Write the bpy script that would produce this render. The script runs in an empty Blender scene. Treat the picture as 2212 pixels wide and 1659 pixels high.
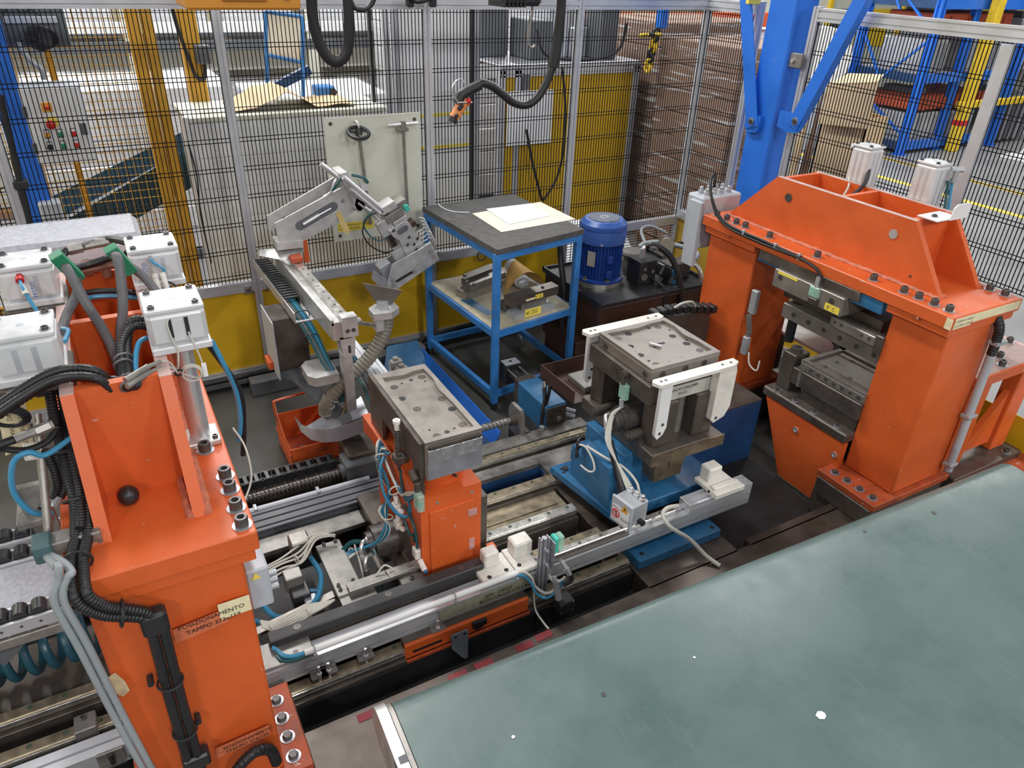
import bpy, bmesh, math, random
from math import sin, cos, pi, radians, sqrt, atan2, hypot
from mathutils import Vector as V, Matrix
random.seed(7)
SC = bpy.context.scene
COL = SC.collection
# ---------------------------------------------------------------- camera, world, lamps, exposure
F_PX, CX, CY = 1583.3, 1106.0, 829.5
YAW, PIT, ROL = 0.52114, 0.528421, -0.0375548
CAM = V((0.0, 0.0, 2.5))
_fwd = V((sin(YAW) * cos(PIT), cos(YAW) * cos(PIT), -sin(PIT)))
_r0 = V((cos(YAW), -sin(YAW), 0.0))
_d0 = _fwd.cross(_r0)
_right = _r0 * cos(ROL) + _d0 * sin(ROL)
_down = _d0 * cos(ROL) - _r0 * sin(ROL)
cam = bpy.data.cameras.new('camera'); camo = bpy.data.objects.new('camera', cam); COL.objects.link(camo)
cam.sensor_width = 36.0; cam.lens = 36.0 * F_PX / 2212.0; cam.clip_start = 0.05; cam.clip_end = 200
m = Matrix.Identity(4)
for i in range(3):
    m[i][0] = _right[i]; m[i][1] = -_down[i]; m[i][2] = -_fwd[i]; m[i][3] = CAM[i]
camo.matrix_world = m
SC.camera = camo
SC.view_settings.view_transform = 'Standard'; SC.view_settings.look = 'None'
SC.view_settings.exposure = 0.0; SC.view_settings.gamma = 1.0; SC.view_settings.use_curve_mapping = False
W = bpy.data.worlds.new('hall_light'); SC.world = W; W.use_nodes = True
W.node_tree.nodes['Background'].inputs[0].default_value = (0.86, 0.93, 1.0, 1)
W.node_tree.nodes['Background'].inputs[1].default_value = 0.24

def lamp(x, y, z, sx, sy, power, color=(1.0, 0.98, 0.95)):
    l = bpy.data.lights.new('hall_and_fill_lamp', 'AREA'); l.shape = 'RECTANGLE'; l.size = sx; l.size_y = sy
    l.energy = power; l.color = color
    o = bpy.data.objects.new('hall_and_fill_lamp', l); COL.objects.link(o); o.location = (x, y, z)
    return o
for lx in (-5.0, 1.0, 7.0, 13.0):
    for ly, pw in ((-7.0, 460), (-1.0, 70), (6.0, 285), (12.0, 520)):  # the row behind the camera is added fill for faces turned towards it
        lamp(lx, ly, 6.4, 0.5, 3.2, pw)

def P(x, y, X=None, Y=None, Z=None):
    """where the sight line measured at photo pixel x, y meets a known plane of the place"""
    d = _fwd + _right * ((x - CX) / F_PX) + _down * ((y - CY) / F_PX)
    t = (Z - CAM.z) / d.z if Z is not None else ((Y - CAM.y) / d.y if Y is not None else (X - CAM.x) / d.x)
    return CAM + d * t

# ---------------------------------------------------------------- materials
MATS = {}
def mat(name, col, rough=0.5, metal=0.0, var=0.12, scale=6.0, grime=0.0, bump=0.0, chips=0.0, chipcol=(0.25, 0.24, 0.22), stretch=None, spec=0.5, rvar=0.1):
    if name in MATS: return MATS[name]
    mt = bpy.data.materials.new(name); mt.use_nodes = True
    N = mt.node_tree.nodes; L = mt.node_tree.links
    b = N['Principled BSDF']
    b.inputs['Metallic'].default_value = metal; b.inputs['Specular IOR Level'].default_value = spec
    tc = N.new('ShaderNodeTexCoord'); mp = N.new('ShaderNodeMapping'); L.new(tc.outputs['Object'], mp.inputs[0])
    if stretch: mp.inputs['Scale'].default_value = stretch
    n1 = N.new('ShaderNodeTexNoise'); n1.inputs['Scale'].default_value = scale; n1.inputs['Detail'].default_value = 5; n1.inputs['Roughness'].default_value = 0.65
    L.new(mp.outputs[0], n1.inputs['Vector'])
    mr = N.new('ShaderNodeMapRange'); mr.inputs[1].default_value = 0.3; mr.inputs[2].default_value = 0.7
    mr.inputs[3].default_value = 1 - var; mr.inputs[4].default_value = 1 + var
    L.new(n1.outputs[0], mr.inputs[0])
    mx = N.new('ShaderNodeMix'); mx.data_type = 'RGBA'; mx.blend_type = 'MULTIPLY'; mx.inputs[0].default_value = 1
    mx.inputs[6].default_value = (*col, 1)
    cb = N.new('ShaderNodeCombineColor')
    for i in range(3): L.new(mr.outputs[0], cb.inputs[i])
    L.new(cb.outputs[0], mx.inputs[7])
    out = mx.outputs[2]
    if grime > 0:
        n2 = N.new('ShaderNodeTexNoise'); n2.inputs['Scale'].default_value = scale * 0.55; n2.inputs['Detail'].default_value = 8; n2.inputs['Roughness'].default_value = 0.72
        L.new(mp.outputs[0], n2.inputs['Vector'])
        r2 = N.new('ShaderNodeMapRange'); r2.inputs[1].default_value = 0.48; r2.inputs[2].default_value = 0.72; r2.inputs[3].default_value = 0; r2.inputs[4].default_value = grime
        L.new(n2.outputs[0], r2.inputs[0])
        m2 = N.new('ShaderNodeMix'); m2.data_type = 'RGBA'; L.new(r2.outputs[0], m2.inputs[0]); L.new(out, m2.inputs[6]); m2.inputs[7].default_value = (0.035, 0.03, 0.025, 1)
        out = m2.outputs[2]
    if chips > 0:
        n3 = N.new('ShaderNodeTexNoise'); n3.inputs['Scale'].default_value = 34; n3.inputs['Detail'].default_value = 4
        L.new(tc.outputs['Object'], n3.inputs['Vector'])
        r3 = N.new('ShaderNodeMapRange'); r3.inputs[1].default_value = 0.735 - chips * 0.08; r3.inputs[2].default_value = 0.75 - chips * 0.08
        L.new(n3.outputs[0], r3.inputs[0])
        m3 = N.new('ShaderNodeMix'); m3.data_type = 'RGBA'; L.new(r3.outputs[0], m3.inputs[0]); L.new(out, m3.inputs[6]); m3.inputs[7].default_value = (*chipcol, 1)
        out = m3.outputs[2]
    L.new(out, b.inputs['Base Color'])
    r4 = N.new('ShaderNodeMapRange'); r4.inputs[1].default_value = 0.3; r4.inputs[2].default_value = 0.7
    r4.inputs[3].default_value = max(0.02, rough - rvar); r4.inputs[4].default_value = min(1, rough + rvar)
    L.new(n1.outputs[0], r4.inputs[0]); L.new(r4.outputs[0], b.inputs['Roughness'])
    if bump > 0:
        nb = N.new('ShaderNodeTexNoise'); nb.inputs['Scale'].default_value = scale * 12; nb.inputs['Detail'].default_value = 3
        L.new(mp.outputs[0], nb.inputs['Vector'])
        bp = N.new('ShaderNodeBump'); bp.inputs['Strength'].default_value = bump; bp.inputs['Distance'].default_value = 0.004
        L.new(nb.outputs[0], bp.inputs['Height']); L.new(bp.outputs[0], b.inputs['Normal'])
    MATS[name] = mt
    return mt

ORANGE = mat('orange_paint', (0.66, 0.116, 0.024), 0.42, var=0.10, scale=5, grime=0.09, bump=0.03, chips=0.10, chipcol=(0.55, 0.36, 0.28))
ORANGE_D = mat('orange_paint_dirty', (0.42, 0.075, 0.022), 0.5, var=0.25, scale=12, grime=0.6, bump=0.06, chips=0.6, chipcol=(0.5, 0.4, 0.35))
REDTOP = mat('pale_orange_top', (0.52, 0.36, 0.33), 0.5, var=0.2, scale=14, grime=0.2)
BLUE = mat('blue_paint', (0.022, 0.17, 0.72), 0.36, var=0.08, scale=4, grime=0.10, chips=0.1)
BLUE_M = mat('machine_blue_paint', (0.028, 0.15, 0.32), 0.42, var=0.16, scale=10, grime=0.55, bump=0.04, chips=0.2)
BLUE_D = mat('dark_blue_paint', (0.012, 0.055, 0.16), 0.5, var=0.2, scale=6, grime=0.4)
BLUE_T = mat('trolley_blue_paint', (0.035, 0.20, 0.55), 0.45, var=0.18, scale=10, grime=0.35, chips=0.5, chipcol=(0.12, 0.14, 0.16))
BLUE_MOT = mat('motor_blue_paint', (0.012, 0.05, 0.27), 0.38, var=0.12, scale=9, grime=0.2)
YEL = mat('yellow_sheet', (0.60, 0.37, 0.012), 0.45, var=0.05, scale=3, grime=0.05)
YELP = mat('yellow_post_paint', (0.58, 0.31, 0.025), 0.5, var=0.12, scale=9, grime=0.4)
YELB = mat('bright_yellow_paint', (0.85, 0.58, 0.03), 0.5, var=0.1, scale=8, grime=0.2)
ALU = mat('anodised_aluminium', (0.62, 0.64, 0.68), 0.42, 0.55, var=0.06, scale=5, grime=0.06)
ALU_C = mat('machined_aluminium', (0.60, 0.60, 0.60), 0.40, 0.6, var=0.12, scale=16, grime=0.12, bump=0.02)
STEEL = mat('dirty_steel', (0.33, 0.31, 0.29), 0.42, 0.6, var=0.25, scale=14, grime=0.5)
STEEL_D = mat('dark_oiled_steel', (0.12, 0.102, 0.09), 0.4, 0.45, var=0.3, scale=11, grime=0.45)
STEEL_B = mat('bright_rail_steel', (0.72, 0.70, 0.66), 0.26, 0.85, var=0.18, scale=20, grime=0.3)
BRASSY = mat('oily_rail_top', (0.36, 0.30, 0.21), 0.36, 0.6, var=0.3, scale=18, grime=0.45)
DIE = mat('die_plate_steel', (0.29, 0.265, 0.24), 0.42, 0.55, var=0.14, scale=9, grime=0.22)
CHROME = mat('chrome', (0.74, 0.74, 0.76), 0.36, 0.8, var=0.08)
BOLT = mat('black_oxide_bolt', (0.105, 0.097, 0.095), 0.38, 0.5, var=0.25, scale=30)
BLACK = mat('black_rubber', (0.014, 0.014, 0.016), 0.45, var=0.2)
BLACKP = mat('black_plastic', (0.022, 0.023, 0.026), 0.38, var=0.15)
WIRE = mat('black_wire', (0.006, 0.006, 0.007), 0.5, 0.0, var=0.0, spec=0.15)
GREYH = mat('grey_hose', (0.30, 0.33, 0.35), 0.45, var=0.08)
GREYD = mat('dark_grey_hose', (0.13, 0.13, 0.14), 0.5, var=0.2, scale=20)
WHITE_C = mat('white_cast_cylinder', (0.70, 0.71, 0.73), 0.38, 0.25, var=0.06, scale=12, grime=0.1)
WHITE = mat('white_paint', (0.78, 0.79, 0.80), 0.45, var=0.04, scale=4, grime=0.05)
PE = mat('white_polyethylene', (0.78, 0.76, 0.71), 0.45, var=0.08, scale=18, grime=0.25)
CREAM = mat('cream_board', (0.66, 0.67, 0.58), 0.5, var=0.05, scale=4, grime=0.08)
GREYP = mat('grey_paint', (0.46, 0.49, 0.54), 0.45, var=0.06, scale=6, grime=0.12)
GREYDP = mat('dark_grey_paint', (0.11, 0.12, 0.135), 0.5, var=0.1, scale=6)
RAWSPRAY = mat('grey_sprayed_steel', (0.37, 0.38, 0.425), 0.5, var=0.22, scale=60, grime=0.1, bump=0.15)
BROWN = mat('brown_paint', (0.06, 0.03, 0.022), 0.45, var=0.15, scale=6, grime=0.3)
GREEN_L = mat('green_plastic', (0.02, 0.22, 0.11), 0.45, var=0.1)
TEAL = mat('teal_sensor', (0.06, 0.52, 0.42), 0.4, var=0.1)
TUBEB = mat('blue_air_tube', (0.03, 0.20, 0.36), 0.32, var=0.1)
TUBEC = mat('light_blue_air_tube', (0.05, 0.26, 0.45), 0.32, var=0.1)
TUBET = mat('teal_air_tube', (0.012, 0.085, 0.10), 0.35, var=0.1)
WCABLE = mat('white_cable', (0.58, 0.57, 0.52), 0.5, var=0.1)
RED = mat('red_plastic', (0.55, 0.02, 0.02), 0.4, var=0.08)
REDP = mat('red_painted_patch', (0.28, 0.02, 0.03), 0.5, var=0.3, scale=20, grime=0.4)
GRNB = mat('green_button', (0.02, 0.28, 0.14), 0.4, var=0.08)
AMBER = mat('amber_button', (0.75, 0.36, 0.03), 0.4, var=0.08)
LABELY = mat('yellow_label', (0.86, 0.70, 0.10), 0.5, var=0.05)
LABELC = mat('cream_label', (0.78, 0.70, 0.45), 0.5, var=0.12, scale=30, grime=0.1)
INK = mat('black_ink', (0.012, 0.012, 0.012), 0.6, var=0.0)
BLUEINK = mat('blue_ink', (0.02, 0.12, 0.55), 0.5, var=0.0)
CARD = mat('cardboard', (0.58, 0.42, 0.25), 0.75, var=0.06, scale=5)
CARDD = mat('brown_cardboard', (0.26, 0.15, 0.10), 0.7, var=0.12, scale=7)
PAPER = mat('white_paper', (0.82, 0.84, 0.88), 0.6, var=0.03)
PAPERY = mat('cream_paper', (0.74, 0.70, 0.58), 0.6, var=0.08, scale=12, grime=0.05)
ENVEL = mat('manila_envelope', (0.62, 0.36, 0.09), 0.6, var=0.08)
TOPMAT = mat('grey_felt_top', (0.085, 0.083, 0.082), 0.85, var=0.35, scale=24, bump=0.4)
WOODS = mat('worn_shelf_board', (0.46, 0.41, 0.30), 0.7, var=0.25, scale=13, grime=0.3)
ORP = mat('orange_handle_plastic', (0.72, 0.26, 0.08), 0.42, var=0.08)
HOISTO = mat('amber_hoist_paint', (0.62, 0.26, 0.03), 0.42, var=0.06)
GALV = mat('galvanised_sheet', (0.44, 0.45, 0.50), 0.36, 0.6, var=0.12, scale=12, grime=0.15)
RUST = mat('rusty_pipe', (0.34, 0.17, 0.13), 0.5, 0.3, var=0.2, scale=20)
HOSEG = mat('grey_ribbed_hose', (0.19, 0.18, 0.15), 0.5, var=0.15, scale=30, grime=0.2)
FOIL = mat('aluminium_foil_tape', (0.75, 0.77, 0.80), 0.22, 0.9, var=0.2, scale=25, bump=0.6)
STACKW = mat('stacked_white_sheets', (0.72, 0.74, 0.78), 0.3, var=0.12, scale=3, stretch=(1, 1, 26), bump=0.2)
STACKG = mat('stacked_grey_sheets', (0.46, 0.44, 0.41), 0.5, var=0.2, scale=3, stretch=(1, 1, 30))
SLATEM = mat('dark_blue_ceramic', (0.02, 0.025, 0.05), 0.2, var=0.1)
TAPEY = mat('yellow_floor_paint', (0.80, 0.55, 0.06), 0.6, var=0.12, scale=14)
PIT = mat('black_pit', (0.016, 0.016, 0.018), 0.6, var=0.3, scale=8)
SILVERC = mat('worn_silver_plate', (0.25, 0.24, 0.228), 0.38, 0.5, var=0.3, scale=12, grime=0.7)
MACHG = mat('light_machine_grey', (0.42, 0.44, 0.47), 0.4, 0.3, var=0.15, scale=8, grime=0.2)
RUBR = mat('grey_rubber_belt', (0.3, 0.29, 0.27), 0.7, var=0.1)
DKORG = mat('red_orange_plate', (0.42, 0.075, 0.03), 0.5, var=0.12, scale=6, grime=0.1)
REDSTRIP = mat('red_orange_shelf', (0.75, 0.12, 0.03), 0.5, var=0.1)
WELD = mat('pink_weld_bead', (0.60, 0.20, 0.12), 0.6, var=0.3, scale=40, grime=0.25, bump=0.5)
CREAMW = mat('cream_wall', (0.78, 0.68, 0.45), 0.7, var=0.06, scale=1)

def clear_mat(name, col, alpha, rough=0.25):
    mt = bpy.data.materials.new(name); mt.use_nodes = True
    b = mt.node_tree.nodes['Principled BSDF']
    b.inputs['Base Color'].default_value = (*col, 1); b.inputs['Alpha'].default_value = alpha; b.inputs['Roughness'].default_value = rough
    n = mt.node_tree.nodes.new('ShaderNodeTexNoise'); n.inputs['Scale'].default_value = 8
    r = mt.node_tree.nodes.new('ShaderNodeMapRange'); r.inputs[1].default_value = .3; r.inputs[2].default_value = .7
    r.inputs[3].default_value = max(0, alpha - 0.15); r.inputs[4].default_value = min(1, alpha + 0.15)
    mt.node_tree.links.new(n.outputs[0], r.inputs[0]); mt.node_tree.links.new(r.outputs[0], b.inputs['Alpha'])
    return mt
CLEAR = clear_mat('clear_green_plastic', (0.45, 0.75, 0.62), 0.55, 0.15)
FILM = clear_mat('stretch_film', (0.85, 0.87, 0.9), 0.3, 0.12)
def _film_glints():  # white alpha streaks imitate highlights on the film's wrinkles
    N = FILM.node_tree.nodes; L = FILM.node_tree.links; bs = N['Principled BSDF']
    tc = N.new('ShaderNodeTexCoord'); prev = None
    for rot, st, sc_ in ((.5, (1, 1, 14), 2.0), (-.35, (1, 1, 18), 1.6)):
        mp = N.new('ShaderNodeMapping'); mp.inputs['Scale'].default_value = st; mp.inputs['Rotation'].default_value = (rot, rot * .9, 0); L.new(tc.outputs['Object'], mp.inputs[0])
        n = N.new('ShaderNodeTexNoise'); n.inputs['Scale'].default_value = sc_; n.inputs['Detail'].default_value = 3; n.inputs['Distortion'].default_value = .4; L.new(mp.outputs[0], n.inputs['Vector'])
        r = N.new('ShaderNodeMapRange'); r.inputs[1].default_value = .60; r.inputs[2].default_value = .68; r.inputs[3].default_value = .06; r.inputs[4].default_value = .62; L.new(n.outputs[0], r.inputs[0])
        if prev is None: prev = r.outputs[0]
        else:
            mth = N.new('ShaderNodeMath'); mth.operation = 'MAXIMUM'; L.new(prev, mth.inputs[0]); L.new(r.outputs[0], mth.inputs[1]); L.new(mth.outputs[0], bs.inputs['Alpha'])
_film_glints()

# ---------------------------------------------------------------- mesh builder
class MB:
    def __init__(s): s.v = []; s.f = []
    def add(s, vs, fs):
        o = len(s.v); s.v.extend([tuple(v) for v in vs]); s.f.extend([tuple(i + o for i in f) for f in fs]); return s
    def obox(s, c, size, R=None, bev=0.0):
        hx, hy, hz = size[0] / 2, size[1] / 2, size[2] / 2
        c = V(c); T = (lambda p: c + (R @ V(p) if R is not None else V(p)))
        b = min(bev, hx * .45, hy * .45, hz * .45)
        if b <= 1e-6:
            vs = [T((x * hx, y * hy, z * hz)) for x in (-1, 1) for y in (-1, 1) for z in (-1, 1)]
            return s.add(vs, [(0, 1, 3, 2), (4, 6, 7, 5), (0, 4, 5, 1), (2, 3, 7, 6), (0, 2, 6, 4), (1, 5, 7, 3)])
        vs = []; idx = {}
        for sx in (-1, 1):
            for sy in (-1, 1):
                for sz in (-1, 1):
                    for a in range(3):
                        p = [sx * (hx - b), sy * (hy - b), sz * (hz - b)]
                        p[a] = (sx * hx, sy * hy, sz * hz)[a]
                        idx[(sx, sy, sz, a)] = len(vs); vs.append(T(p))
        fs = []
        for sg in (-1, 1):
            q = [(sg, -1, -1), (sg, 1, -1), (sg, 1, 1), (sg, -1, 1)]
            fs.append([idx[(*k, 0)] for k in (q if sg > 0 else q[::-1])])
            q = [(-1, sg, -1), (-1, sg, 1), (1, sg, 1), (1, sg, -1)]
            fs.append([idx[(*k, 1)] for k in (q if sg > 0 else q[::-1])])
            q = [(-1, -1, sg), (1, -1, sg), (1, 1, sg), (-1, 1, sg)]
            fs.append([idx[(*k, 2)] for k in (q if sg > 0 else q[::-1])])
        for s1 in (-1, 1):
            for s2 in (-1, 1):
                f = [idx[(s1, s2, -1, 0)], idx[(s1, s2, 1, 0)], idx[(s1, s2, 1, 1)], idx[(s1, s2, -1, 1)]]
                fs.append(f if s1 * s2 < 0 else f[::-1])
                f = [idx[(s1, -1, s2, 0)], idx[(s1, 1, s2, 0)], idx[(s1, 1, s2, 2)], idx[(s1, -1, s2, 2)]]
                fs.append(f if s1 * s2 > 0 else f[::-1])
                f = [idx[(-1, s1, s2, 1)], idx[(1, s1, s2, 1)], idx[(1, s1, s2, 2)], idx[(-1, s1, s2, 2)]]
                fs.append(f if s1 * s2 < 0 else f[::-1])
        for sx in (-1, 1):
            for sy in (-1, 1):
                for sz in (-1, 1):
                    f = [idx[(sx, sy, sz, a)] for a in range(3)]
                    fs.append(f if sx * sy * sz > 0 else f[::-1])
        return s.add(vs, fs)
    def box(s, x0, x1, y0, y1, z0, z1, bev=0.0):
        return s.obox(((x0 + x1) / 2, (y0 + y1) / 2, (z0 + z1) / 2), (abs(x1 - x0), abs(y1 - y0), abs(z1 - z0)), None, bev)
    def prism(s, poly, ext):
        """poly: 3-D outline, ext: extrusion vector"""
        ext = V(ext); poly = [V(p) for p in poly]; n = len(poly)
        nrm = V((0, 0, 0))
        for i in range(n): nrm += poly[i].cross(poly[(i + 1) % n])
        if nrm.dot(ext) < 0: poly = poly[::-1]
        vs = poly + [p + ext for p in poly]
        fs = [tuple(range(n))[::-1], tuple(range(n, 2 * n))] + [(i, (i + 1) % n, n + (i + 1) % n, n + i) for i in range(n)]
        return s.add(vs, fs)
    def frame(s, p0, p1):
        a = (V(p1) - V(p0)); L = a.length; a = a / L if L > 1e-9 else V((0, 0, 1))
        u = a.cross(V((0, 0, 1)))
        if u.length < 1e-3: u = V((1, 0, 0))
        u.normalize(); w = a.cross(u)
        return a, u, w
    def cyl(s, p0, p1, r, r2=None, n=14, caps=True):
        r2 = r if r2 is None else r2; p0 = V(p0); p1 = V(p1); a, u, w = s.frame(p0, p1)
        vs = [p0 + (u * cos(2 * pi * i / n) + w * sin(2 * pi * i / n)) * r for i in range(n)] + [p1 + (u * cos(2 * pi * i / n) + w * sin(2 * pi * i / n)) * r2 for i in range(n)]
        fs = [(i, (i + 1) % n, n + (i + 1) % n, n + i) for i in range(n)]
        if caps: fs += [tuple(range(n))[::-1], tuple(range(n, 2 * n))]
        return s.add(vs, fs)
    def lathe(s, prof, c, axis=(0, 0, 1), n=24):
        """prof: (radius, height along axis)"""
        c = V(c); a, u, w = s.frame(c, c + V(axis)); k = len(prof); vs = []
        for r, h in prof:
            for i in range(n): vs.append(c + a * h + (u * cos(2 * pi * i / n) + w * sin(2 * pi * i / n)) * max(r, 1e-5))
        fs = []
        for j in range(k - 1):
            for i in range(n): fs.append((j * n + i, j * n + (i + 1) % n, (j + 1) * n + (i + 1) % n, (j + 1) * n + i))
        fs.append(tuple(range(n))[::-1]); fs.append(tuple(range((k - 1) * n, k * n)))
        return s.add(vs, fs)
    def tube(s, pts, r, n=8, sub=6, rib=0.0, ribstep=None, flat=None):
        pts = [V(p) for p in pts]
        path = smooth_path(pts, sub) if sub > 1 and len(pts) > 2 else pts
        if rib and ribstep:
            path = resample(path, ribstep)
        k = len(path); vs = []; u = None
        for j, p in enumerate(path):
            t = (path[min(j + 1, k - 1)] - path[max(j - 1, 0)])
            t = t.normalized() if t.length > 1e-9 else V((0, 0, 1))
            if u is None:
                u = t.cross(V((0, 0, 1)))
                if u.length < 1e-2: u = t.cross(V((1, 0, 0)))
            u = (u - t * u.dot(t)); u.normalize(); w = t.cross(u)
            rr = r * (1 + (rib if j % 2 else -rib)) if rib else r
            if isinstance(r, (list, tuple)): rr = r[0] + (r[1] - r[0]) * j / (k - 1)
            fa, fb = flat or (1, 1)
            for i in range(n): vs.append(p + u * (cos(2 * pi * i / n) * rr * fa) + w * (sin(2 * pi * i / n) * rr * fb))
        fs = []
        for j in range(k - 1):
            for i in range(n): fs.append((j * n + i, j * n + (i + 1) % n, (j + 1) * n + (i + 1) % n, (j + 1) * n + i))
        fs.append(tuple(range(n))[::-1]); fs.append(tuple(range((k - 1) * n, k * n)))
        return s.add(vs, fs)
    def sphere(s, c, r, n=14, sc=(1, 1, 1)):
        prof = [(r * sin(pi * j / 8), -r * cos(pi * j / 8)) for j in range(9)]
        o = len(s.v); s.lathe(prof, (0, 0, 0), (0, 0, 1), n); c = V(c)
        for i in range(o, len(s.v)):
            p = s.v[i]; s.v[i] = (c.x + p[0] * sc[0], c.y + p[1] * sc[1], c.z + p[2] * sc[2])
        return s
    def torus(s, c, axis, R, r, n=20, k=8, a0=0.0, a1=2 * pi):
        c = V(c); a, u, w = s.frame(c, c + V(axis)); full = abs(a1 - a0 - 2 * pi) < 1e-6
        return s.tube([c + (u * cos(a0 + (a1 - a0) * i / n) + w * sin(a0 + (a1 - a0) * i / n)) * R for i in range(n + (1 if full else 1))], r, k, 1)
    def bar(s, p0, p1, w, h, up=(0, 0, 1), bev=0.0):
        p0 = V(p0); p1 = V(p1); a = (p1 - p0); L = a.length; a.normalize(); u = V(up)
        sx = a.cross(u)
        if sx.length < 1e-3: sx = a.cross(V((1, 0, 0)))
        sx.normalize(); uz = sx.cross(a)
        R = Matrix((sx, a, uz)).transposed()
        return s.obox((p0 + p1) / 2, (w, L, h), R, bev)

def smooth_path(pts, sub):
    out = []
    k = len(pts)
    for i in range(k - 1):
        p0 = pts[max(i - 1, 0)]; p1 = pts[i]; p2 = pts[i + 1]; p3 = pts[min(i + 2, k - 1)]
        for j in range(sub):
            t = j / sub; t2 = t * t; t3 = t2 * t
            out.append(0.5 * ((2 * p1) + (p2 - p0) * t + (2 * p0 - 5 * p1 + 4 * p2 - p3) * t2 + (3 * p1 - p0 - 3 * p2 + p3) * t3))
    out.append(pts[-1]); return out
def resample(path, step):
    out = [path[0]]; acc = 0.0
    for a, b in zip(path[:-1], path[1:]):
        d = (b - a).length; pos = step - acc
        while pos <= d and d > 0:
            out.append(a + (b - a) * (pos / d)); pos += step
        acc = (acc + d) % step if d else acc
    return out

def mesh_of(name, mb, material):
    me = bpy.data.meshes.new(name); me.from_pydata(mb.v, [], mb.f); me.update()
    me.shade_smooth(); me.set_sharp_from_angle(angle=radians(35))
    me.materials.append(material); return me
def root_loc(par):
    while par.parent is not None: par = par.parent
    return par
def obj(name, mb, material, parent=None, kind=None):
    """one mesh object; MB coordinates are world coordinates, parts hang under their thing"""
    if parent is not None:
        r = root_loc(parent).location
        mb.v = [(a - r.x, b - r.y, c - r.z) for a, b, c in mb.v]
    o = bpy.data.objects.new(name, mesh_of(name, mb, material)); COL.objects.link(o)
    if parent is not None: o.parent = parent
    if kind: o['kind'] = kind
    return o
def inst(name, me, loc, parent=None, rotz=0.0):
    """another piece with shared mesh data, at a world point"""
    o = bpy.data.objects.new(name, me); COL.objects.link(o)
    loc = V(loc)
    if parent is not None:
        o.parent = parent; loc = loc - V(root_loc(parent).location)
    o.location = loc; o.rotation_euler = (0, 0, rotz); return o
def thing(name, label, cat, loc, group=None):
    o = bpy.data.objects.new(name, None); o.empty_display_size = 0.05; COL.objects.link(o)
    o.location = loc; o['label'] = label; o['category'] = cat
    if group: o['group'] = group
    return o
def single(name, mb, material, label, cat, group=None):
    """a thing that is one mesh; its origin goes to its base"""
    xs = [p[0] for p in mb.v]; ys = [p[1] for p in mb.v]; zs = [p[2] for p in mb.v]
    c = V(((min(xs) + max(xs)) / 2, (min(ys) + max(ys)) / 2, min(zs)))
    mb.v = [(a - c.x, b - c.y, d - c.z) for a, b, d in mb.v]
    o = bpy.data.objects.new(name, mesh_of(name, mb, material)); COL.objects.link(o); o.location = c
    o['label'] = label; o['category'] = cat
    if group: o['group'] = group
    return o
def struct(name, mb, material, parent=None):
    o = obj(name, mb, material, parent)
    if parent is None: o['kind'] = 'structure'
    return o
def text(body, loc, xdir, ydir, h, material, parent, name='lettering', squeeze=1.0, align='LEFT'):
    cu = bpy.data.curves.new('t', 'FONT'); cu.body = body; cu.size = 1.0; cu.extrude = 0.0; cu.resolution_u = 2
    cu.align_x = align; cu.space_line = 0.95
    to = bpy.data.objects.new('t', cu); COL.objects.link(to)
    dg = bpy.context.evaluated_depsgraph_get()
    me = bpy.data.meshes.new_from_object(to.evaluated_get(dg))
    COL.objects.unlink(to); bpy.data.objects.remove(to); bpy.data.curves.remove(cu)
    x = V(xdir).normalized(); y = V(ydir).normalized(); k = h / 0.72
    base = V(loc) - (V(root_loc(parent).location) if parent is not None else V((0, 0, 0)))
    for vv in me.vertices:
        vv.co = base + x * (vv.co.x * k * squeeze) + y * (vv.co.y * k)
    me.materials.clear(); me.materials.append(material); me.name = name
    o = bpy.data.objects.new(name, me); COL.objects.link(o)
    if parent is not None: o.parent = parent
    return o
def sticker(name, p, xdir, ydir, w, h, material, parent, t=0.0012):
    x = V(xdir).normalized(); y = V(ydir).normalized(); n = x.cross(y); p = V(p)
    return obj(name, MB().prism([p, p + x * w, p + x * w + y * h, p + y * h], n * t), material, parent)

_bm = {}
def bolt_mesh(r=0.012, h=0.014, washer=True, hexa=False):
    """socket head (open recess) or hexagon head, on an optional washer, axis +z, base at z=0"""
    key = (r, h, washer, hexa)
    if key in _bm: return _bm[key]
    b = MB(); z = 0.0
    if washer: b.lathe([(r * 1.5, 0), (r * 1.5, r * .18), (r * .9, r * .18)], (0, 0, 0), n=16); z = r * .18
    if hexa: b.lathe([(r, z), (r, z + h * .8), (r * .85, z + h)], (0, 0, 0), n=6)
    else: b.lathe([(r, z), (r, z + h * .9), (r * .92, z + h), (r * .58, z + h), (r * .56, z + h * .35)], (0, 0, 0), n=14)
    me = mesh_of('bolt', b, BOLT)
    if washer:
        me.materials.append(GALV)
        for pl in me.polygons:
            if max(me.vertices[i].co.z for i in pl.vertices) <= r * .19: pl.material_index = 1
    _bm[key] = me; return me
def bolts(parent, pts, r=0.012, h=0.014, washer=True, hexa=False, name='bolt'):
    me = bolt_mesh(r, h, washer, hexa)
    for p in pts: inst(name, me, p, parent)
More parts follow.
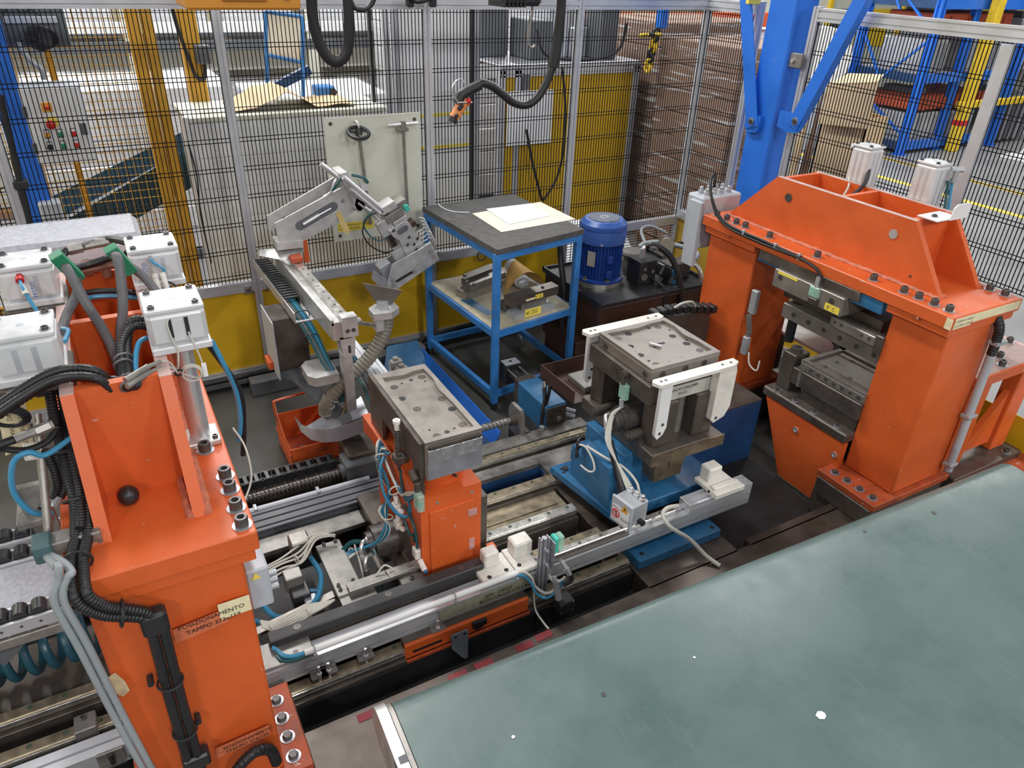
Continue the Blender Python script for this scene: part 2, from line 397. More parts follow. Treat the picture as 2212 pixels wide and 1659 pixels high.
def slot_poly(w, h, nx=1, nz=1, s=0.008, d=0.006):
    """outline of a T-slot aluminium profile, w across, h high, centred; slots on every side"""
    pts = []
    def side(L, k, f):
        for i in range(k):
            c = -L / 2 + L * (i + .5) / k
            for a, b in ((c - s / 2, 0), (c - s / 2, d), (c + s / 2, d), (c + s / 2, 0)): pts.append(f(a, b))
    pts.append((-w / 2, -h / 2)); side(w, nx, lambda a, b: (a, -h / 2 + b))
    pts.append((w / 2, -h / 2)); side(h, nz, lambda a, b: (w / 2 - b, a))
    pts.append((w / 2, h / 2)); side(w, nx, lambda a, b: (-a, h / 2 - b))
    pts.append((-w / 2, h / 2)); side(h, nz, lambda a, b: (-w / 2 + b, -a))
    return pts
def profile(p0, p1, w, h, nx=1, nz=1, up=(0, 0, 1), s=0.010, d=0.010):
    p0 = V(p0); p1 = V(p1); a = (p1 - p0).normalized(); u = V(up)
    sx = a.cross(u)
    if sx.length < 1e-3: u = V((0, 1, 0)); sx = a.cross(u)
    sx.normalize(); uz = sx.cross(a)
    b = MB(); b.prism([p0 + sx * x + uz * z for x, z in slot_poly(w, h, nx, nz, s, d)], p1 - p0)
    return b
# ================================================================ the hall
FLOORM = mat('hall_concrete', (0.24, 0.245, 0.25), 0.42, var=0.12, scale=1.6, grime=0.12, bump=0.02)
fl = struct('floor', MB().box(-9, 34, -4, 26, -0.12, 0.0), FLOORM)
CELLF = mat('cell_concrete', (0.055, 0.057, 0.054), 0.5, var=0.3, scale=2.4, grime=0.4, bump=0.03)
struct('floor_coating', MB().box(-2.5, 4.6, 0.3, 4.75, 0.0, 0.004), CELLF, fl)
for nm, x in (('near', 9.55), ('far', 10.62)):
    struct('floor_marking', MB().box(x - .05, x + .05, -2, 9.0, 0.0, 0.004), TAPEY, fl)
struct('floor_marking', MB().box(6.2, 16, 1.2, 1.32, 0.0, 0.004), TAPEY, fl)
struct('wall_back', MB().box(-9, 34, 25.8, 26, 0, 7.5), CREAMW)
struct('wall_right', MB().box(33.8, 34, -4, 26, 0, 7.5), CREAMW)
struct('wall_left', MB().box(-9.2, -9, -4, 26, 0, 7.5), CREAMW)

# ---------------------------------------------------------------- cell fence
FY, FX = 4.56, 4.15
def mesh_panel(par, a0, a1, c, z0, z1, axis, step=0.022, pair=0.165, horiz=False):
    b = MB(); r = 0.0021
    def wire(u0, u1, za, zb, off=0.0):
        if axis == 'x': b.box(min(u0, u1) , max(u0, u1), c - r + off, c + r + off, min(za, zb), max(za, zb))
        else: b.box(c - r + off, c + r + off, min(u0, u1), max(u0, u1), min(za, zb), max(za, zb))
    if not horiz:
        n = int((a1 - a0) / step)
        for i in range(n + 1):
            a = a0 + (a1 - a0) * i / n; wire(a - r, a + r, z0, z1)
        z = z1 - 0.02
        while z > z0:
            wire(a0, a1, z - r, z + r, 0.004)
            if z < z1 - 0.1: wire(a0, a1, z - 0.022 - r, z - 0.022 + r, 0.004)
            z -= pair if z < z1 - 0.1 else 0.15
    else:
        z = z0
        while z < z1:
            wire(a0, a1, z - r, z + r); z += step
        a = a0 + .05
        while a < a1:
            wire(a - r, a + r, z0, z1, 0.004); wire(a + .022 - r, a + .022 + r, z0, z1, 0.004); a += pair
    return obj('wire_mesh', b, WIRE, par, 'stuff')
def bay(a0, a1, axis, c, label, lower='panel', zmid=0.645, mz0=None, top=True, ypanel_top=None):
    pt = (lambda a, z, d=0.0: (a, c + d, z)) if axis == 'x' else (lambda a, z, d=0.0: (c + d, a, z))
    t = thing('wire_fence', label, 'fence', pt((a0 + a1) / 2, 0), 'guard fence panels round the press cell')
    t['group'] = 'guard fence panels round the press cell'
    if top:
        obj('top_rail', profile(pt(a0, 2.245), pt(a1, 2.245), .045, .075, 1, 2), ALU, t)
    if zmid: obj('middle_rail', profile(pt(a0, zmid), pt(a1, zmid), .045, .065, 1, 1, s=.003, d=.002), ALU, t)
    obj('bottom_rail', profile(pt(a0, 0.04), pt(a1, 0.04), .045, .08, 1, 2), ALU, t)
    mesh_panel(t, a0 + .004, a1 - .004, c, mz0 if mz0 else zmid + .03, 2.21, axis)
    if lower == 'panel':
        yt = ypanel_top or zmid - .03
        b = MB(); b.obox(pt((a0 + a1) / 2, (0.08 + yt) / 2), ((a1 - a0), .006, yt - .08) if axis == 'x' else (.006, a1 - a0, yt - .08))
        obj('yellow_panel', b, YEL, t)
    elif lower == 'mesh':
        mesh_panel(t, a0 + .004, a1 - .004, c, .09, zmid - .03, axis, horiz=True)
    return t
px_ = [-1.6, -0.42, 0.72, 1.925, 3.03]
lab = ['leftmost guard panel of black wire mesh, left of the grey cell wall post',
       'guard panel of black wire mesh in front of the white push-button cabinet',
       'guard panel of black wire mesh carrying the cream tool board, yellow sheet below',
       'guard panel of black wire mesh behind the blue table, yellow sheet below']
for i in range(4): bay(px_[i] + .022, px_[i + 1] - .022, 'x', FY, lab[i])
bay(3.052, 4.128, 'x', FY, 'guard panel of black wire mesh in the corner, open mesh below its middle rail', 'mesh')
bay(4.07, 4.538, 'y', FX, 'narrow guard panel between the fence corner and the big blue column', 'panel', .70)
bay(-.4, 3.545, 'y', FX, 'long guard panel right of the blue column, mesh ending at chest height', 'panel', None, mz0=1.03, ypanel_top=.40)
def post(x, y, label, w=.045, z1=2.29):
    b = MB(); b.prism([(x + a, y + c, 0) for a, c in slot_poly(w, w)], (0, 0, z1))
    return single('fence_post', b, ALU, label, 'fence post', 'aluminium fence posts')
post(-.42, FY, 'aluminium fence post at the left end, beside the black upright cable')
post(.72, FY, 'aluminium fence post between the push-button cabinet and the tool board')
post(1.925, FY, 'aluminium fence post right beside the cream tool board')
post(3.03, FY, 'aluminium fence post behind the blue electric motor')
post(FX, FY, 'aluminium corner post of the fence, left of the big blue column')
post(FX, 4.05, 'aluminium fence post hugging the left side of the blue column')
post(FX, 3.566, 'aluminium fence post hugging the right side of the blue column')
b = MB().box(4.115, 4.13, 2.285, 2.36, .9, 2.20, .003); b.box(4.10, 4.13, 2.285, 2.292, .9, 2.20)
single('fence_post', b, ALU, 'pale flat aluminium upright in front of the right-hand wire mesh, behind the white cylinders', 'fence post', 'aluminium fence posts')
# latches and ring on the middle rail
for x in (.66, .80):
    t = thing('fence_clip', 'small square steel fence clip %s of the second fence post' % ('left' if x < .7 else 'right'), 'clip', (x, FY - .03, .61))
    obj('plate', MB().box(x - .022, x + .022, FY - .034, FY - .024, .60, .655, .002), STEEL, t)
    obj('button', MB().cyl((x, FY - .034, .628), (x, FY - .042, .628), .012), STEEL_D, t)
b = MB().torus((2.30, FY - .035, .605), (0.2, 1, 0), .030, .006, 20, 8)
b.box(2.29, 2.31, FY - .03, FY - .022, .63, .65)
single('ring_handle', b, STEEL_D, 'dark steel pull ring on the fence rail below the blue table top', 'ring')
t = thing('column_clip', 'square steel clamp joining the blue column and the fence post', 'clamp', (4.12, 3.63, 1.95))
obj('plate', MB().box(4.085, 4.115, 3.56, 3.68, 1.93, 2.02, .008), STEEL, t)
obj('bolt', MB().cyl((4.085, 3.625, 1.975), (4.07, 3.625, 1.975), .014, n=6), CHROME, t)
# upright cable on left post
t = thing('upright_cable', 'thick black cable running up the leftmost grey fence post', 'cable', (-.37, 4.5, 0.5))
obj('cable', MB().tube([P(0, 205, Y=4.5), P(22, 300, Y=4.5), P(40, 380, Y=4.5), P(62, 470, Y=4.5), P(80, 560, Y=4.5)], .016, 10, 3), BLACK, t)
obj('clamp', MB().box(-.40, -.335, 4.47, 4.54, 1.385, 1.425, .006), BLACKP, t)

# ---------------------------------------------------------------- blue column with braces
t = thing('steel_column', 'big bright blue steel column with two bolted diagonal braces, at the cell corner', 'column', (4.16, 3.77, 0))
obj('shaft', MB().box(4.06, 4.26, 3.66, 3.90, 0, 5.2, .012), BLUE, t)
obj('foot_plate', MB().box(3.98, 4.34, 3.56, 4.0, 0.004, .03, .003), BLUE, t)
for (yb, xb, yt, xt, zt) in ((3.95, 4.04, 4.55, 3.62, 3.6), (3.60, 4.05, 2.36, 4.05, 3.6)):
    pass
pb = P(1624, 268, X=4.02); p2 = P(1610, -30, X=4.02)
d = (p2 - pb).normalized()
br = obj('brace', MB().bar(pb - d * .02, pb + d * 1.9, .105, .006, up=(1, 0, 0)), BLUE, t)
obj('brace_flange', MB().bar(pb - d * .02 + V((.03, .05, 0)), pb + d * 1.9 + V((.03, .05, 0)), .006, .065, up=(1, 0, 0)), BLUE, br)
obj('gusset', MB().prism([pb + V((.006, a, c)) for a, c in ((-.06, .06), (.06, .06), (.075, -.02), (.04, -.06), (-.04, -.05), (-.06, -.02))], (.035, 0, 0)), BLUE, t)
inst('bolt', bolt_mesh(.016, .014, True, True), pb + V((-.012, 0, .02)), t).rotation_euler = (0, -pi / 2, 0)
pb = P(1714, 268, X=4.04); p2 = P(1868, -20, X=4.04)
d = (p2 - pb).normalized()
br = obj('brace', MB().bar(pb - d * .02, pb + d * 2.2, .085, .006, up=(1, 0, 0)), BLUE, t)
obj('brace_flange', MB().bar(pb - d * .02 + V((.03, -.04, .0)), pb + d * 2.2 + V((.03, -.04, .0)), .006, .065, up=(1, 0, 0)), BLUE, br)
obj('gusset', MB().prism([pb + V((.006, a, c)) for a, c in ((-.06, .06), (.14, .06), (.14, -.04), (.04, -.06), (-.04, -.05), (-.06, -.02))], (.02, 0, 0)), BLUE, t)
inst('bolt', bolt_mesh(.016, .014, True, True), pb + V((-.004, -.01, .02)), t).rotation_euler = (0, -pi / 2, 0)

# ---------------------------------------------------------------- tool board hung on the fence
t = thing('tool_board', 'cream rectangular tool board hung on the wire fence, grubby round the tools', 'board', (1.55, FY - .04, .85))
obj('panel', MB().box(1.235, 1.855, FY - .034, FY - .024, .86, 1.63, .004), CREAM, t)
for x, z in ((1.275, 1.595), (1.815, 1.59), (1.275, .90), (1.815, .90)):
    obj('screw', MB().cyl((x, FY - .034, z), (x, FY - .039, z), .011, n=10), BOLT, t)
st = sticker('label', (1.265, FY - .036, .925), (1, 0, 0), (0, 0, 1), .24, .055, LABELY, t)
text('CANTINO BLOCCAGGIO', (1.272, FY - .038, .957), (1, 0, 0), (0, 0, 1), .014, INK, st)
text('PUNZONE MOD', (1.272, FY - .038, .935), (1, 0, 0), (0, 0, 1), .014, INK, st)
t = thing('handwheel_key', 'long socket key with a black handwheel, left tool on the cream board', 'tool', (1.42, FY - .06, 1.0))
hw = obj('handwheel', MB().torus((1.425, FY - .10, 1.545), (0, -.4, 1), .062, .0115, 22, 8), BLACKP, t)
b = MB()
for k in range(3):
    a = k * 2 * pi / 3 + .5; b.cyl((1.425, FY - .10, 1.545), (1.425 + .06 * cos(a), FY - .10 + .056 * sin(a), 1.545 + .022 * sin(a)), .008, n=8)
b.cyl((1.425, FY - .105, 1.53), (1.425, FY - .095, 1.57), .02)
obj('spokes', b, BLACKP, hw)
obj('shaft', MB().cyl((1.43, FY - .09, 1.54), (1.475, FY - .06, .96), .011, n=10), STEEL, t)
obj('hook', MB().tube([(1.425, FY - .036, 1.60), (1.425, FY - .09, 1.605), (1.43, FY - .10, 1.57), (1.43, FY - .07, 1.55)], .006, 8, 4), CHROME, t)
t = thing('tee_key', 'long socket key with a chrome tee handle, right tool on the cream board', 'tool', (1.72, FY - .06, 1.0))
obj('tee_handle', MB().cyl((1.62, FY - .08, 1.573), (1.82, FY - .08, 1.578), .0095, n=10), CHROME, t)
obj('hub', MB().cyl((1.72, FY - .08, 1.535), (1.72, FY - .08, 1.59), .018, n=12).box(1.685, 1.755, FY - .09, FY - .036, 1.53, 1.55, .004), STEEL, t)
obj('shaft', MB().cyl((1.72, FY - .08, 1.54), (1.735, FY - .06, 1.02), .010, n=10), STEEL, t)

# ================================================================ beyond the fence, left and middle
YY = 5.6
t = thing('yellow_post', 'wide yellow painted steel post behind the fence, scuffed with black', 'post', (.4, YY, 0), 'yellow guard posts beyond the fence')
obj('post', MB().box(.345, .425, YY - .04, YY + .04, 0, 2.6, .006), YELP, t)
obj('second_flange', MB().box(.432, .50, YY - .035, YY + .035, 0, 2.6, .006), YELP, t)
obj('foot_plate', MB().box(.30, .54, YY - .09, YY + .09, 0, .012), YELP, t)
t = thing('yellow_post', 'narrower yellow post with a grey junction box and black cable', 'post', (.72, YY + .2, 0), 'yellow guard posts beyond the fence')
obj('post', MB().box(.665, .785, YY + .15, YY + .25, 0, 2.6, .006), YELP, t)
jb = obj('junction_box', MB().box(.735, .83, YY + .09, YY + .15, 1.80, 1.92, .008), GREYDP, t)
obj('cable', MB().tube([(.62, YY + .1, 2.4), (.65, YY + .1, 2.05), (.69, YY + .1, 1.83), (.72, YY + .12, 1.72), (.77, YY + .12, 1.71), (.785, YY + .12, 1.80)], .013, 8, 5), BLACK, t)
# yellow wire guard
t = thing('yellow_wire_guard', 'yellow wire guard with a slim yellow frame left of the big yellow post', 'fence panel', (-.1, YY - .1, 0))
b = MB()
for i in range(34): x = -1.4 + i * .052; b.box(x - .0022, x + .0022, YY - .102, YY - .098, .35, 2.5)
for i in range(42): z = .38 + i * .052; b.box(-1.4, .34, YY - .107, YY - .103, z - .0022, z + .0022)
obj('wire_mesh', b, YELP, t, 'stuff')
obj('lower_rail', MB().box(-1.4, .345, YY - .125, YY - .085, .33, .38, .004), YELP, t)
obj('upright', MB().box(-.34, -.30, YY - .125, YY - .085, 0, 2.5, .004), YELP, t)
obj('upright', MB().box(-.14, -.10, YY + .1, YY + .14, 0, 2.5, .004), YELP, t)
# blue post
single('blue_post', MB().box(-.42, -.29, 5.08, 5.2, 0, 2.6, .006), BLUE, 'flat blue steel post left of the white push-button cabinet', 'post')
# push-button cabinet
t = thing('button_cabinet', 'light grey push-button cabinet with emergency stop, behind the left fence', 'control panel', (-.15, 5.1, 1.35))
YB = 5.08
obj('body', MB().box(-.305, .005, YB, YB + .18, 1.365, 1.79, .008), GREYP, t)
dr = obj('door', MB().box(-.295, -.005, YB - .018, YB, 1.375, 1.782, .006), WHITE, t)
for z in (1.46, 1.66): obj('hinge', MB().box(-.305, -.28, YB - .024, YB - .016, z - .03, z + .03, .003), GREYDP, dr)
obj('lock', MB().box(-.04, -.008, YB - .026, YB - .016, 1.52, 1.585, .003), GREYDP, dr)
sw = obj('rotary_switch', MB().box(-.205, -.155, YB - .026, YB - .018, 1.655, 1.705, .003), AMBER, t)
obj('knob', MB().box(-.195, -.165, YB - .045, YB - .026, 1.672, 1.688, .005), RED, sw)
es = obj('emergency_stop', MB().lathe([(.03, 0), (.03, .012), (.0, .012)], (-.172, YB - .018, 1.60), (0, -1, 0), 20), LABELY, t)
obj('red_mushroom', MB().lathe([(.014, 0), (.014, .022), (.024, .024), (.024, .036), (.012, .042)], (-.182, YB - .03, 1.592), (0, -1, 0), 18), RED, es)
k = 0
for z in (1.53, 1.465):
    for x in (-.215, -.148, -.082):
        mt_ = (AMBER, GRNB, RED, BLACKP, GRNB, RED)[k]
        bb = obj('button_mount', MB().box(x - .014, x + .014, YB - .022, YB - .018, z - .018, z + .03, .002), BLACKP, t)
        obj('legend_plate', MB().box(x - .011, x + .011, YB - .024, YB - .0218, z + .013, z + .026), PAPER, bb)
        if k == 3: obj('selector_knob', MB().lathe([(.014, 0), (.014, .014), (.0, .014)], (x, YB - .022, z), (0, -1, 0), 14).box(x - .02, x + .014, YB - .044, YB - .036, z - .005, z + .005, .002), mt_, bb)
        else: obj('push_button', MB().lathe([(.0135, 0), (.0135, .010), (.011, .014), (0, .014)], (x, YB - .022, z), (0, -1, 0), 14), mt_, bb)
        k += 1
obj('conduit', MB().tube([P(40, 92, Y=5.15), P(48, 110, Y=5.15), P(70, 135, Y=5.15), P(90, 150, Y=5.15), P(95, 172, Y=5.15)], .014, 8, 4), GREYH, t)
# grey back plate with coiled cable
t = thing('terminal_plate', 'dark grey equipment housing with coiled black cables, top left beyond the fence', 'housing', (-.2, 5.3, 1.98))
obj('housing', MB().box(-.62, .02, 5.25, 5.45, 1.97, 2.5, .006), GREYDP, t)
obj('cable_duct', MB().box(-.28, -.02, 5.23, 5.25, 2.09, 2.125, .004), GREYP, t)
b = MB()
for k in range(5): b.torus((-.13 + .01 * k, 5.22 - .006 * k, 2.02), (.1 * k - .2, 1, .06 * k), .066 - .004 * k, .0042, 26, 6)
obj('cable_coil', b, BLACK, t)
for pts in ([(-.27, 5.23, 2.14), (-.22, 5.22, 2.19), (-.15, 5.22, 2.17), (-.10, 5.22, 2.13)], [(-.25, 5.23, 2.22), (-.19, 5.22, 2.15), (-.14, 5.22, 2.16)], [(-.25, 5.24, 1.99), (-.17, 5.2, 2.02), (-.08, 5.2, 1.97)]):
    obj('loose_wire', MB().tube(pts, .0035, 6, 5), BLACK, t)
single('small_box', MB().box(-.36, -.24, 5.02, 5.12, .97, 1.16, .012), GREYP, 'small grey box low behind the fence, beside the blue sheet channel', 'box')
# sheet channel (two blue-green cheeks round a pale floor)
SHEETB = mat('petrol_blue_sheet', (.012, .06, .105), .4, var=.08)
t = thing('sheet_channel', 'sloping sheet-metal channel with dark blue cheeks behind the left fence', 'chute', (0.1, 6.0, .5))
A0 = P(100, 500, Y=5.85); A1 = P(420, 312, Y=5.85); B0 = P(112, 425, Y=6.1); B1 = P(420, 272, Y=6.1)
obj('channel_floor', MB().prism([A0, A1, B1 - V((0, 0, .16)), B0 - V((0, 0, .16))], (0, 0, -.004)), GALV, t)
obj('near_cheek', MB().prism([A0, A1, A1 - V((0, 0, .27)), A0 - V((.0, 0, .24))], (0, -.006, 0)), SHEETB, t)
obj('far_cheek', MB().prism([B0, B1, B1 - V((0, 0, .16)), B0 - V((0, 0, .16))], (0, .006, 0)), SHEETB, t)
obj('leg', MB().box(.1, .14, 5.95, 5.99, 0, .75, .003), BLUE_D, t)
# white cabinet with cardboard
t = thing('white_cabinet', 'long low white sheet-metal cabinet behind the fence and tool board', 'cabinet', (1.2, 5.4, 0))
YC = 5.2
obj('body', MB().box(.56, 1.86, YC, 5.75, .05, 1.52, .01), WHITE, t)
obj('lid', MB().box(.545, 1.88, YC - .012, 5.76, 1.52, 1.555, .006), CREAM, t)
for i in range(7): obj('front_panel', MB().box(.575, 1.85, YC - .006, YC, .10 + i * .2, .285 + i * .2, .003), WHITE, t)
obj('plinth', MB().box(.58, 1.84, YC + .02, 5.74, 0, .05), GREYDP, t)
obj('edge_profile', MB().box(.53, .56, YC - .015, YC + .03, .05, 1.56, .004), WHITE, t)
obj('cable', MB().tube([(.535, YC - .02, 1.4), (.55, YC - .03, 1.2), (.53, YC - .02, .95), (.54, YC - .02, .6)], .005, 6, 4), BLACK, t)
# crumpled cardboard on cabinet
b = MB(); n = 24; vs = []; fs = []
for i in range(n + 1):
    x = .85 + .82 * i / n; u = i / n
    z = 1.56 + (.10 * max(0, 1 - abs(u - .42) / .24) if True else 0) + .02 * abs(sin(u * 9))
    for y in (5.24, 5.66): vs.append((x, y, z + (.05 * max(0, 1 - abs(u - .25) / .2) if y > 5.5 else 0)))
for i in range(n): fs.append((2 * i, 2 * i + 2, 2 * i + 3, 2 * i + 1))
o = len(vs); vs2 = [(x, y, z + .004) for x, y, z in vs]; b.add(vs + vs2, [f[::-1] for f in fs] + [tuple(i + o for i in f) for f in fs] + [(2 * i, 2 * i + o, 2 * i + 2 + o, 2 * i + 2) for i in range(n)] + [(2 * i + 1, 2 * i + 3, 2 * i + 3 + o, 2 * i + 1 + o) for i in range(n)])
single('cardboard_sheet', b, CARD, 'bent tan cardboard sheet humped on top of the white cabinet', 'cardboard')
# wheeled blue frame with sign
t = thing('sign_stand', 'blue tubular stand holding a blank cream sign, standing on the cabinet', 'sign stand', (1.5, 5.75, 1.555))
q0 = P(573, 25, Y=5.78); q1 = P(653, 36, Y=5.70); q2 = P(653, 135, Y=5.70); q3 = P(573, 118, Y=5.78)
for a_, c_ in ((q0, P(578, 200, Y=5.78)), (q1, P(655, 210, Y=5.70))): obj('upright', MB().cyl(a_, c_, .014, n=10), BLUE_T, t)
for a_, c_ in ((q0, q1), (q3, q2)): obj('cross_tube', MB().cyl(a_, c_, .013, n=10), BLUE_T, t)
obj('sign_board', MB().prism([q0, q1, q2, q3], (0, .008, 0)), PAPERY, t)
fb = obj('foot_block', MB().box(1.50, 1.64, 5.6, 5.74, 1.555, 1.64, .01), BLUE_T, t)
obj('roller', MB().cyl((1.62, 5.59, 1.60), (1.62, 5.61, 1.60), .026, n=16), BLACKP, fb)
obj('foot_bar', MB().bar((1.2, 5.72, 1.62), (1.5, 5.74, 1.74), .05, .06), BLUE_D, t)

# wrapped stacks of goods, far shelving
def sheet_stack(x0, x1, y0, y1, z0, z1, label, material=STACKW, film=True, layers=7, name='wrapped_stack', grp='wrapped stacks beyond the fence'):
    t = thing(name, label, 'stack', ((x0 + x1) / 2, (y0 + y1) / 2, z0), grp)
    h = (z1 - z0 - .1) / layers
    obj('pallet', MB().box(x0 - .03, x1 + .03, y0 - .02, y1 + .02, z0, z0 + .09, .004), GREYDP if material is STACKW else CARDD, t)
    for k in range(layers):
        j = random.uniform(-.012, .012)
        obj('layer', MB().box(x0 + j, x1 + j, y0 + j, y1 + j, z0 + .1 + h * k, z0 + .1 + h * (k + 1) - .006, .008), material, t)
    if film: obj('stretch_film', MB().box(x0 - .015, x1 + .015, y0 - .016, y1 + .015, z0 + .1, z1 + .015, .02), FILM, t)
    return t
sheet_stack(-.6, 1.15, 7.0, 8.0, 0, 1.48, 'low wrapped stack of pale sheets behind the push-button cabinet')
sheet_stack(1.25, 2.4, 6.6, 7.5, 0, 1.42, 'wrapped stack of pale sheets behind the cream sign')
t = thing('storage_rack', 'pale shelving frame holding wrapped sheets, high beyond the left fence', 'rack', (.8, 9.4, 0))
for x in (-1.2, .55, 2.35, 4.1): obj('upright', MB().box(x - .05, x + .05, 8.75, 8.85, 0, 3.4, .004), CREAM, t)
for z in (1.55, 1.72): obj('beam', MB().box(-1.3, 4.2, 8.74, 8.80, z, z + .1, .004), WHITE if z > 1.6 else GREYDP, t)
obj('shelf', MB().box(-1.3, 4.2, 8.8, 9.9, 1.62, 1.66), STEEL_D, t)
for i in range(6):
    x0 = -1.15 + .88 * i
    sheet_stack(x0, x0 + .72, 8.95, 9.7, 1.66, 2.75 - .12 * (i % 3), '%s wrapped stack on the pale shelving beyond the left fence' % ('first', 'second', 'third', 'fourth', 'fifth', 'sixth')[i], layers=5)
for i in range(4):
    x0 = -1.1 + 1.25 * i
    sheet_stack(x0, x0 + 1.0, 8.95, 9.8, 0, 1.25, '%s grey stack on the ground below the pale shelving' % ('first', 'second', 'third', 'fourth')[i], STACKG, layers=6)

# white sliding board with papers, framed in aluminium, right behind the fence post
t = thing('white_partition', 'white partition panel in an aluminium frame with yellow-green tape lines', 'partition', (2.35, 5.4, 0))
YP = 5.42
obj('sheet', MB().box(2.06, 2.66, YP, YP + .012, .1, 2.5), WHITE, t)
for x in (1.98, 2.05, 2.69): obj('frame_post', profile((x, YP, 0), (x, YP, 2.5), .045, .045), ALU, t)
obj('black_post', MB().box(2.64, 2.665, YP - .02, YP, 0, 2.5), BLACKP, t)
for z in (1.42, 1.18): obj('tape_line', MB().box(2.07, 2.64, YP - .003, YP, z, z + .022), LABELY, t)
for x, z, w, h in ((2.12, 1.72, .16, .22), (2.40, 1.60, .2, .26), (2.40, 1.25, .18, .12)):
    obj('paper_sheet', MB().box(x, x + w, YP - .003, YP, z, z + h), PAPER, t)
single('tall_post', MB().box(1.84, 1.86, 5.36, 5.40, 0, 2.6), BLACKP, 'thin black upright left of the white partition', 'post')

# yellow cabinet machine beyond the fence
t = thing('yellow_machine', 'aluminium framed machine enclosure with yellow panels and grey equipment on top', 'machine', (3.9, 6.3, 0))
for x in (3.22, 3.38, 4.66):
    for y in (6.0, 6.9): obj('frame_post', profile((x, y, 0), (x, y, 1.66), .06, .06), ALU, t)
for y in (6.0, 6.9):
    obj('top_beam', profile((3.2, y, 1.63), (4.70, y, 1.63), .06, .08, 1, 2), ALU, t)
    obj('bottom_beam', profile((3.2, y, .06), (4.70, y, .06), .06, .08, 1, 2), ALU, t)
obj('yellow_panel', MB().box(3.41, 4.63, 5.99, 6.0, .1, 1.59), YEL, t)
obj('yellow_panel', MB().box(3.25, 3.35, 5.99, 6.0, .1, 1.59), YEL, t)
obj('yellow_panel', MB().box(4.66, 4.67, 6.02, 6.88, .1, 1.59), YEL, t)
obj('top_plate', MB().box(3.2, 4.7, 5.98, 6.92, 1.67, 1.69, .004), GALV, t)
for (x0, x1, y0, y1, z1, m_) in ((3.2, 3.55, 6.5, 6.85, 2.15, GREYDP), (3.62, 3.85, 6.2, 6.6, 2.02, GREYDP), (3.86, 4.08, 6.3, 6.7, 2.12, GREYP), (4.30, 4.50, 6.1, 6.4, 2.13, GREYDP), (4.1, 4.3, 6.3, 6.6, 1.95, MACHG)):
    obj('equipment_box', MB().box(x0, x1, y0, y1, 1.69, z1, .012), m_, t)
obj('drum_cover', MB().cyl((4.1, 6.35, 1.9), (4.1, 6.75, 1.9), .2, n=24), MACHG, t)
obj('cable', MB().tube([(3.62, 6.1, 1.95), (3.68, 6.05, 1.76), (3.95, 6.02, 1.71), (4.3, 6.02, 1.72), (4.5, 6.05, 1.80), (4.54, 6.05, 2.0)], .014, 8, 5), BLACK, t)
obj('door_handle', MB().box(3.42, 3.48, 5.95, 5.99, 1.35, 1.62, .006), GREYDP, t)
single('notice_sheet', MB().box(3.26, 3.72, 5.93, 5.945, 1.02, 1.48), PAPER, 'large blank white sheet of paper fixed to the yellow machine', 'paper')
t = thing('hanging_leads', 'pair of black leads hanging in a vee in front of the yellow machine', 'cable', (3.6, 5.9, .4))
obj('lead', MB().tube([P(1137, 280, Y=5.85), P(1150, 350, Y=5.85), P(1170, 432, Y=5.85)], .013, 8, 4), BLACK, t)
obj('lead', MB().tube([P(1214, 145, Y=5.85), P(1221, 230, Y=5.85), P(1216, 330, Y=5.85), P(1200, 390, Y=5.85), P(1172, 435, Y=5.85)], .011, 8, 5), BLACK, t)
# brown wrapped pallets
sheet_stack(4.85, 6.1, 5.9, 7.0, 0, 2.02, 'tall brown film-wrapped pallet stack behind the fence corner', CARDD, layers=9)
sheet_stack(4.75, 5.55, 4.75, 5.75, 0, 1.92, 'brown film-wrapped pallet stack left of the big blue column', CARDD, layers=9)
sheet_stack(2.75, 3.15, 6.3, 7.2, 0, 1.72, 'brown wrapped stack left of the yellow machine', CARDD, layers=8)
sheet_stack(3.0, 4.6, 7.5, 8.6, 0, 2.1, 'pale stack of boards behind the yellow machine', STACKW, layers=8)
single('white_board', MB().prism([(3.15, 4.72, .02), (4.05, 4.72, .02), (4.05, 5.25, .50), (3.15, 5.25, .50)], (0, .012, -.014)), PAPER, 'white board lying tilted outside the corner of the fence', 'board')
t = thing('plastic_chain', 'yellow and black plastic chain hanging beyond the fence corner', 'chain', (4.7, 5.75, 1.6))
for k in range(8):
    c_ = V((4.64 - .008 * k, 5.72, 1.95 - .042 * k))
    obj('link', MB().torus(c_, (1, .2, 0) if k % 2 else (.2, 1, 0), .030, .015, 10, 6), YELB if (k // 2) % 2 else BLACKP, t)
for k in range(3):
    obj('link', MB().torus((4.50 + .07 * k, 5.72, 1.93), (0, .2, 1), .034, .016, 10, 6), (YELB, BLACKP, YELB)[k], t)
single('blue_strap', MB().box(4.66, 4.74, 5.7, 5.78, 1.98, 2.3, .01), BLUE, 'bright blue upright tag above the plastic chain', 'post')
t = thing('orange_shelving', 'red-orange shelf beam with pale goods far beyond the corner post', 'rack', (9, 11, 0))
obj('beam', MB().box(6.6, 12, 10.5, 10.7, 1.55, 1.78), REDSTRIP, t)
obj('upright', MB().box(6.6, 6.7, 10.5, 10.6, 0, 3), BLUE, t)
obj('goods', MB().box(6.8, 12, 10.6, 11.6, .1, 1.5, .03), STACKW, t)
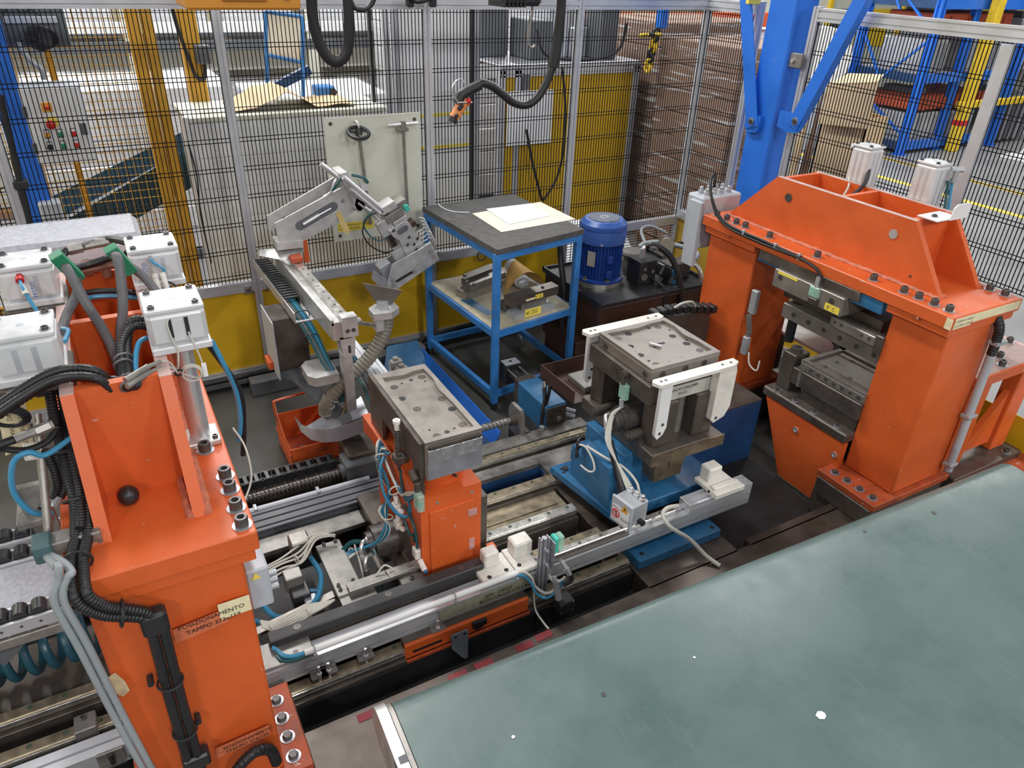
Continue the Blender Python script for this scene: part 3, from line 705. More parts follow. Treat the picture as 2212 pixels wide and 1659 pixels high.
# ================================================================ beyond the fence, right
t = thing('cardboard_box', 'tall open tan cardboard box standing behind the right-hand fence', 'box', (5.3, 3.75, 0))
CARDL = mat('light_cardboard', (.70, .52, .31), .75, var=.05, scale=4)
obj('front_wall', MB().box(5.0, 5.012, 3.63, 4.04, .0, 1.56), CARDL, t)
obj('side_wall', MB().box(5.0, 5.22, 4.03, 4.042, 0, 1.56), CARDD, t)
obj('side_wall', MB().box(5.0, 5.22, 3.63, 3.642, 0, 1.56), CARDL, t)
obj('back_wall', MB().box(5.21, 5.222, 3.63, 4.04, 0, 1.56), CARDL, t)
obj('front_flap', MB().prism([(4.995, 3.63, 1.80), (4.995, 4.06, 1.73), (4.94, 4.02, 1.46), (4.94, 3.58, 1.50)], (.01, 0, .002)), CARDL, t)
obj('top_flap', MB().prism([(4.995, 3.64, 1.80), (4.995, 4.05, 1.735), (5.2, 4.05, 1.80), (5.2, 3.75, 1.83)], (0, 0, .008)), CARDL, t)
obj('gap_shade_sheet', MB().prism([(4.96, 4.055, 1.70), (4.97, 4.12, 1.05), (5.02, 4.16, .4), (5.02, 4.05, .4)], (.01, 0, 0)), CARDD, t)  # dark sheet stands in for the shaded gap beside the front wall
obj('left_panel', MB().box(4.98, 4.992, 4.16, 4.26, 0, 1.45), CARDL, t)
# pallet rack
t = thing('pallet_rack', 'tall blue pallet rack carrying grey machines and red-brown plates, far right', 'rack', (12.2, 7.9, 0))
ups = [(11.06, 7.35), (11.06, 8.55), (12.03, 7.42), (13.25, 7.25), (14.4, 8.4), (13.25, 8.5)]
for x, y in ups:
    u_ = obj('upright', MB().prism([(x + a, y + c, 0) for a, c in slot_poly(.12, .10, s=.04, d=.03)], (0, 0, 4.0)), BLUE, t)
    b = MB()
    for k in range(24): b.cyl((x - .061, y, .3 + .15 * k), (x - .055, y, .3 + .15 * k), .012, n=8)
    obj('slot_holes', b, BLUE_D, u_, 'stuff')
    obj('foot_plate', MB().box(x - .1, x + .1, y - .09, y + .09, 0, .01), BLUE, t)
for p0, p1 in (((11.06, 8.5, 1.62), (11.06, 8.05, 1.05)), ((11.06, 8.0, 1.05), (11.06, 7.4, 1.62)), ((11.06, 8.5, 2.6), (11.06, 7.4, 1.75)), ((11.06, 8.5, .9), (11.06, 7.4, .3)), ((11.06, 8.5, 2.7), (11.06, 8.0, 2.0))):
    obj('diagonal', MB().bar(p0, p1, .04, .03), BLUE, t)
for z in (.12, 1.10, 2.10, 2.55):
    obj('beam', MB().box(11.1, 13.2, 7.33, 7.39, z - .06, z + .07), BLUE, t)
    obj('beam', MB().box(11.05, 11.11, 7.4, 8.5, z - .06, z + .06), BLUE_D, t)
    obj('beam', MB().box(11.1, 16.5, 8.46, 8.54, z - .06, z + .07), BLUE, t)
    obj('shelf_deck', MB().box(11.1, 14.4, 7.4, 8.46, z + .05, z + .08), GALV, t)
for i, (x0, x1, y0, y1, z0, z1, m_, lb) in enumerate([
    (11.25, 11.75, 7.5, 8.3, 1.18, 1.62, MACHG, 'grey machine with ribbed sides on the middle rack shelf, left of the blue upright'),
    (12.15, 13.1, 7.5, 8.4, 1.18, 1.72, MACHG, 'long grey machine bed on the middle rack shelf beside the yellow post'),
    (11.3, 13.1, 7.45, 8.35, 1.78, 1.98, DKORG, 'red-brown plate lying high on the rack above the grey machines'),
    (11.25, 13.1, 7.45, 8.35, .62, .84, DKORG, 'red-brown plate on the low rack shelf'),
    (11.3, 12.9, 7.45, 8.3, .2, .58, MACHG, 'pale grey machine bed on the lowest rack shelf'),
    (13.5, 14.3, 7.3, 8.2, .05, .75, GREYDP, 'dark grey crate on the ground right of the yellow guard post'),
    (13.5, 14.2, 7.5, 8.2, 1.18, 1.9, MACHG, 'pale machine on the middle rack shelf, right of the yellow post')
    ]):
    q = thing('stored_machine' if m_ is not DKORG else 'stored_plate', lb, 'machine' if m_ is not DKORG else 'plate', ((x0 + x1) / 2, (y0 + y1) / 2, z0))
    obj('body', MB().box(x0, x1, y0, y1, z0, z1, .02), m_, q)
    for k in range(4):
        x = x0 + (x1 - x0) * (k + .5) / 4
        obj('rib', MB().box(x - .03, x + .03, y0 - .03, y0, z0, z1 - .04, .006), m_ if m_ is DKORG else GALV, q)
    obj('top_block', MB().box(x0 + .1, x0 + .35, y0 + .1, y1 - .2, z1, z1 + .09, .01), GREYDP, q)
t = thing('yellow_guard_post', 'bright yellow guard post with a red band, in front of the blue rack', 'post', (12.1, 7.2, 0))
obj('post', MB().box(12.1, 12.26, 7.14, 7.28, 0, 3.4, .01), YELB, t)
obj('red_band', MB().box(12.095, 12.265, 7.135, 7.285, .40, .48), RED, t)
obj('rail', MB().box(12.0, 15.5, 7.16, 7.26, .66, .76, .008), YELB, t)
t = thing('white_tripod_stand', 'white frame stand at the right edge beyond the fence', 'stand', (12.6, 5.9, 0))
for a_, c_ in (((12.9, 5.9, 0), (13.2, 6.2, 1.0)), ((12.9, 6.5, 0), (13.2, 6.2, 1.0)), ((13.6, 6.0, 0), (13.25, 6.2, 1.0))): obj('leg', MB().bar(a_, c_, .09, .06), WHITE, t)
obj('foot_plate', MB().box(12.5, 13.8, 5.7, 6.6, 0, .05, .01), WHITE, t)
obj('top_plate', MB().box(13.0, 13.5, 6.0, 6.5, .98, 1.04, .01), WHITE, t)
t = thing('far_machine', 'cream and orange machinery far off beyond the rack', 'machine', (22, 15, 0))
obj('housing', MB().box(17, 32, 16, 18, 0, 3.5, .05), CREAM, t)
for k in range(9):
    x = 17.6 + 1.6 * k
    obj('window', MB().box(x, x + .9, 15.97, 16, .5, 1.5), (DKORG, GREYDP, YELB)[k % 3], t)
    obj('yellow_frame', MB().box(x - .25, x - .12, 15.9, 16, .2, 2.2), YELB, t)
single('white_drum', MB().cyl((9.6, 8.0, 1.35), (10.5, 9.3, 1.35), .42, n=28), WHITE, 'large white drum-shaped cover behind the tan cardboard box', 'drum')
single('drum_cradle', MB().box(9.6, 10.6, 8.1, 9.2, 0, .95, .02), GREYP, 'grey cradle under the large white drum', 'stand')

# ================================================================ presses
def press(name, label, xi, sg, W_, colw, y0, yc, uo, zt, ty, tr2, fu, loc):
    """xi: x of the inner plate edge, sg: direction away from the cell middle, y0: near plate edge, yc: far plate edge"""
    t = thing(name, label, 'press', loc)
    X = lambda u: xi + sg * u
    def bx(u0, u1, a, c, z0, z1, bev=0.0): return MB().box(min(X(u0), X(u1)), max(X(u0), X(u1)), a, c, z0, z1, bev)
    obj('top_plate', bx(0, W_, y0, yc, 1.19, 1.25, .004), ORANGE, t)
    for a, c in ((y0 + .01, y0 + .31), (yc - .41, yc - .02)):
        hp = obj('column_head_plate', bx(.012, W_ - .012, a, c, 1.152, 1.19, .003), ORANGE, t)
        obj('column', bx(.045, colw, a + .01, c - .015, .285, 1.152, .006), ORANGE, t)
        obj('foot_flange', bx(fu - .05, colw + .06, a - .02, c + .02, .25, .285, .003), ORANGE_D, t)
        obj('foot_block', bx(fu - .055, colw + .04, a - .01, c + .01, .15, .25, .004), STEEL_D, t)
        bolts(t, [(X(fu), a + .03 + .075 * k, .285) for k in range(4)], .016, .014, True, True)
        # small key between plate and head
        b = MB(); yk = (a + c) / 2; 
        b.box(min(X(0) - .0015, X(0) + .0015), max(X(0) - .0015, X(0) + .0015), yk - .012, yk + .012, 1.180, 1.197)
        obj('key', b, ORANGE_D, hp)
    # trapezoid box
    (tb0, tt0, tt1, tb1) = ty
    for u in (uo, tr2):
        x = X(u)
        obj('side_web', MB().prism([(x, tb0, 1.25), (x, tt0 + (tb0 - tt0) * .0, zt), (x, tt1, zt), (x, tb1, 1.25)] if True else [], (sg * .03, 0, 0)), ORANGE, t)
    for k, y in enumerate((tt0 + .015, (tt0 + tt1) / 2 - .005, tt1 - .04)):
        obj('cross_web', bx(uo + .03, tr2, y, y + .026, 1.25, zt), ORANGE, t)
    # paler, greyer top edges of the webs
    b = MB()
    for u in (uo, tr2): b.box(min(X(u), X(u + .03)), max(X(u), X(u + .03)), tt0, tt1, zt, zt + .0012)
    obj('pale_edge', b, REDTOP, t)
    # weld beads along the webs
    rr = random.Random(3)
    for u, sd in ((uo, -1), (uo + .03, 1), (tr2 + .03, 1)):
        pts = [V((X(u + sd * (.004 + .004 * rr.random())), tb0 + (tb1 - tb0) * k / 90, 1.251 + .004 * rr.random())) for k in range(91)]
        obj('weld_bead', MB().tube(pts, .0105, 6, 1), WELD, t)
    return t, X, bx
rp, RX, rbx = press('gantry_press', 'large orange gantry press on the right with two tall columns', 3.0, 1, .50, .41, 1.53, 3.08, .13, 1.54, (1.69, 1.905, 2.72, 3.02), .41, -.06, (3.25, 2.3, .15))
lp, LX, lbx = press('gantry_press', 'orange gantry press in the left foreground under four white cylinders', .148, -1, .423, .398, 1.497, 3.0, .10, 1.575, (1.615, 1.78, 2.62, 2.80), .315, .013, (-.07, 2.2, .15))
# plate screws
bolts(rp, [(3.05, y, 1.25) for y in (1.59, 1.66, 1.735, 1.81, 1.97, 2.30, 2.62, 2.80, 2.87, 2.945, 3.025)] + [(3.455, y, 1.25) for y in (1.59, 1.66, 1.735, 1.80)], .0165, .026)
bolts(lp, [(.12, y, 1.25) for y in (1.535, 1.608, 1.69, 1.757)] + [(.092, 1.905, 1.25)], .0165, .026)
# lifting holes
for y, m_ in ((2.62, BOLT), (1.99, CHROME)): obj('lifting_hole', MB().cyl((3.129, y, 1.455), (3.126, y, 1.455), .022, n=18), m_, rp)
for y in (1.78,): obj('screw_hole', MB().cyl((3.129, y + .07, 1.30), (3.127, y + .07, 1.30), .006, n=8), BOLT, rp)
# right press: label strip on the near plate edge
st = sticker('label', (3.012, 1.529, 1.195), (1, 0, 0), (0, 0, 1), .12, .05, LABELC, rp)
text('STAMPO 4 ANELLI', (3.02, 1.5275, 1.224), (1, 0, 0), (0, 0, 1), .011, INK, st)
text('[2.CORSA CORTA]', (3.02, 1.5275, 1.203), (1, 0, 0), (0, 0, 1), .011, INK, st)
sticker('tape_strip', (3.132, 1.529, 1.205), (1, 0, 0), (0, 0, 1), .35, .04, LABELC, rp)
sticker('tape_strip', (2.999, 1.56, 1.194), (0, -1, 0), (0, 0, 1), .03, .05, LABELC, rp)
# white angle bracket at the near end of the webs
br = obj('bracket', MB().box(3.20, 3.36, 1.85, 1.95, 1.5415, 1.548, .001), WHITE, rp)
obj('bracket_flange', MB().prism([(3.28, 1.85, 1.5415), (3.40, 1.85, 1.5415), (3.41, 1.85, 1.56), (3.41, 1.85, 1.60), (3.395, 1.85, 1.61), (3.31, 1.85, 1.61), (3.29, 1.85, 1.595)], (0, -.006, 0)), WHITE, br)
inst('bolt', bolt_mesh(.011, .008, True), (3.25, 1.90, 1.548), rp)
# junction box at far end
jb = obj('junction_box', MB().box(3.02, 3.32, 3.12, 3.26, 1.02, 1.33, .01), GREYP, rp)
for k in range(8):
    x = 3.08 + .055 * (k % 4); y = 3.16 + .055 * (k // 4)
    obj('cable_gland', MB().lathe([(.016, 0), (.016, .018), (.012, .02), (.012, .035), (.006, .04)], (x, y, 1.33), n=10), MACHG, jb)
obj('side_plate', MB().box(2.99, 3.02, 3.10, 3.20, .92, 1.31, .004), GREYP, rp)
# cable from the box along the plate edge to the sensor
def cable(par, pts, r, m_, name='cable', n=8, sub=6, **k): return obj(name, MB().tube(pts, r, n, sub, **k), m_, par)
cable(rp, [(3.14, 3.17, 1.34), (3.11, 3.15, 1.43), (3.03, 3.10, 1.44), (2.99, 3.03, 1.36), (2.99, 2.95, 1.27), (2.99, 2.83, 1.235), (2.99, 2.6, 1.23), (2.99, 2.35, 1.235), (2.985, 2.24, 1.22), (2.985, 2.20, 1.19)], .008, BLACK)
cable(rp, [(3.15, 3.18, 1.34), (3.12, 3.16, 1.44), (3.04, 3.11, 1.455), (2.995, 3.04, 1.37), (2.992, 2.95, 1.28), (2.992, 2.83, 1.248), (2.992, 2.6, 1.245), (2.99, 2.35, 1.24)], .007, BLACK)
for y in (2.75, 2.52, 2.36): obj('cable_clip', MB().box(2.985, 3.0, y - .008, y + .008, 1.222, 1.258, .002), MACHG, rp)
sn = obj('position_sensor', MB().cyl((2.975, 2.205, 1.19), (2.975, 2.205, 1.14), .011, n=12), CHROME, rp)
obj('clear_body', MB().box(2.962, 2.985, 2.175, 2.235, 1.085, 1.14, .006), CLEAR, sn)
obj('teal_core', MB().box(2.966, 2.982, 2.212, 2.23, 1.095, 1.13, .003), TEAL, sn)
obj('stop_block', MB().box(2.955, 2.975, 2.17, 2.22, 1.05, 1.085, .003), STEEL_D, sn)
# upper tool
ut = obj('upper_tool_holder', MB().box(3.0, 3.38, 1.98, 2.62, 1.14, 1.19, .002), STEEL_D, rp)
obj('blue_end_block', MB().box(3.01, 3.04, 2.49, 2.63, 1.125, 1.185, .002), BLUE_M, ut)
obj('blue_end_block', MB().box(3.01, 3.04, 1.86, 2.03, 1.125, 1.185, .002), BLUE_M, ut)
die = obj('upper_die', MB().box(2.975, 3.28, 2.035, 2.475, 1.045, 1.14, .003), DIE, rp)
for y in (2.43, 2.10): obj('socket_screw', MB().cyl((2.975, y, 1.105), (2.972, y, 1.105), .014, n=12), BOLT, die)
ly = sticker('label', (2.974, 2.13, 1.052), (0, -1, 0), (0, 0, 1), .085, .035, LABELY, die)
text('0° C', (2.972, 2.118, 1.060), (0, -1, 0), (0, 0, 1), .019, INK, ly)
sticker('printed_strip', (2.974, 2.45, 1.122), (0, -1, 0), (0, 0, 1), .13, .014, LABELY, die)
ram = obj('ram', MB().box(3.12, 3.34, 1.9, 2.5, .95, 1.05), STEEL_D, rp)
rpl = obj('ram_plate', MB().box(3.06, 3.40, 1.82, 2.44, .865, .945, .003), DIE, rp)
for k in range(6): obj('socket_screw', MB().cyl((3.06, 1.86 + .1 * k, .905), (3.057, 1.86 + .1 * k, .905), .013, n=12), BOLT, rpl)
sb = obj('clamp_block', MB().box(3.03, 3.10, 1.86, 2.12, .955, 1.005, .004), STEEL, rp)
for y in (1.89, 1.93, 2.05, 2.09): obj('screw', MB().cyl((3.03, y, .985), (3.027, y, .985), .007, n=8), BOLT, sb)
obj('side_block', MB().box(3.03, 3.10, 1.82, 1.86, .93, 1.02, .004), STEEL_D, rp)
obj('guide_pillar', MB().cyl((3.12, 2.40, .72), (3.12, 2.40, .95), .026, n=16), BLACKP, rp)
obj('outfeed_plate', MB().box(3.43, 4.08, 1.95, 2.95, .56, .58, .003), ALU_C, rp)
obj('outfeed_leg', MB().box(3.50, 3.58, 2.78, 2.86, .25, .56), STEEL_D, rp)
for k in range(2): cable(rp, [(3.60 + .07 * k, 2.62, .72), (3.55 + .06 * k, 2.50, .68), (3.50 + .05 * k, 2.36, .62), (3.46 + .05 * k, 2.22, .60), (3.44 + .06 * k, 2.02, .595)], .013, BLACK, 'hydraulic_hose')
obj('hose_clamp', MB().box(3.48, 3.60, 2.33, 2.37, .585, .65, .005), GREYDP, rp)
# limit switches on the far column
sw = obj('limit_switch', MB().box(3.04, 3.07, 2.61, 2.655, .80, .94, .004), MACHG, rp)
obj('roller_arm', MB().bar((3.03, 2.63, .80), (3.03, 2.60, .70), .012, .03).cyl((3.02, 2.6, .69), (3.035, 2.6, .69), .015, n=12), STEEL, sw)
sw = obj('limit_switch', MB().box(3.03, 3.06, 2.60, 2.64, .55, .66, .004), MACHG, rp)
cable(rp, [(3.04, 2.58, .58), (3.03, 2.55, .52), (3.04, 2.50, .50), (3.05, 2.50, .56)], .005, WCABLE)
# lower tool and table
tb = obj('table_plate', MB().box(2.98, 3.42, 1.82, 2.38, .43, .485, .008), STEEL_D, rp)
obj('apron', MB().prism([(2.985, 2.35, .43), (2.985, 2.14, .004), (2.985, 1.82, .004), (2.985, 1.82, .43)], (.03, 0, 0)), ORANGE, rp)
obj('apron_foot_strip', MB().prism([(2.975, 2.15, .004), (2.975, 1.82, .004), (2.975, 1.82, .02), (2.975, 2.16, .02)], (.01, 0, 0)), STEEL_D, rp)
for y, z in ((2.111, .345), (1.855, .345)): obj('socket_screw', MB().lathe([(.016, 0), (.016, .006), (.009, .006), (.009, .002)], (2.985, y, z), (-1, 0, 0), 14), CHROME, rp)
ld = obj('lower_die', MB().box(3.02, 3.36, 1.82, 2.25, .56, .655, .004), STEEL_D, rp)
lt = obj('die_top', MB().box(3.03, 3.35, 1.82, 2.22, .655, .70, .003), DIE, rp)
for k in range(8): obj('socket_screw', MB().cyl((3.03, 1.85 + .05 * k, .678), (3.027, 1.85 + .05 * k, .678), .010, n=10), BOLT, lt)
b = MB()
b.box(3.03, 3.35, 2.195, 2.22, .70, .712).box(3.325, 3.35, 1.82, 2.22, .70, .712).prism([(3.03, 1.82, .70), (3.05, 1.82, .70), (3.05, 1.95, .70), (3.045, 2.05, .70), (3.06, 2.2, .70), (3.03, 2.2, .70)], (0, 0, .012))
obj('raised_rim', b, DIE, lt)
for x, y in ((3.1, 2.12), (3.2, 2.13), (3.28, 2.1), (3.12, 1.98), (3.28, 1.9), (3.15, 1.85), (3.22, 1.8)): obj('hole', MB().cyl((x, y, .7005), (x, y, .7015), .011, n=12), BOLT, lt)
obj('riser', MB().box(3.05, 3.34, 1.83, 2.18, .485, .56), STEEL_D, rp)
obj('guide_bush', MB().box(3.05, 3.16, 2.27, 2.36, .485, .70, .004).cyl((3.10, 2.315, .70), (3.10, 2.315, .725), .032, n=18), STEEL_D, rp)
obj('bush_bore', MB().cyl((3.10, 2.315, .7255), (3.10, 2.315, .7265), .022, n=16), PIT, rp)
bolts(rp, [(3.01, y, .485) for y in (2.18, 2.05, 1.90)] + [(3.0, 2.3, .485)], .013, .012)
obj('post', MB().cyl((3.03, 2.2, .56), (3.03, 2.2, .68), .014, n=10), STEEL, rp)
# conduit down the near right corner of the press
cd = obj('conduit', MB().cyl((3.425, 1.515, .33), (3.385, 1.515, 1.03), .020, n=14), GREYP, rp)
cable(rp, [(3.385, 1.515, 1.0), (3.38, 1.515, 1.07), (3.37, 1.52, 1.14), (3.385, 1.57, 1.19), (3.43, 1.62, 1.20)], .021, BLACK, 'corrugated_hose', 10, 6, rib=.06, ribstep=.006)
for z in (.37, .66, 1.06): obj('pipe_clip', MB().box(3.36 + .045 * (1.06 - z), 3.44 + .02 * (1.06 - z), 1.493, 1.54, z - .010, z + .010, .003), MACHG, rp)
# far cylinders of the right press
def cyl_unit(par, cx, cy, s, zt, zb, flange=True, label=None, slots_=True):
    bd = obj('cylinder', MB().box(cx - s / 2, cx + s / 2, cy - s / 2, cy + s / 2, zb, zt - .012, .012), WHITE_C, par)
    obj('end_cap', MB().box(cx - s / 2, cx + s / 2, cy - s / 2, cy + s / 2, zt - .012, zt, .006), WHITE_C, bd)
    me = bolt_mesh(.0085, .007, True)
    for a in (-1, 1):
        for c in (-1, 1): inst('bolt', me, (cx + a * s * .37, cy + c * s * .37, zt), bd)
    obj('centre_mark', MB().cyl((cx, cy, zt), (cx, cy, zt + .0008), .008, n=12), GREYP, bd)
    for k in (-1, 1):
        obj('sensor_groove', MB().box(cx + k * s * .14 - .006, cx + k * s * .14 + .006, cy - s / 2 - .001, cy - s / 2 + .001, zb + .01, zt - .03), ALU, bd)
        obj('sensor_groove', MB().box(cx - s / 2 - .001, cx - s / 2 + .001, cy + k * s * .14 - .006, cy + k * s * .14 + .006, zb + .01, zt - .03), ALU, bd)
    return bd
for y in (2.50, 2.13):
    c_ = cyl_unit(rp, 3.505, y, .115, 1.72, 1.44)
    obj('rod_neck', MB().cyl((3.505, y, 1.255), (3.505, y, 1.44), .045, n=20), WHITE_C, rp)
    obj('mount_flange', MB().box(3.44, 3.57, y - .06, y + .06, 1.40, 1.425, .004), WHITE_C, rp)
    obj('bracket', MB().box(3.431, 3.46, y - .03, y + .03, 1.255, 1.40, .004), WHITE_C, rp)
el = obj('elbow_fitting', MB().cyl((3.565, 2.08, 1.69), (3.605, 2.04, 1.69), .013, n=10).cyl((3.545, 2.07, 1.69), (3.575, 2.065, 1.69), .013, n=10).cyl((3.545, 2.07, 1.69), (3.545, 2.07, 1.64), .013, n=10).cyl((3.575, 2.055, 1.69), (3.575, 2.055, 1.63), .013, n=10), MACHG, rp)
for k, (dx, m_) in enumerate(((0, TUBET), (.03, TUBEC))):
    cable(rp, [(3.545 + dx, 2.065, 1.65), (3.545 + dx, 2.05, 1.58), (3.52 + dx, 2.02, 1.51), (3.44 + dx, 1.99, 1.50), (3.36 + dx * .6, 1.98, 1.45), (3.30, 1.97, 1.36)], .0075, m_, 'air_tube')
cable(rp, [(3.58, 2.06, 1.47), (3.50, 2.02, 1.50), (3.42, 1.99, 1.49), (3.33, 1.985, 1.40), (3.29, 1.98, 1.34)], .006, BLACK)
cable(rp, [(3.49, 2.46, 1.62), (3.44, 2.42, 1.57), (3.38, 2.40, 1.53), (3.30, 2.42, 1.46), (3.26, 2.43, 1.35)], .010, BLACK)
cable(rp, [(3.49, 2.54, 1.70), (3.46, 2.55, 1.62), (3.45, 2.53, 1.55), (3.38, 2.47, 1.52), (3.31, 2.45, 1.46), (3.24, 2.46, 1.36)], .005, WCABLE)
obj('elbow_fitting', MB().cyl((3.50, 2.55, 1.69), (3.45, 2.56, 1.71), .011, n=10), MACHG, rp)

# third machine frame behind the right press
t = thing('side_frame', 'orange bolted frame partly hidden behind the right gantry press', 'machine frame', (3.95, 2.1, 0))
obj('top_plate', MB().box(3.47, 4.08, 1.56, 2.7, .76, .82, .004), ORANGE, t)
obj('pale_top', MB().box(3.48, 4.07, 1.57, 2.69, .82, .8212), REDTOP, t)  # thin sheet that makes the plate's upper face paler
bolts(t, [(4.02, y, .8212) for y in (1.62, 1.74, 1.9)] + [(3.72, 1.60, .8212), (3.80, 1.66, .8212)], .017, .026)
obj('leg', MB().box(3.50, 3.66, 1.58, 1.66, .25, .76, .005), ORANGE, t)
obj('leg', MB().box(3.93, 4.06, 1.58, 1.66, .25, .76, .005), ORANGE, t)
obj('rear_wall', MB().box(3.50, 4.06, 2.2, 2.24, .25, .76), ORANGE, t)
obj('gusset', MB().prism([(3.66, 1.60, .3), (3.92, 1.60, .62), (3.92, 1.60, .3)], (0, .03, 0)), ORANGE, t)
obj('foot_plate', MB().box(3.5, 4.1, 1.50, 2.3, .15, .25, .004), STEEL_D, t)
obj('red_base', MB().box(3.62, 4.2, 1.30, 1.56, .15, .21, .004), ORANGE_D, t)
bolts(t, [(4.0, 1.53, .25), (3.85, 1.45, .21)], .016, .02)
obj('floor_support', MB().box(3.45, 4.1, 1.55, 2.6, 0.004, .15), STEEL_D, t)
# ---------------------------------------------------------------- left press fittings
CYL = {}
for nm, cx, cy in (('rf', .0905, 1.965), ('rb', .0905, 2.44), ('lf', -.247, 1.945), ('lb', -.247, 2.43)):
    c_ = cyl_unit(lp, cx, cy, .142, 1.70, 1.597); CYL[nm] = c_
    obj('mount_flange', MB().box(cx - .073, cx + .074, cy - .078, cy + .072, 1.577, 1.597, .003), WHITE_C, lp)
    if nm in ('rf', 'rb'):
        obj('rod_tube', MB().cyl((cx, cy + .005, 1.262), (cx, cy + .005, 1.577), .028, n=24), CHROME, lp)
        fg = obj('rod_foot', MB().box(cx - .05, cx + .05, cy - .045, cy + .05, 1.25, 1.268, .003), ALU_C, lp)
        bolts(fg, [(cx + .036, cy - .03, 1.268)], .008, .009, False)
    else:
        obj('steel_plate', MB().box(cx - .08, cx + .085, cy - .09, cy + .08, 1.555, 1.577, .003), STEEL_D, lp)
# sensors on the right front cylinder
for x in (.072, .112):
    obj('groove_sensor', MB().box(x - .005, x + .005, 1.8925, 1.8945, 1.62, 1.672), BLACKP, CYL['rf'])
cable(lp, [(.072, 1.892, 1.675), (.066, 1.888, 1.66), (.070, 1.886, 1.62), (.077, 1.885, 1.59), (.072, 1.885, 1.55), (.065, 1.885, 1.53)], .0025, WCABLE, 'sensor_cable')
cable(lp, [(.112, 1.892, 1.63), (.118, 1.888, 1.60), (.126, 1.886, 1.56), (.128, 1.884, 1.53), (.115, 1.88, 1.50), (.085, 1.876, 1.515), (.07, 1.875, 1.53)], .0025, WCABLE, 'sensor_cable')
b = MB()
for k in range(2): b.torus((.098, 1.87 - .006 * k, 1.522), (.15, 1, .1), .026 - .003 * k, .0024, 20, 6)
obj('cable_loop', b, WCABLE, lp)
obj('cable_tie', MB().torus((.068, 1.87, 1.53), (0, 1, .3), .010, .003, 12, 6), BLACKP, lp)
obj('cable_tag', MB().box(.125, .137, 1.875, 1.879, 1.50, 1.54), PAPER, lp)
for y0_, k in ((1.765, 0), (1.775, 1)):
    c = obj('plug_connector', MB().cyl((-.055, y0_ + .0, 1.575 + .012 * k), (.0, y0_ + .045, 1.577 + .012 * k), .008, n=10).cyl((.0, y0_ + .045, 1.577 + .012 * k), (.03, y0_ + .07, 1.572 + .012 * k), .006, n=8), STEEL, lp)
    cable(lp, [(.03, y0_ + .07, 1.572 + .012 * k), (.05, y0_ + .085, 1.56 + .01 * k), (.065, 1.87, 1.53)], .003, WCABLE, 'sensor_cable')
# text marks on the rear cylinders
text('FESTO', (.062, 2.3685, 1.612), (0, 0, 1), (-1, 0, 0), .012, BLUEINK, CYL['rb'])
text('FESTO', (-.232, 2.3585, 1.605), (0, 0, 1), (-1, 0, 0), .012, BLUEINK, CYL['lb'])
# air tubes
ft = obj('push_fitting', MB().cyl((.078, 2.37, 1.672), (.078, 2.352, 1.672), .008, n=10), CHROME, CYL['rb'])
cable(lp, [(.078, 2.352, 1.672), (.085, 2.33, 1.668), (.105, 2.325, 1.648), (.10, 2.32, 1.62)], .0045, TUBEC, 'air_tube')
for x in (.078, .100):
    cn = obj('tube_coupling', MB().cyl((x, 2.32, 1.64), (x + .002, 2.30, 1.595), .008, n=12).torus((x, 2.315, 1.63), (0, -.4, -1), .0078, .002, 12, 6), PE, lp)
cable(lp, [(.080, 2.30, 1.595), (.084, 2.27, 1.56), (.085, 2.20, 1.54), (.084, 2.12, 1.54)], .0055, BLACK, 'air_tube')
cable(lp, [(.102, 2.30, 1.595), (.098, 2.26, 1.56), (.096, 2.18, 1.545), (.095, 2.12, 1.545)], .0055, TUBEC, 'air_tube')
cable(lp, [(.108, 2.30, 1.595), (.13, 2.28, 1.575), (.16, 2.25, 1.57), (.175, 2.15, 1.55)], .0055, TUBEC, 'air_tube')
cable(lp, [(.10, 2.315, 1.615), (.125, 2.31, 1.60), (.14, 2.29, 1.575)], .004, BLACK, 'tie_tail')
ft = obj('push_fitting', MB().cyl((-.262, 2.36, 1.672), (-.262, 2.345, 1.672), .011, n=6).cyl((-.262, 2.345, 1.672), (-.262, 2.335, 1.668), .011, n=12), RED, CYL['lb'])
cable(lp, [(-.262, 2.335, 1.668), (-.255, 2.29, 1.655), (-.235, 2.24, 1.61), (-.21, 2.18, 1.575), (-.19, 2.10, 1.57)], .005, TUBEC, 'air_tube')
obj('tape_wrap', MB().cyl((-.260, 2.318, 1.664), (-.252, 2.28, 1.645), .006, .010, n=8), WCABLE, lp)
cable(lp, [(-.19, 2.14, 1.59), (-.165, 2.10, 1.60), (-.175, 2.03, 1.60)], .006, TUBEC, 'air_tube')
# right-hand side air tube down the press
cable(lp, [(.165, 1.92, 1.58), (.185, 1.92, 1.50), (.205, 1.94, 1.40), (.205, 1.95, 1.30), (.19, 1.96, 1.22)], .007, TUBEC, 'air_tube')
cable(lp, [(.15, 1.93, 1.58), (.19, 1.93, 1.48), (.218, 1.95, 1.38), (.21, 1.96, 1.26), (.195, 1.97, 1.16)], .008, BLACK, 'air_tube')
cable(lp, [(.18, 1.96, 1.27), (.20, 1.92, 1.22), (.195, 1.85, 1.16), (.16, 1.80, 1.12)], .003, WCABLE, 'sensor_cable')
# black ball knob
obj('ball_knob', MB().sphere((-.116, 1.753, 1.273), .026, 20), BLACKP, lp)
obj('web_step', MB().box(-.21, .055, 1.80, 1.83, 1.25, 1.262), ORANGE_D, lp)
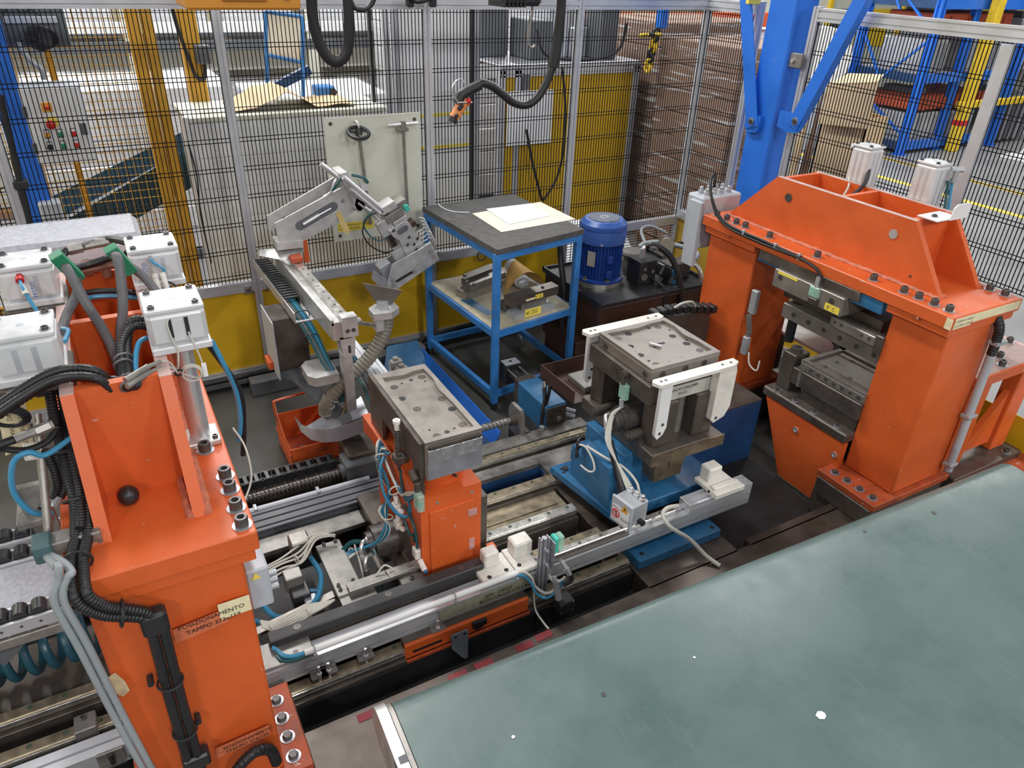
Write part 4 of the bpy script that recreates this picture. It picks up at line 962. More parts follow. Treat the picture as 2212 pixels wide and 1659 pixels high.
# green clamp plates with grey hoses
for nm, ax, hx in (('a', -.135, -.140), ('b', -.002, -.012)):
    g = obj('green_clamp', MB().obox((ax, 2.245, 1.722), (.034, .03, .10), Matrix.Rotation(-.42, 3, 'Y') @ Matrix.Rotation(.3, 3, 'X'), .002), GREEN_L, lp)
pts1 = [(-.150, 2.30, 1.60), (-.146, 2.235, 1.728), (-.130, 2.20, 1.71), (-.108, 2.17, 1.62), (-.085, 2.13, 1.545), (-.072, 2.08, 1.46)]
cable(lp, [(-.140, 2.24, 1.725), (-.133, 2.215, 1.72), (-.110, 2.18, 1.63), (-.088, 2.16, 1.56), (-.076, 2.13, 1.50), (-.072, 2.10, 1.42)], .0135, GREYD, 'grey_hose', 10)
cable(lp, [(-.018, 2.235, 1.745), (-.008, 2.20, 1.735), (-.022, 2.16, 1.63), (-.045, 2.14, 1.55), (-.062, 2.13, 1.48), (-.066, 2.10, 1.42)], .0135, GREYD, 'grey_hose', 10)
cable(lp, [(-.12, 2.24, 1.69), (-.13, 2.25, 1.64), (-.165, 2.21, 1.60), (-.185, 2.12, 1.585)], .013, GREYD, 'grey_hose', 10)
cable(lp, [(.01, 2.26, 1.70), (.045, 2.26, 1.66), (.075, 2.23, 1.60), (.085, 2.15, 1.55)], .013, GREYD, 'grey_hose', 10)
# hydraulic fittings in front of the white beam
hf = obj('hose_fitting', MB().cyl((-.135, 2.58, 1.66), (-.01, 2.60, 1.665), .012, n=10).cyl((-.14, 2.58, 1.66), (-.10, 2.585, 1.663), .018, n=6).cyl((-.06, 2.6, 1.664), (-.03, 2.6, 1.665), .016, n=6), STEEL, lp)
cable(lp, [(-.14, 2.58, 1.66), (-.165, 2.56, 1.64), (-.14, 2.53, 1.62), (-.08, 2.54, 1.62), (-.02, 2.52, 1.64), (.02, 2.47, 1.66)], .012, BLACK, 'hydraulic_hose')
cable(lp, [(-.10, 2.585, 1.663), (-.02, 2.60, 1.67), (.03, 2.52, 1.68)], .012, BLACK, 'hydraulic_hose')
hf = obj('tee_fitting', MB().cyl((-.12, 2.56, 1.595), (.02, 2.58, 1.60), .016, n=10).cyl((-.05, 2.57, 1.60), (-.05, 2.57, 1.56), .014, n=10), RUST, lp)
for x in (-.105, .0): obj('union_nut', MB().cyl((x - .018, 2.563, 1.597), (x + .018, 2.567, 1.598), .024, n=6), RUST, hf)
cable(lp, [(-.16, 2.53, 1.53), (-.08, 2.52, 1.535), (0, 2.50, 1.525), (.06, 2.47, 1.51)], .009, BLACK, 'hydraulic_hose')
cable(lp, [(-.16, 2.52, 1.515), (-.08, 2.51, 1.52), (0, 2.49, 1.51), (.06, 2.46, 1.495)], .008, TUBEC, 'air_tube')
# corrugated bundle inside the box
for k, (dx, dz) in enumerate(((0, 0), (.014, .012))):
    cable(lp, [(.03, 2.03 + dz, 1.60 + dz), (-.01, 2.02 + dz, 1.615 + dz), (-.045 + dx, 1.985 + dz, 1.59), (-.058 + dx, 1.93, 1.555), (-.062 + dx, 1.87, 1.545), (-.055 + dx, 1.80, 1.555), (-.045 + dx, 1.775, 1.575)], .0115, BLACK, 'corrugated_hose', 10, 6, rib=.07, ribstep=.004)
cable(lp, [(.03, 2.0, 1.585), (-.005, 1.98, 1.585), (-.025, 1.93, 1.555), (-.03, 1.87, 1.53), (-.03, 1.80, 1.52)], .007, TUBEC, 'air_tube')
for p in ((-.052, 1.945, 1.562), (-.055, 1.925, 1.555), (-.052, 1.86, 1.545), (-.048, 1.79, 1.562)):
    obj('cable_tie', MB().torus(p, (-.1, .8, .4), .022, .003, 16, 6), GREYD, lp)
cable(lp, [(-.10, 1.90, 1.40), (-.12, 1.87, 1.52), (-.09, 1.86, 1.555), (-.05, 1.85, 1.53), (-.03, 1.84, 1.44)], .008, BLACK, 'hose_loop')
cable(lp, [(-.02, 2.3, 1.40), (-.03, 2.28, 1.50), (.0, 2.26, 1.53), (.03, 2.22, 1.50)], .010, GREYD, 'hose_loop')
# corrugated conduit pair along the left web and down the column
for k in (0, 1):
    o_ = .026 * k
    cable(lp, [(-.225 + o_, 1.895, 1.545), (-.228 + o_, 1.85, 1.49), (-.230 + o_, 1.79, 1.40), (-.228 + o_, 1.72, 1.325), (-.238 + o_, 1.63, 1.282), (-.252 + o_, 1.555, 1.272), (-.256 + o_, 1.478, 1.255 ), (-.245 + o_ * .8, 1.462, 1.215 + o_ * .5), (-.212 + o_ * .5, 1.466, 1.165 + o_ * .8), (-.165, 1.466, 1.137 + o_), (-.138 + o_ * .5, 1.468, 1.112 + o_ * .5), (-.131 + o_, 1.47, 1.06)], .0125, BLACK, 'corrugated_conduit', 10, 8, rib=.07, ribstep=.004)
    cable(lp, [(-.131 + o_, 1.47, 1.07), (-.134 + o_, 1.47, .95), (-.139 + o_, 1.47, .74), (-.141 + o_, 1.47, .30)], .0130, BLACKP, 'smooth_conduit', 10)
cable(lp, [(-.212, 1.87, 1.49), (-.214, 1.79, 1.40), (-.213, 1.72, 1.335), (-.224, 1.63, 1.30)], .0115, BLACK, 'corrugated_conduit', 10, 8, rib=.07, ribstep=.004)
obj('conduit_holder', MB().box(-.262, -.175, 1.885, 1.925, 1.525, 1.562, .012), BLACKP, lp)
obj('conduit_elbow', MB().box(-.150, -.090, 1.455, 1.497, 1.055, 1.125, .008), BLACKP, lp)
for p, ax in (((-.222, 1.80, 1.415), (0, -.5, -.8)), ((-.222, 1.715, 1.325), (0, -.6, -.7)), ((-.238, 1.55, 1.272), (-.1, -1, -.1)), ((-.178, 1.466, 1.155), (1, 0, -.3)), ((-.125, 1.47, .88), (0, 0, 1)), ((-.126, 1.47, .68), (0, 0, 1))):
    obj('cable_tie', MB().torus(p, ax, .030, .0035, 18, 6, 0, 2 * pi), BLACKP, lp)
for x, z in ((-.168, .885), (-.09, .682), (-.182, 1.128)): obj('tie_stud', MB().cyl((x, 1.505, z), (x, 1.475, z), .008, n=10), BLACKP, lp)
obj('conduit_elbow', MB().box(-.155, -.085, 1.455, 1.497, .52, .57, .006), BLACKP, lp)
cable(lp, [(-.05, 1.46, .40), (-.02, 1.45, .47), (.03, 1.46, .49), (.07, 1.48, .44), (.08, 1.49, .36)], .016, BLACK, 'corrugated_hose', 10, 6, rib=.07, ribstep=.006)
# horizontal conduits on top, left
for k, (dy, dz, r_) in enumerate(((0, 0, .012), (.025, .01, .011), (-.02, .012, .010))):
    cable(lp, [(-.40, 1.77 + dy, 1.535 + dz), (-.34, 1.775 + dy, 1.555 + dz), (-.27, 1.80 + dy, 1.58 + dz), (-.21, 1.83 + dy, 1.592 + dz), (-.16, 1.835 + dy, 1.592 + dz), (-.11, 1.82 + dy, 1.578 + dz), (-.08, 1.83 + dy, 1.52)], r_, BLACK, 'corrugated_hose', 10, 6, rib=.07, ribstep=.005)
obj('plug_connector', MB().cyl((-.305, 1.76, 1.50), (-.225, 1.775, 1.51), .011, n=10).cyl((-.262, 1.767, 1.505), (-.232, 1.773, 1.51), .0135, n=6), STEEL, lp)
cable(lp, [(-.40, 1.76, 1.46), (-.35, 1.76, 1.49), (-.305, 1.76, 1.50)], .010, BLACK)
cable(lp, [(-.36, 1.80, 1.47), (-.30, 1.78, 1.455), (-.25, 1.79, 1.46), (-.22, 1.80, 1.49)], .008, BLACK, 'corrugated_hose', 8, 6, rib=.07, ribstep=.004)
b = MB()
for k in range(3): b.torus((-.31, 1.80 + .004 * k, 1.535), (.2, 1, .5), .03 + .006 * k, .004, 18, 6)
obj('cable_loop', b, BLACK, lp)
cable(lp, [(-.20, 1.78, 1.46), (-.26, 1.77, 1.435), (-.29, 1.765, 1.455), (-.325, 1.76, 1.44), (-.345, 1.76, 1.36), (-.325, 1.76, 1.29), (-.29, 1.78, 1.26)], .007, TUBEC, 'air_tube')
for y, z, m_ in ((1.79, 1.455, PE), (1.775, 1.44, PE)): obj('tube_coupling', MB().cyl((-.30, y, z), (-.275, y + .01, z - .01), .011, n=10), m_, lp)
for k in range(2):
    cable(lp, [(-.262 + .018 * k, 1.80, 1.43), (-.258 + .018 * k, 1.80, 1.37), (-.265 + .018 * k, 1.80, 1.315), (-.285 + .018 * k, 1.80, 1.285)], .0105, BLACK, 'corrugated_hose', 10, 6, rib=.07, ribstep=.004)
    obj('hose_end', MB().cyl((-.285 + .018 * k, 1.80, 1.29), (-.302 + .018 * k, 1.79, 1.272), .012, n=10), MACHG, lp)
# left hand instruction label on a tilted plate beside the press
pl = obj('label_plate', MB().prism([P(-10, 865, Y=1.93), P(50, 845, Y=1.93), P(72, 955, Y=1.93), P(12, 985, Y=1.93)], (0, .006, 0)), LABELC, lp)
u_ = (P(50, 845, Y=1.922) - P(72, 955, Y=1.922)).normalized()
w_ = V((1, 0, .25)).normalized()
for s_, p_ in (('AVANTI  DIETRO', P(26, 955, Y=1.922)), ('TRAPANO SCO', P(50, 958, Y=1.922)), ('      FREE', P(64, 950, Y=1.922))):
    text(s_, p_, u_, (w_ - u_ * w_.dot(u_)), .0105, INK, pl)
# steel guide shaft and bracket with teal clamp
obj('guide_shaft', MB().cyl((-.305, 1.70, 1.22), (-.262, 1.86, 1.50), .010, n=14), STEEL, lp)
obj('bracket_bar', MB().box(-.295, -.185, 1.615, 1.665, 1.252, 1.288, .003), SILVERC, lp)
obj('clamp_block', MB().box(-.325, -.285, 1.60, 1.66, 1.25, 1.30, .004), mat('teal_grey_plastic', (.06, .12, .13), .5), lp)
sb_ = obj('side_bracket', MB().prism([(-.37, 1.86, 1.30), (-.30, 1.86, 1.30), (-.285, 1.80, 1.10), (-.33, 1.80, 1.10)], (0, .02, 0)).box(-.375, -.295, 1.80, 1.90, 1.215, 1.235, .003), SILVERC, lp)
bolts(sb_, [(-.315, 1.83, 1.235)], .011, .012)
# two grey hoses hanging down the press
for k in (0, 1):
    o_ = .018 * k
    cable(lp, [(-.300 + o_ * .5, 1.60, 1.27), (-.276 + o_, 1.52, 1.30), (-.262 + o_, 1.475, 1.335 - .03 * k), (-.272 + o_, 1.47, 1.30), (-.292 + o_, 1.465, 1.245), (-.280 + o_, 1.465, 1.09), (-.266 + o_, 1.47, .85), (-.246 + o_, 1.475, .586), (-.22 + o_, 1.48, .30)], .0085, GREYH, 'grey_hose', 10)
# worn labels on the column
st = sticker('label', (.022, 1.4985, 1.000), (1, 0, 0), (0, .02, 1), .078, .052, LABELC, lp)
tp = sticker('tape_residue', (-.09, 1.4988, .972), (1, 0, .1), (0, .02, 1), .13, .046, mat('peeled_tape', (.60, .16, .07), .45, var=.25, scale=30), lp)
text('POSIZIONAMENTO', (-.078, 1.4965, 1.010), (1, 0, .06), (0, 0, 1), .0135, INK, lp)
text('TAMPO 373x159', (-.062, 1.4965, .988), (1, 0, .06), (0, 0, 1), .0135, INK, lp)
sticker('tape_residue', (-.07, 1.4988, .478), (1, 0, .05), (0, .02, 1), .15, .042, MATS['peeled_tape'], lp)
text('POSIZIONAMENTO', (-.05, 1.4965, .503), (1, 0, .05), (0, 0, 1), .0115, INK, lp)
text('STAMPO 373x159', (-.045, 1.4965, .484), (1, 0, .05), (0, 0, 1), .0115, INK, lp)
obj('masking_tape', MB().prism([(-.262, 1.498, .93), (-.235, 1.496, .945), (-.222, 1.495, .91), (-.218, 1.496, .87), (-.236, 1.498, .855), (-.255, 1.50, .88)], (0, .002, 0)), mat('masking_tape', (.60, .45, .28), .6, var=.2, scale=40), lp)
cbx = obj('control_box', MB().box(.105, .165, 1.56, 1.66, .93, 1.07, .005), GREYP, lp)
obj('warning_triangle', MB().prism([(.118, 1.559, 1.04), (.142, 1.559, 1.04), (.130, 1.559, 1.062)], (0, -.001, 0)), LABELY, cbx)
for z in (.955, .98, 1.005): obj('cable_gland', MB().cyl((.165, 1.60, z), (.188, 1.60, z), .009, n=10), MACHG, cbx)

# ---------------------------------------------------------------- white cross beam behind the left press
t = thing('white_beam', 'thick grey-white steel box beam lying behind the left press cylinders', 'beam', (-.3, 3.2, 1.4))
BZ = 1.555
obj('box_section', MB().box(-1.2, .088, 3.0, 3.27, BZ - .15, BZ, .018), RAWSPRAY, t)
obj('rear_lip', MB().box(-1.2, .075, 3.27, 3.285, BZ - .10, BZ - .004, .004), RAWSPRAY, t)
obj('front_plate', MB().box(-.27, .08, 2.985, 3.0, BZ - .22, BZ - .03, .006), GREYP, t)
inst('bolt', bolt_mesh(.018, .006, True, True), (-.115, 2.985, BZ - .095), t).rotation_euler = (pi / 2, 0, 0)
obj('leg', MB().box(-.9, -.75, 3.05, 3.2, 0.004, BZ - .15), RAWSPRAY, t)

# ---------------------------------------------------------------- roller tracks on the left
def roller_track(yc, x0, x1, z, label):
    t = thing('roller_track', label, 'conveyor', ((x0 + x1) / 2, yc, z - .05), 'roller tracks left of the press')
    for y in (yc - .035, yc + .035):
        r_ = obj('side_rail', MB().box(x0, x1, y - .006, y + .006, z - .06, z - .012, .001), ALU, t)
    b = MB(); 
    x = x0 + .03
    me = None
    while x < x1 - .02:
        bb = MB().cyl((0, -.026, 0), (0, .026, 0), .024, n=14)
        if me is None: me = mesh_of('roller', bb, BLACKP)
        inst('roller', me, (x, yc, z - .012), t); x += .055
    for k in range(int((x1 - x0) / .055)): b.cyl((x0 + .03 + .055 * k, yc - .042, z - .035), (x0 + .03 + .055 * k, yc - .0405, z - .035), .005, n=8)
    obj('axle_ends', b, BOLT, t, 'stuff')
    obj('support', MB().box(x0 + .1, x0 + .14, yc - .03, yc + .03, 0.004, z - .06), GREYP, t)
roller_track(2.665, -1.4, -.42, .60, 'farthest track of black rollers between aluminium rails, left edge')
roller_track(2.545, -1.4, -.42, .60, 'middle track of black rollers, beside the pale metal tray, left edge')
roller_track(2.235, -1.4, -.42, .60, 'nearest track of black rollers, above the blue spring, left edge')
single('pale_tray', MB().box(-1.4, -.30, 2.28, 2.50, .565, .58, .003), RAWSPRAY, 'pale flat metal tray between two black roller tracks', 'tray')
t = thing('track_support', 'dark steel beam and plate under the roller tracks', 'frame', (-.8, 2.4, .2))
obj('beam', MB().box(-1.4, -.42, 2.19, 2.24, .49, .53, .003), STEEL, t)
obj('bracket', MB().prism([(-.72, 2.20, .48), (-.56, 2.20, .48), (-.60, 2.20, .44), (-.63, 2.20, .42), (-.66, 2.20, .46)], (0, .008, 0)), GREYDP, t)
# coil spring cover
t = thing('coil_spring', 'thick blue coiled hose lying left of the orange press foot', 'coil', (-.6, 2.36, .2))
pts = []
for k in range(12 * 13 + 1):
    a = 2 * pi * k / 12; pts.append((-1.05 + .80 * k / (12 * 13), 2.36 + .08 * cos(a), .30 + .08 * sin(a)))
obj('coil', MB().tube(pts, .015, 10, 2), mat('dark_teal_hose', (.018, .085, .125), .35, var=.15, grime=.15), t)
obj('tray', MB().box(-1.4, -.25, 2.22, 2.52, .15, .175), STEEL_D, t)
# ================================================================ machine bed
bed = thing('machine_bed', 'long oily steel machine bed with open pockets, under rails and carriages', 'machine bed', (1, 2.2, 0))
bm_ = mat('oily_bed_steel', (.10, .08, .068), .36, .5, var=.4, scale=7, grime=.55)
obj('bottom_plate', MB().box(-1.4, 2.2, 1.2, 3.04, .004, .03), PIT, bed)
obj('pit_floor', MB().box(2.2, 2.96, 1.735, 2.36, .004, .010), PIT, bed)
# near strip with rounded pocket edges
obj('near_strip', MB().box(-1.4, 3.75, .9, 1.70, .03, .15, .003).box(1.70, 2.215, 1.69, 1.82, .03, .15).box(2.30, 3.1, 1.69, 1.735, .03, .15), bm_, bed)
obj('left_strip', MB().box(-.3, .16, 1.69, 1.80, .03, .15), bm_, bed)
obj('pocket_wall', MB().box(.16, 1.69, 1.80, 1.815, .03, .15), PIT, bed)
obj('cross_strip', MB().box(1.70, 2.22, 1.82, 2.60, .03, .15, .003), bm_, bed)
# grey deck between the rear rails, with an oblong hole
obj('deck_plate', MB().box(.10, .95, 2.63, 2.73, .145, .17, .002).box(.95, 1.25, 2.545, 2.74, .145, .17, .002).box(1.25, 1.72, 2.665, 2.74, .145, .17).box(1.72, 2.15, 2.545, 2.74, .145, .17, .002), SILVERC, bed)
obj('hole_wall', MB().box(1.25, 1.72, 2.658, 2.664, .03, .145).box(1.714, 1.719, 2.545, 2.66, .03, .145), BLUE_D, bed)
obj('middle_plate', MB().box(.95, 1.68, 2.30, 2.46, .12, .15, .002), BRASSY, bed)
obj('clamp_strip', MB().box(1.15, 1.64, 2.355, 2.40, .15, .158, .003), BRASSY, bed)
obj('rear_beam', MB().box(-1.4, 3.02, 2.68 + .06, 2.76, .03, .14), STEEL_D, bed)
obj('blue_rear_box', MB().box(2.42, 2.975, 2.36, 2.63, .004, .395, .003), BLUE_D, bed)
obj('box_top', MB().box(2.42, 2.975, 2.36, 2.63, .395, .405, .002), STEEL_D, bed)
obj('rear_seat', MB().box(2.88, 3.6, 2.64, 3.15, .01, .15), STEEL_D, bed)
obj('blue_channel', MB().box(-1.4, -.25, 2.06, 2.14, .03, .06), mat('deep_blue_paint', (.008, .03, .10), .45, var=.2, grime=.2), bed)
obj('foot_support', MB().box(2.9, 3.6, 1.50, 1.86, .02, .15), STEEL_D, bed)
for x, y in ((1.155, 1.685), (1.06, 1.675), (.88, 1.672), (.77, 1.67), (.414, 1.668)):
    obj('red_patch', MB().box(x - .037, x + .037, y - .02, y + .012, .15, .152), REDP, bed)
def rail(y, x0, x1, label, top=.205, w=.046, ground=.03, plugs=.105, material=BRASSY):
    t = thing('linear_rail', label, 'rail', ((x0 + x1) / 2, y, ground), 'linear rails on the machine bed')
    obj('rail_base', MB().box(x0, x1, y - w * .95, y + w * .8, ground, .165, .002), STEEL_D, t)
    obj('rail_body', MB().box(x0, x1, y - w * .5, y + w * .5, .165, top, .004), material, t)
    obj('running_edge', MB().box(x0, x1, y - w * .62, y - w * .5, .175, top - .006, .002), STEEL_B, t)
    me = None; n = int((x1 - x0 - .08) / plugs)
    for k in range(n + 1):
        if me is None: me = mesh_of('plug', MB().cyl((0, 0, 0), (0, 0, .0012), .009, n=12), mat('green_brown_plug', (.06, .09, .06), .5))
        inst('plug', me, (x0 + .05 + plugs * k, y + .004, top), t)
    return t
rail(1.852, .12, 1.685, 'nearest linear rail, running below the aluminium beam beside the long pocket')
rail(2.055, .95, 1.68, 'short linear rail just behind the aluminium beam, left of the danger-label box')
rail(2.255, .95, 1.67, 'linear rail behind the orange punch post, in front of the brassy plate', material=STEEL_B)
rail(2.500, 1.0, 1.70, 'linear rail along the near edge of the grey deck with the oblong hole')
rail(2.785, .98, 2.13, 'rearmost linear rail along the far side of the grey deck')
rail(2.185, -1.4, -.27, 'bottom-left linear rail just below the blue coil', material=BRASSY)
rail(2.022, -1.4, -.27, 'bottom-left linear rail carrying a small steel end block', material=BRASSY)
sb = thing('stop_block', 'small bright steel stop block with a black screw, bottom left', 'block', (-.445, 2.0, .205))
obj('block', MB().box(-.475, -.41, 1.965, 2.035, .206, .255, .003), SILVERC, sb)
bolts(sb, [(-.445, 2.015, .255)], .011, .006, False)
t = thing('aluminium_beam', 'short end of an aluminium beam with a steel bracket, bottom-left corner', 'beam', (-.5, 1.9, .15))
obj('profile', profile((-1.0, 1.90, .20), (-.26, 1.90, .20), .075, .08, 1, 2), ALU, t)
obj('strip', MB().box(-1.0, -.27, 1.95, 1.985, .15, .18, .002), SILVERC, t)
bb = obj('bracket', MB().box(-.42, -.34, 1.852, 1.862, .19, .245, .003).box(-.42, -.34, 1.835, 1.862, .19, .194), SILVERC, t)
obj('cable_plug', MB().cyl((-.38, 1.845, .24), (-.38, 1.845, .17), .008, n=10).cyl((-.38, 1.845, .17), (-.39, 1.842, .10), .010, n=10), BLACKP, bb)
# steel ledge, tubes and screw on the far side of the bed
single('steel_ledge', MB().box(1.05, 2.14, 2.825, 2.915, .155, .20, .004), SILVERC, 'bright worn steel ledge behind the rearmost rail, left of the die base', 'ledge')
single('dark_profile', profile((-.05, 2.815, .175), (.96, 2.815, .175), .14, .06, 3, 2, s=.012, d=.010), GREYDP, 'long dark grooved profile beside the white conduit behind the left press', 'profile')
t = thing('white_conduit', 'long pale conduit tube lying behind the bed left of the punch', 'tube', (.5, 2.925, .17))
obj('tube', MB().cyl((-.1, 2.925, .185), (.86, 2.918, .185), .017, n=12), GREYP, t)
for x in (.3, .6): obj('clip', MB().box(x - .008, x + .008, 2.90, 2.945, .165, .207, .002), MACHG, t)
t = thing('ball_screw', 'long black threaded drive screw left of the punch station', 'screw', (.3, 3.0, .15))
obj('screw_shaft', MB().tube([(-.2, 3.0, .2), (.76, 3.015, .2)], .019, 12, 1), BOLT, t)
pts = []
for k in range(12 * 46 + 1):
    a = 2 * pi * k / 12; x = -.15 + .9 * k / (12 * 46); pts.append((x, 3.003 + .0215 * cos(a), .2 + .0215 * sin(a)))
obj('thread', MB().tube(pts, .0042, 5, 1), STEEL_D, t)
obj('bearing_block', MB().box(.76, .98, 2.95, 3.09, .03, .265, .008).cyl((.74, 3.015, .2), (.76, 3.015, .2), .04, n=18), GREYDP, t)
obj('motor_housing', MB().box(.79, 1.0, 3.0, 3.2, .12, .29, .01), STEEL_D, t)
t = thing('energy_chain', 'black cable drag chain lying behind the drive screw', 'cable chain', (.3, 3.1, .15))
me = None
for k in range(17):
    x = -.12 + .052 * k
    if me is None:
        bb = MB(); bb.box(-.024, .024, -.035, -.027, 0, .05, .003).box(-.024, .024, .027, .035, 0, .05, .003).box(-.010, .010, -.03, .03, .044, .05, .002).box(-.010, .010, -.03, .03, 0, .006)
        me = mesh_of('chain_link', bb, BLACKP)
    inst('chain_link', me, (x, 3.105, .19), t)
obj('cables_inside', MB().cyl((-.15, 3.095, .21), (.76, 3.095, .21), .009, n=8).cyl((-.15, 3.115, .212), (.76, 3.115, .212), .008, n=8), BLACK, t)
obj('chain_support', MB().box(-.15, .78, 3.06, 3.15, .004, .19), STEEL_D, t)
# right-hand screw with flange, and blue valve actuator
t = thing('drive_screw', 'bright threaded screw ending in a steel flange, right of the punch tray', 'screw', (1.6, 2.97, .15))
pts = []
for k in range(12 * 22 + 1):
    a = 2 * pi * k / 12; pts.append((1.18 + .52 * k / (12 * 22), 2.975 + .019 * cos(a), .262 + .019 * sin(a)))
obj('shaft', MB().cyl((1.15, 2.975, .262), (1.74, 2.975, .262), .017, n=14), STEEL_B, t)
obj('thread', MB().tube(pts, .0042, 5, 1), STEEL, t)
obj('flange', MB().prism([(1.735, 2.975 + a, .26 + c) for a, c in ((-.075, -.06), (-.075, .045), (-.05, .085), (.05, .085), (.075, .045), (.075, -.06), (.05, -.095), (-.05, -.095))], (.022, 0, 0)), STEEL, t)
obj('nut', MB().cyl((1.70, 2.975, .262), (1.735, 2.975, .262), .032, n=18), STEEL_D, t)
obj('flange_foot', MB().box(1.74, 1.80, 2.90, 3.05, .03, .20), STEEL_D, t)
t = thing('blue_actuator', 'small blue valve actuator with a black cylinder on its back and two hoses', 'actuator', (1.98, 3.1, .15))
obj('body', MB().box(1.90, 2.04, 2.92, 3.24, .15, .325, .006), BLUE_M, t)
obj('front_plate', MB().box(1.905, 2.035, 2.912, 2.92, .16, .315, .003), STEEL_D, t)
obj('front_boss', MB().lathe([(.036, 0), (.036, .012), (.02, .012), (.02, .02)], (1.975, 2.912, .25), (0, -1, 0), 18), STEEL_D, t)
obj('boss_pin', MB().cyl((1.975, 2.892, .25), (1.975, 2.885, .25), .015, n=14), STEEL, t)
obj('neck', MB().box(1.91, 2.03, 3.24, 3.30, .16, .32, .004), STEEL_D, t)
obj('cylinder', MB().cyl((1.97, 3.30, .27), (1.97, 3.42, .27), .035, n=16), BLACKP, t)
obj('tie_rod', MB().cyl((1.93, 3.30, .31), (1.93, 3.42, .31), .006, n=8).cyl((2.01, 3.30, .31), (2.01, 3.42, .31), .006, n=8), STEEL, t)
obj('end_cap', MB().box(1.915, 2.025, 3.42, 3.50, .20, .335, .004), BLACKP, t)
obj('cap_plate', MB().box(1.918, 2.022, 3.425, 3.495, .335, .337), GREYP, t)
obj('screw', MB().cyl((1.97, 3.46, .337), (1.97, 3.46, .341), .010, n=8), BOLT, t)
for dx in (0, .035):
    cable(t, [(1.93 + dx, 2.99, .41), (1.915 + dx * .6, 2.96, .36), (1.885 + dx * .3, 2.93, .29), (1.88, 2.92, .22), (1.885, 2.91, .12)], .010, BLACK, 'hose')
    obj('hose_end', MB().cyl((1.93 + dx, 2.99, .41), (1.938 + dx, 3.0, .43), .011, n=10), STEEL, t)
obj('vertical_fitting', MB().cyl((1.97, 3.06, .325), (1.97, 3.06, .40), .009, n=10).cyl((1.97, 3.06, .345), (1.97, 3.06, .36), .014, n=6), STEEL, t)
for dz in (0, .035): obj('side_fitting', MB().cyl((2.04, 2.98, .22 + dz), (2.11, 2.93, .20 + dz), .012, n=10), MACHG, t)
obj('standpipe', MB().cyl((1.87, 2.90, .03), (1.87, 2.90, .22), .015, n=12), GREYH, t)
t = thing('blue_gutter', 'long dark blue sheet gutter on the floor under the blue table', 'gutter', (1.55, 3.7, 0))
obj('gutter_floor', MB().prism([(1.42, 4.3, .02), (1.68, 4.3, .02), (1.70, 3.05, .02), (1.46, 3.05, .02)], (0, 0, .01)), BLUE_D, t)
obj('gutter_side', MB().prism([(1.66, 4.25, .02), (1.66, 3.08, .02), (1.70, 3.08, .12), (1.70, 4.25, .12)], (.006, 0, 0)), BLUE, t)
obj('gutter_back', MB().prism([(1.36, 4.1, .02), (1.70, 4.1, .02), (1.66, 4.22, .2), (1.44, 4.22, .2)], (0, .006, 0)), BLUE_M, t)

# ================================================================ aluminium beam with white blocks and sensors
beam = thing('sensor_beam', 'long aluminium beam along the machine front carrying white blocks and sensors', 'beam', (1.2, 1.9, .15))
obj('main_profile', profile((.12, 1.90, .272), (2.415, 1.90, .272), .074, .075, 1, 2), ALU, beam)
obj('upper_profile', profile((2.04, 1.90, .332), (2.415, 1.90, .332), .074, .045, 2, 1, s=.012), ALU, beam)
obj('end_plate', MB().box(2.415, 2.422, 1.862, 1.938, .234, .355, .002), ALU, beam)
obj('end_plate', MB().box(2.034, 2.04, 1.862, 1.938, .310, .357, .002), ALU_C, beam)
tr_ = obj('top_rail', MB().box(1.18, 1.98, 1.892, 1.925, .310, .332, .003), STEEL_B, beam)
for k in range(7): obj('rail_hole', MB().cyl((1.24 + .11 * k, 1.909, .332), (1.24 + .11 * k, 1.909, .333), .008, n=12), BOLT, tr_)
obj('side_strip', MB().box(1.18, 1.70, 1.872, 1.886, .310, .320, .002), STEEL_D, beam)
bk = obj('black_bar', MB().box(.165, 1.02, 1.95, 2.002, .315, .362, .004), mat('black_anodised_bar', (.045, .045, .048), .5, .2, var=.15, grime=.1), beam)
for x in (.27, .62, .93): obj('countersunk_screw', MB().lathe([(.014, 0), (.014, .0012), (.007, .0012), (.007, .0004)], (x, 1.976, .362), n=14), BOLT, bk)
obj('bar_support', MB().box(.2, 1.0, 1.95, 2.01, .03, .315), STEEL_D, beam)
ep = obj('end_base_plate', MB().box(.03, .30, 1.872, 1.985, .312, .325, .002), SILVERC, beam)
for x, y in ((.10, 1.96), (.09, 1.90), (.24, 1.90)): obj('hole', MB().cyl((x, y, .325), (x, y, .3262), .010, n=12), BOLT, ep)
wt = obj('white_tube', MB().tube([(.265, 1.868, .340), (1.13, 1.868, .340)], .0125, 14, 1), WHITE, beam)
for x in (.30, .85): obj('cable_tie', MB().torus((x, 1.868, .342), (1, 0, 0), .0165, .0025, 18, 6).box(x - .008, x + .006, 1.845, 1.853, .32, .338, .002), GREYH, wt)
cable(beam, [(.285, 1.868, .342), (.235, 1.872, .337), (.20, 1.89, .336), (.185, 1.92, .338), (.17, 1.94, .345)], .008, TUBEC, 'air_tube')
cable(beam, [(.285, 1.862, .337), (.23, 1.862, .330), (.19, 1.878, .330), (.178, 1.91, .331)], .006, TUBET, 'air_tube')
lbm = sticker('tape_label', (.78, 1.8605, .246), (1, 0, 0), (0, 0, 1), .40, .055, mat('dull_tape', (.30, .31, .23), .5, var=.25, scale=25), beam)
text('APRI_CHIUDI', (.98, 1.858, .278), (1, 0, 0), (0, 0, 1), .015, INK, lbm)
text('BLOCCAGGI CELLA', (.955, 1.858, .254), (1, 0, 0), (0, 0, 1), .018, INK, lbm)
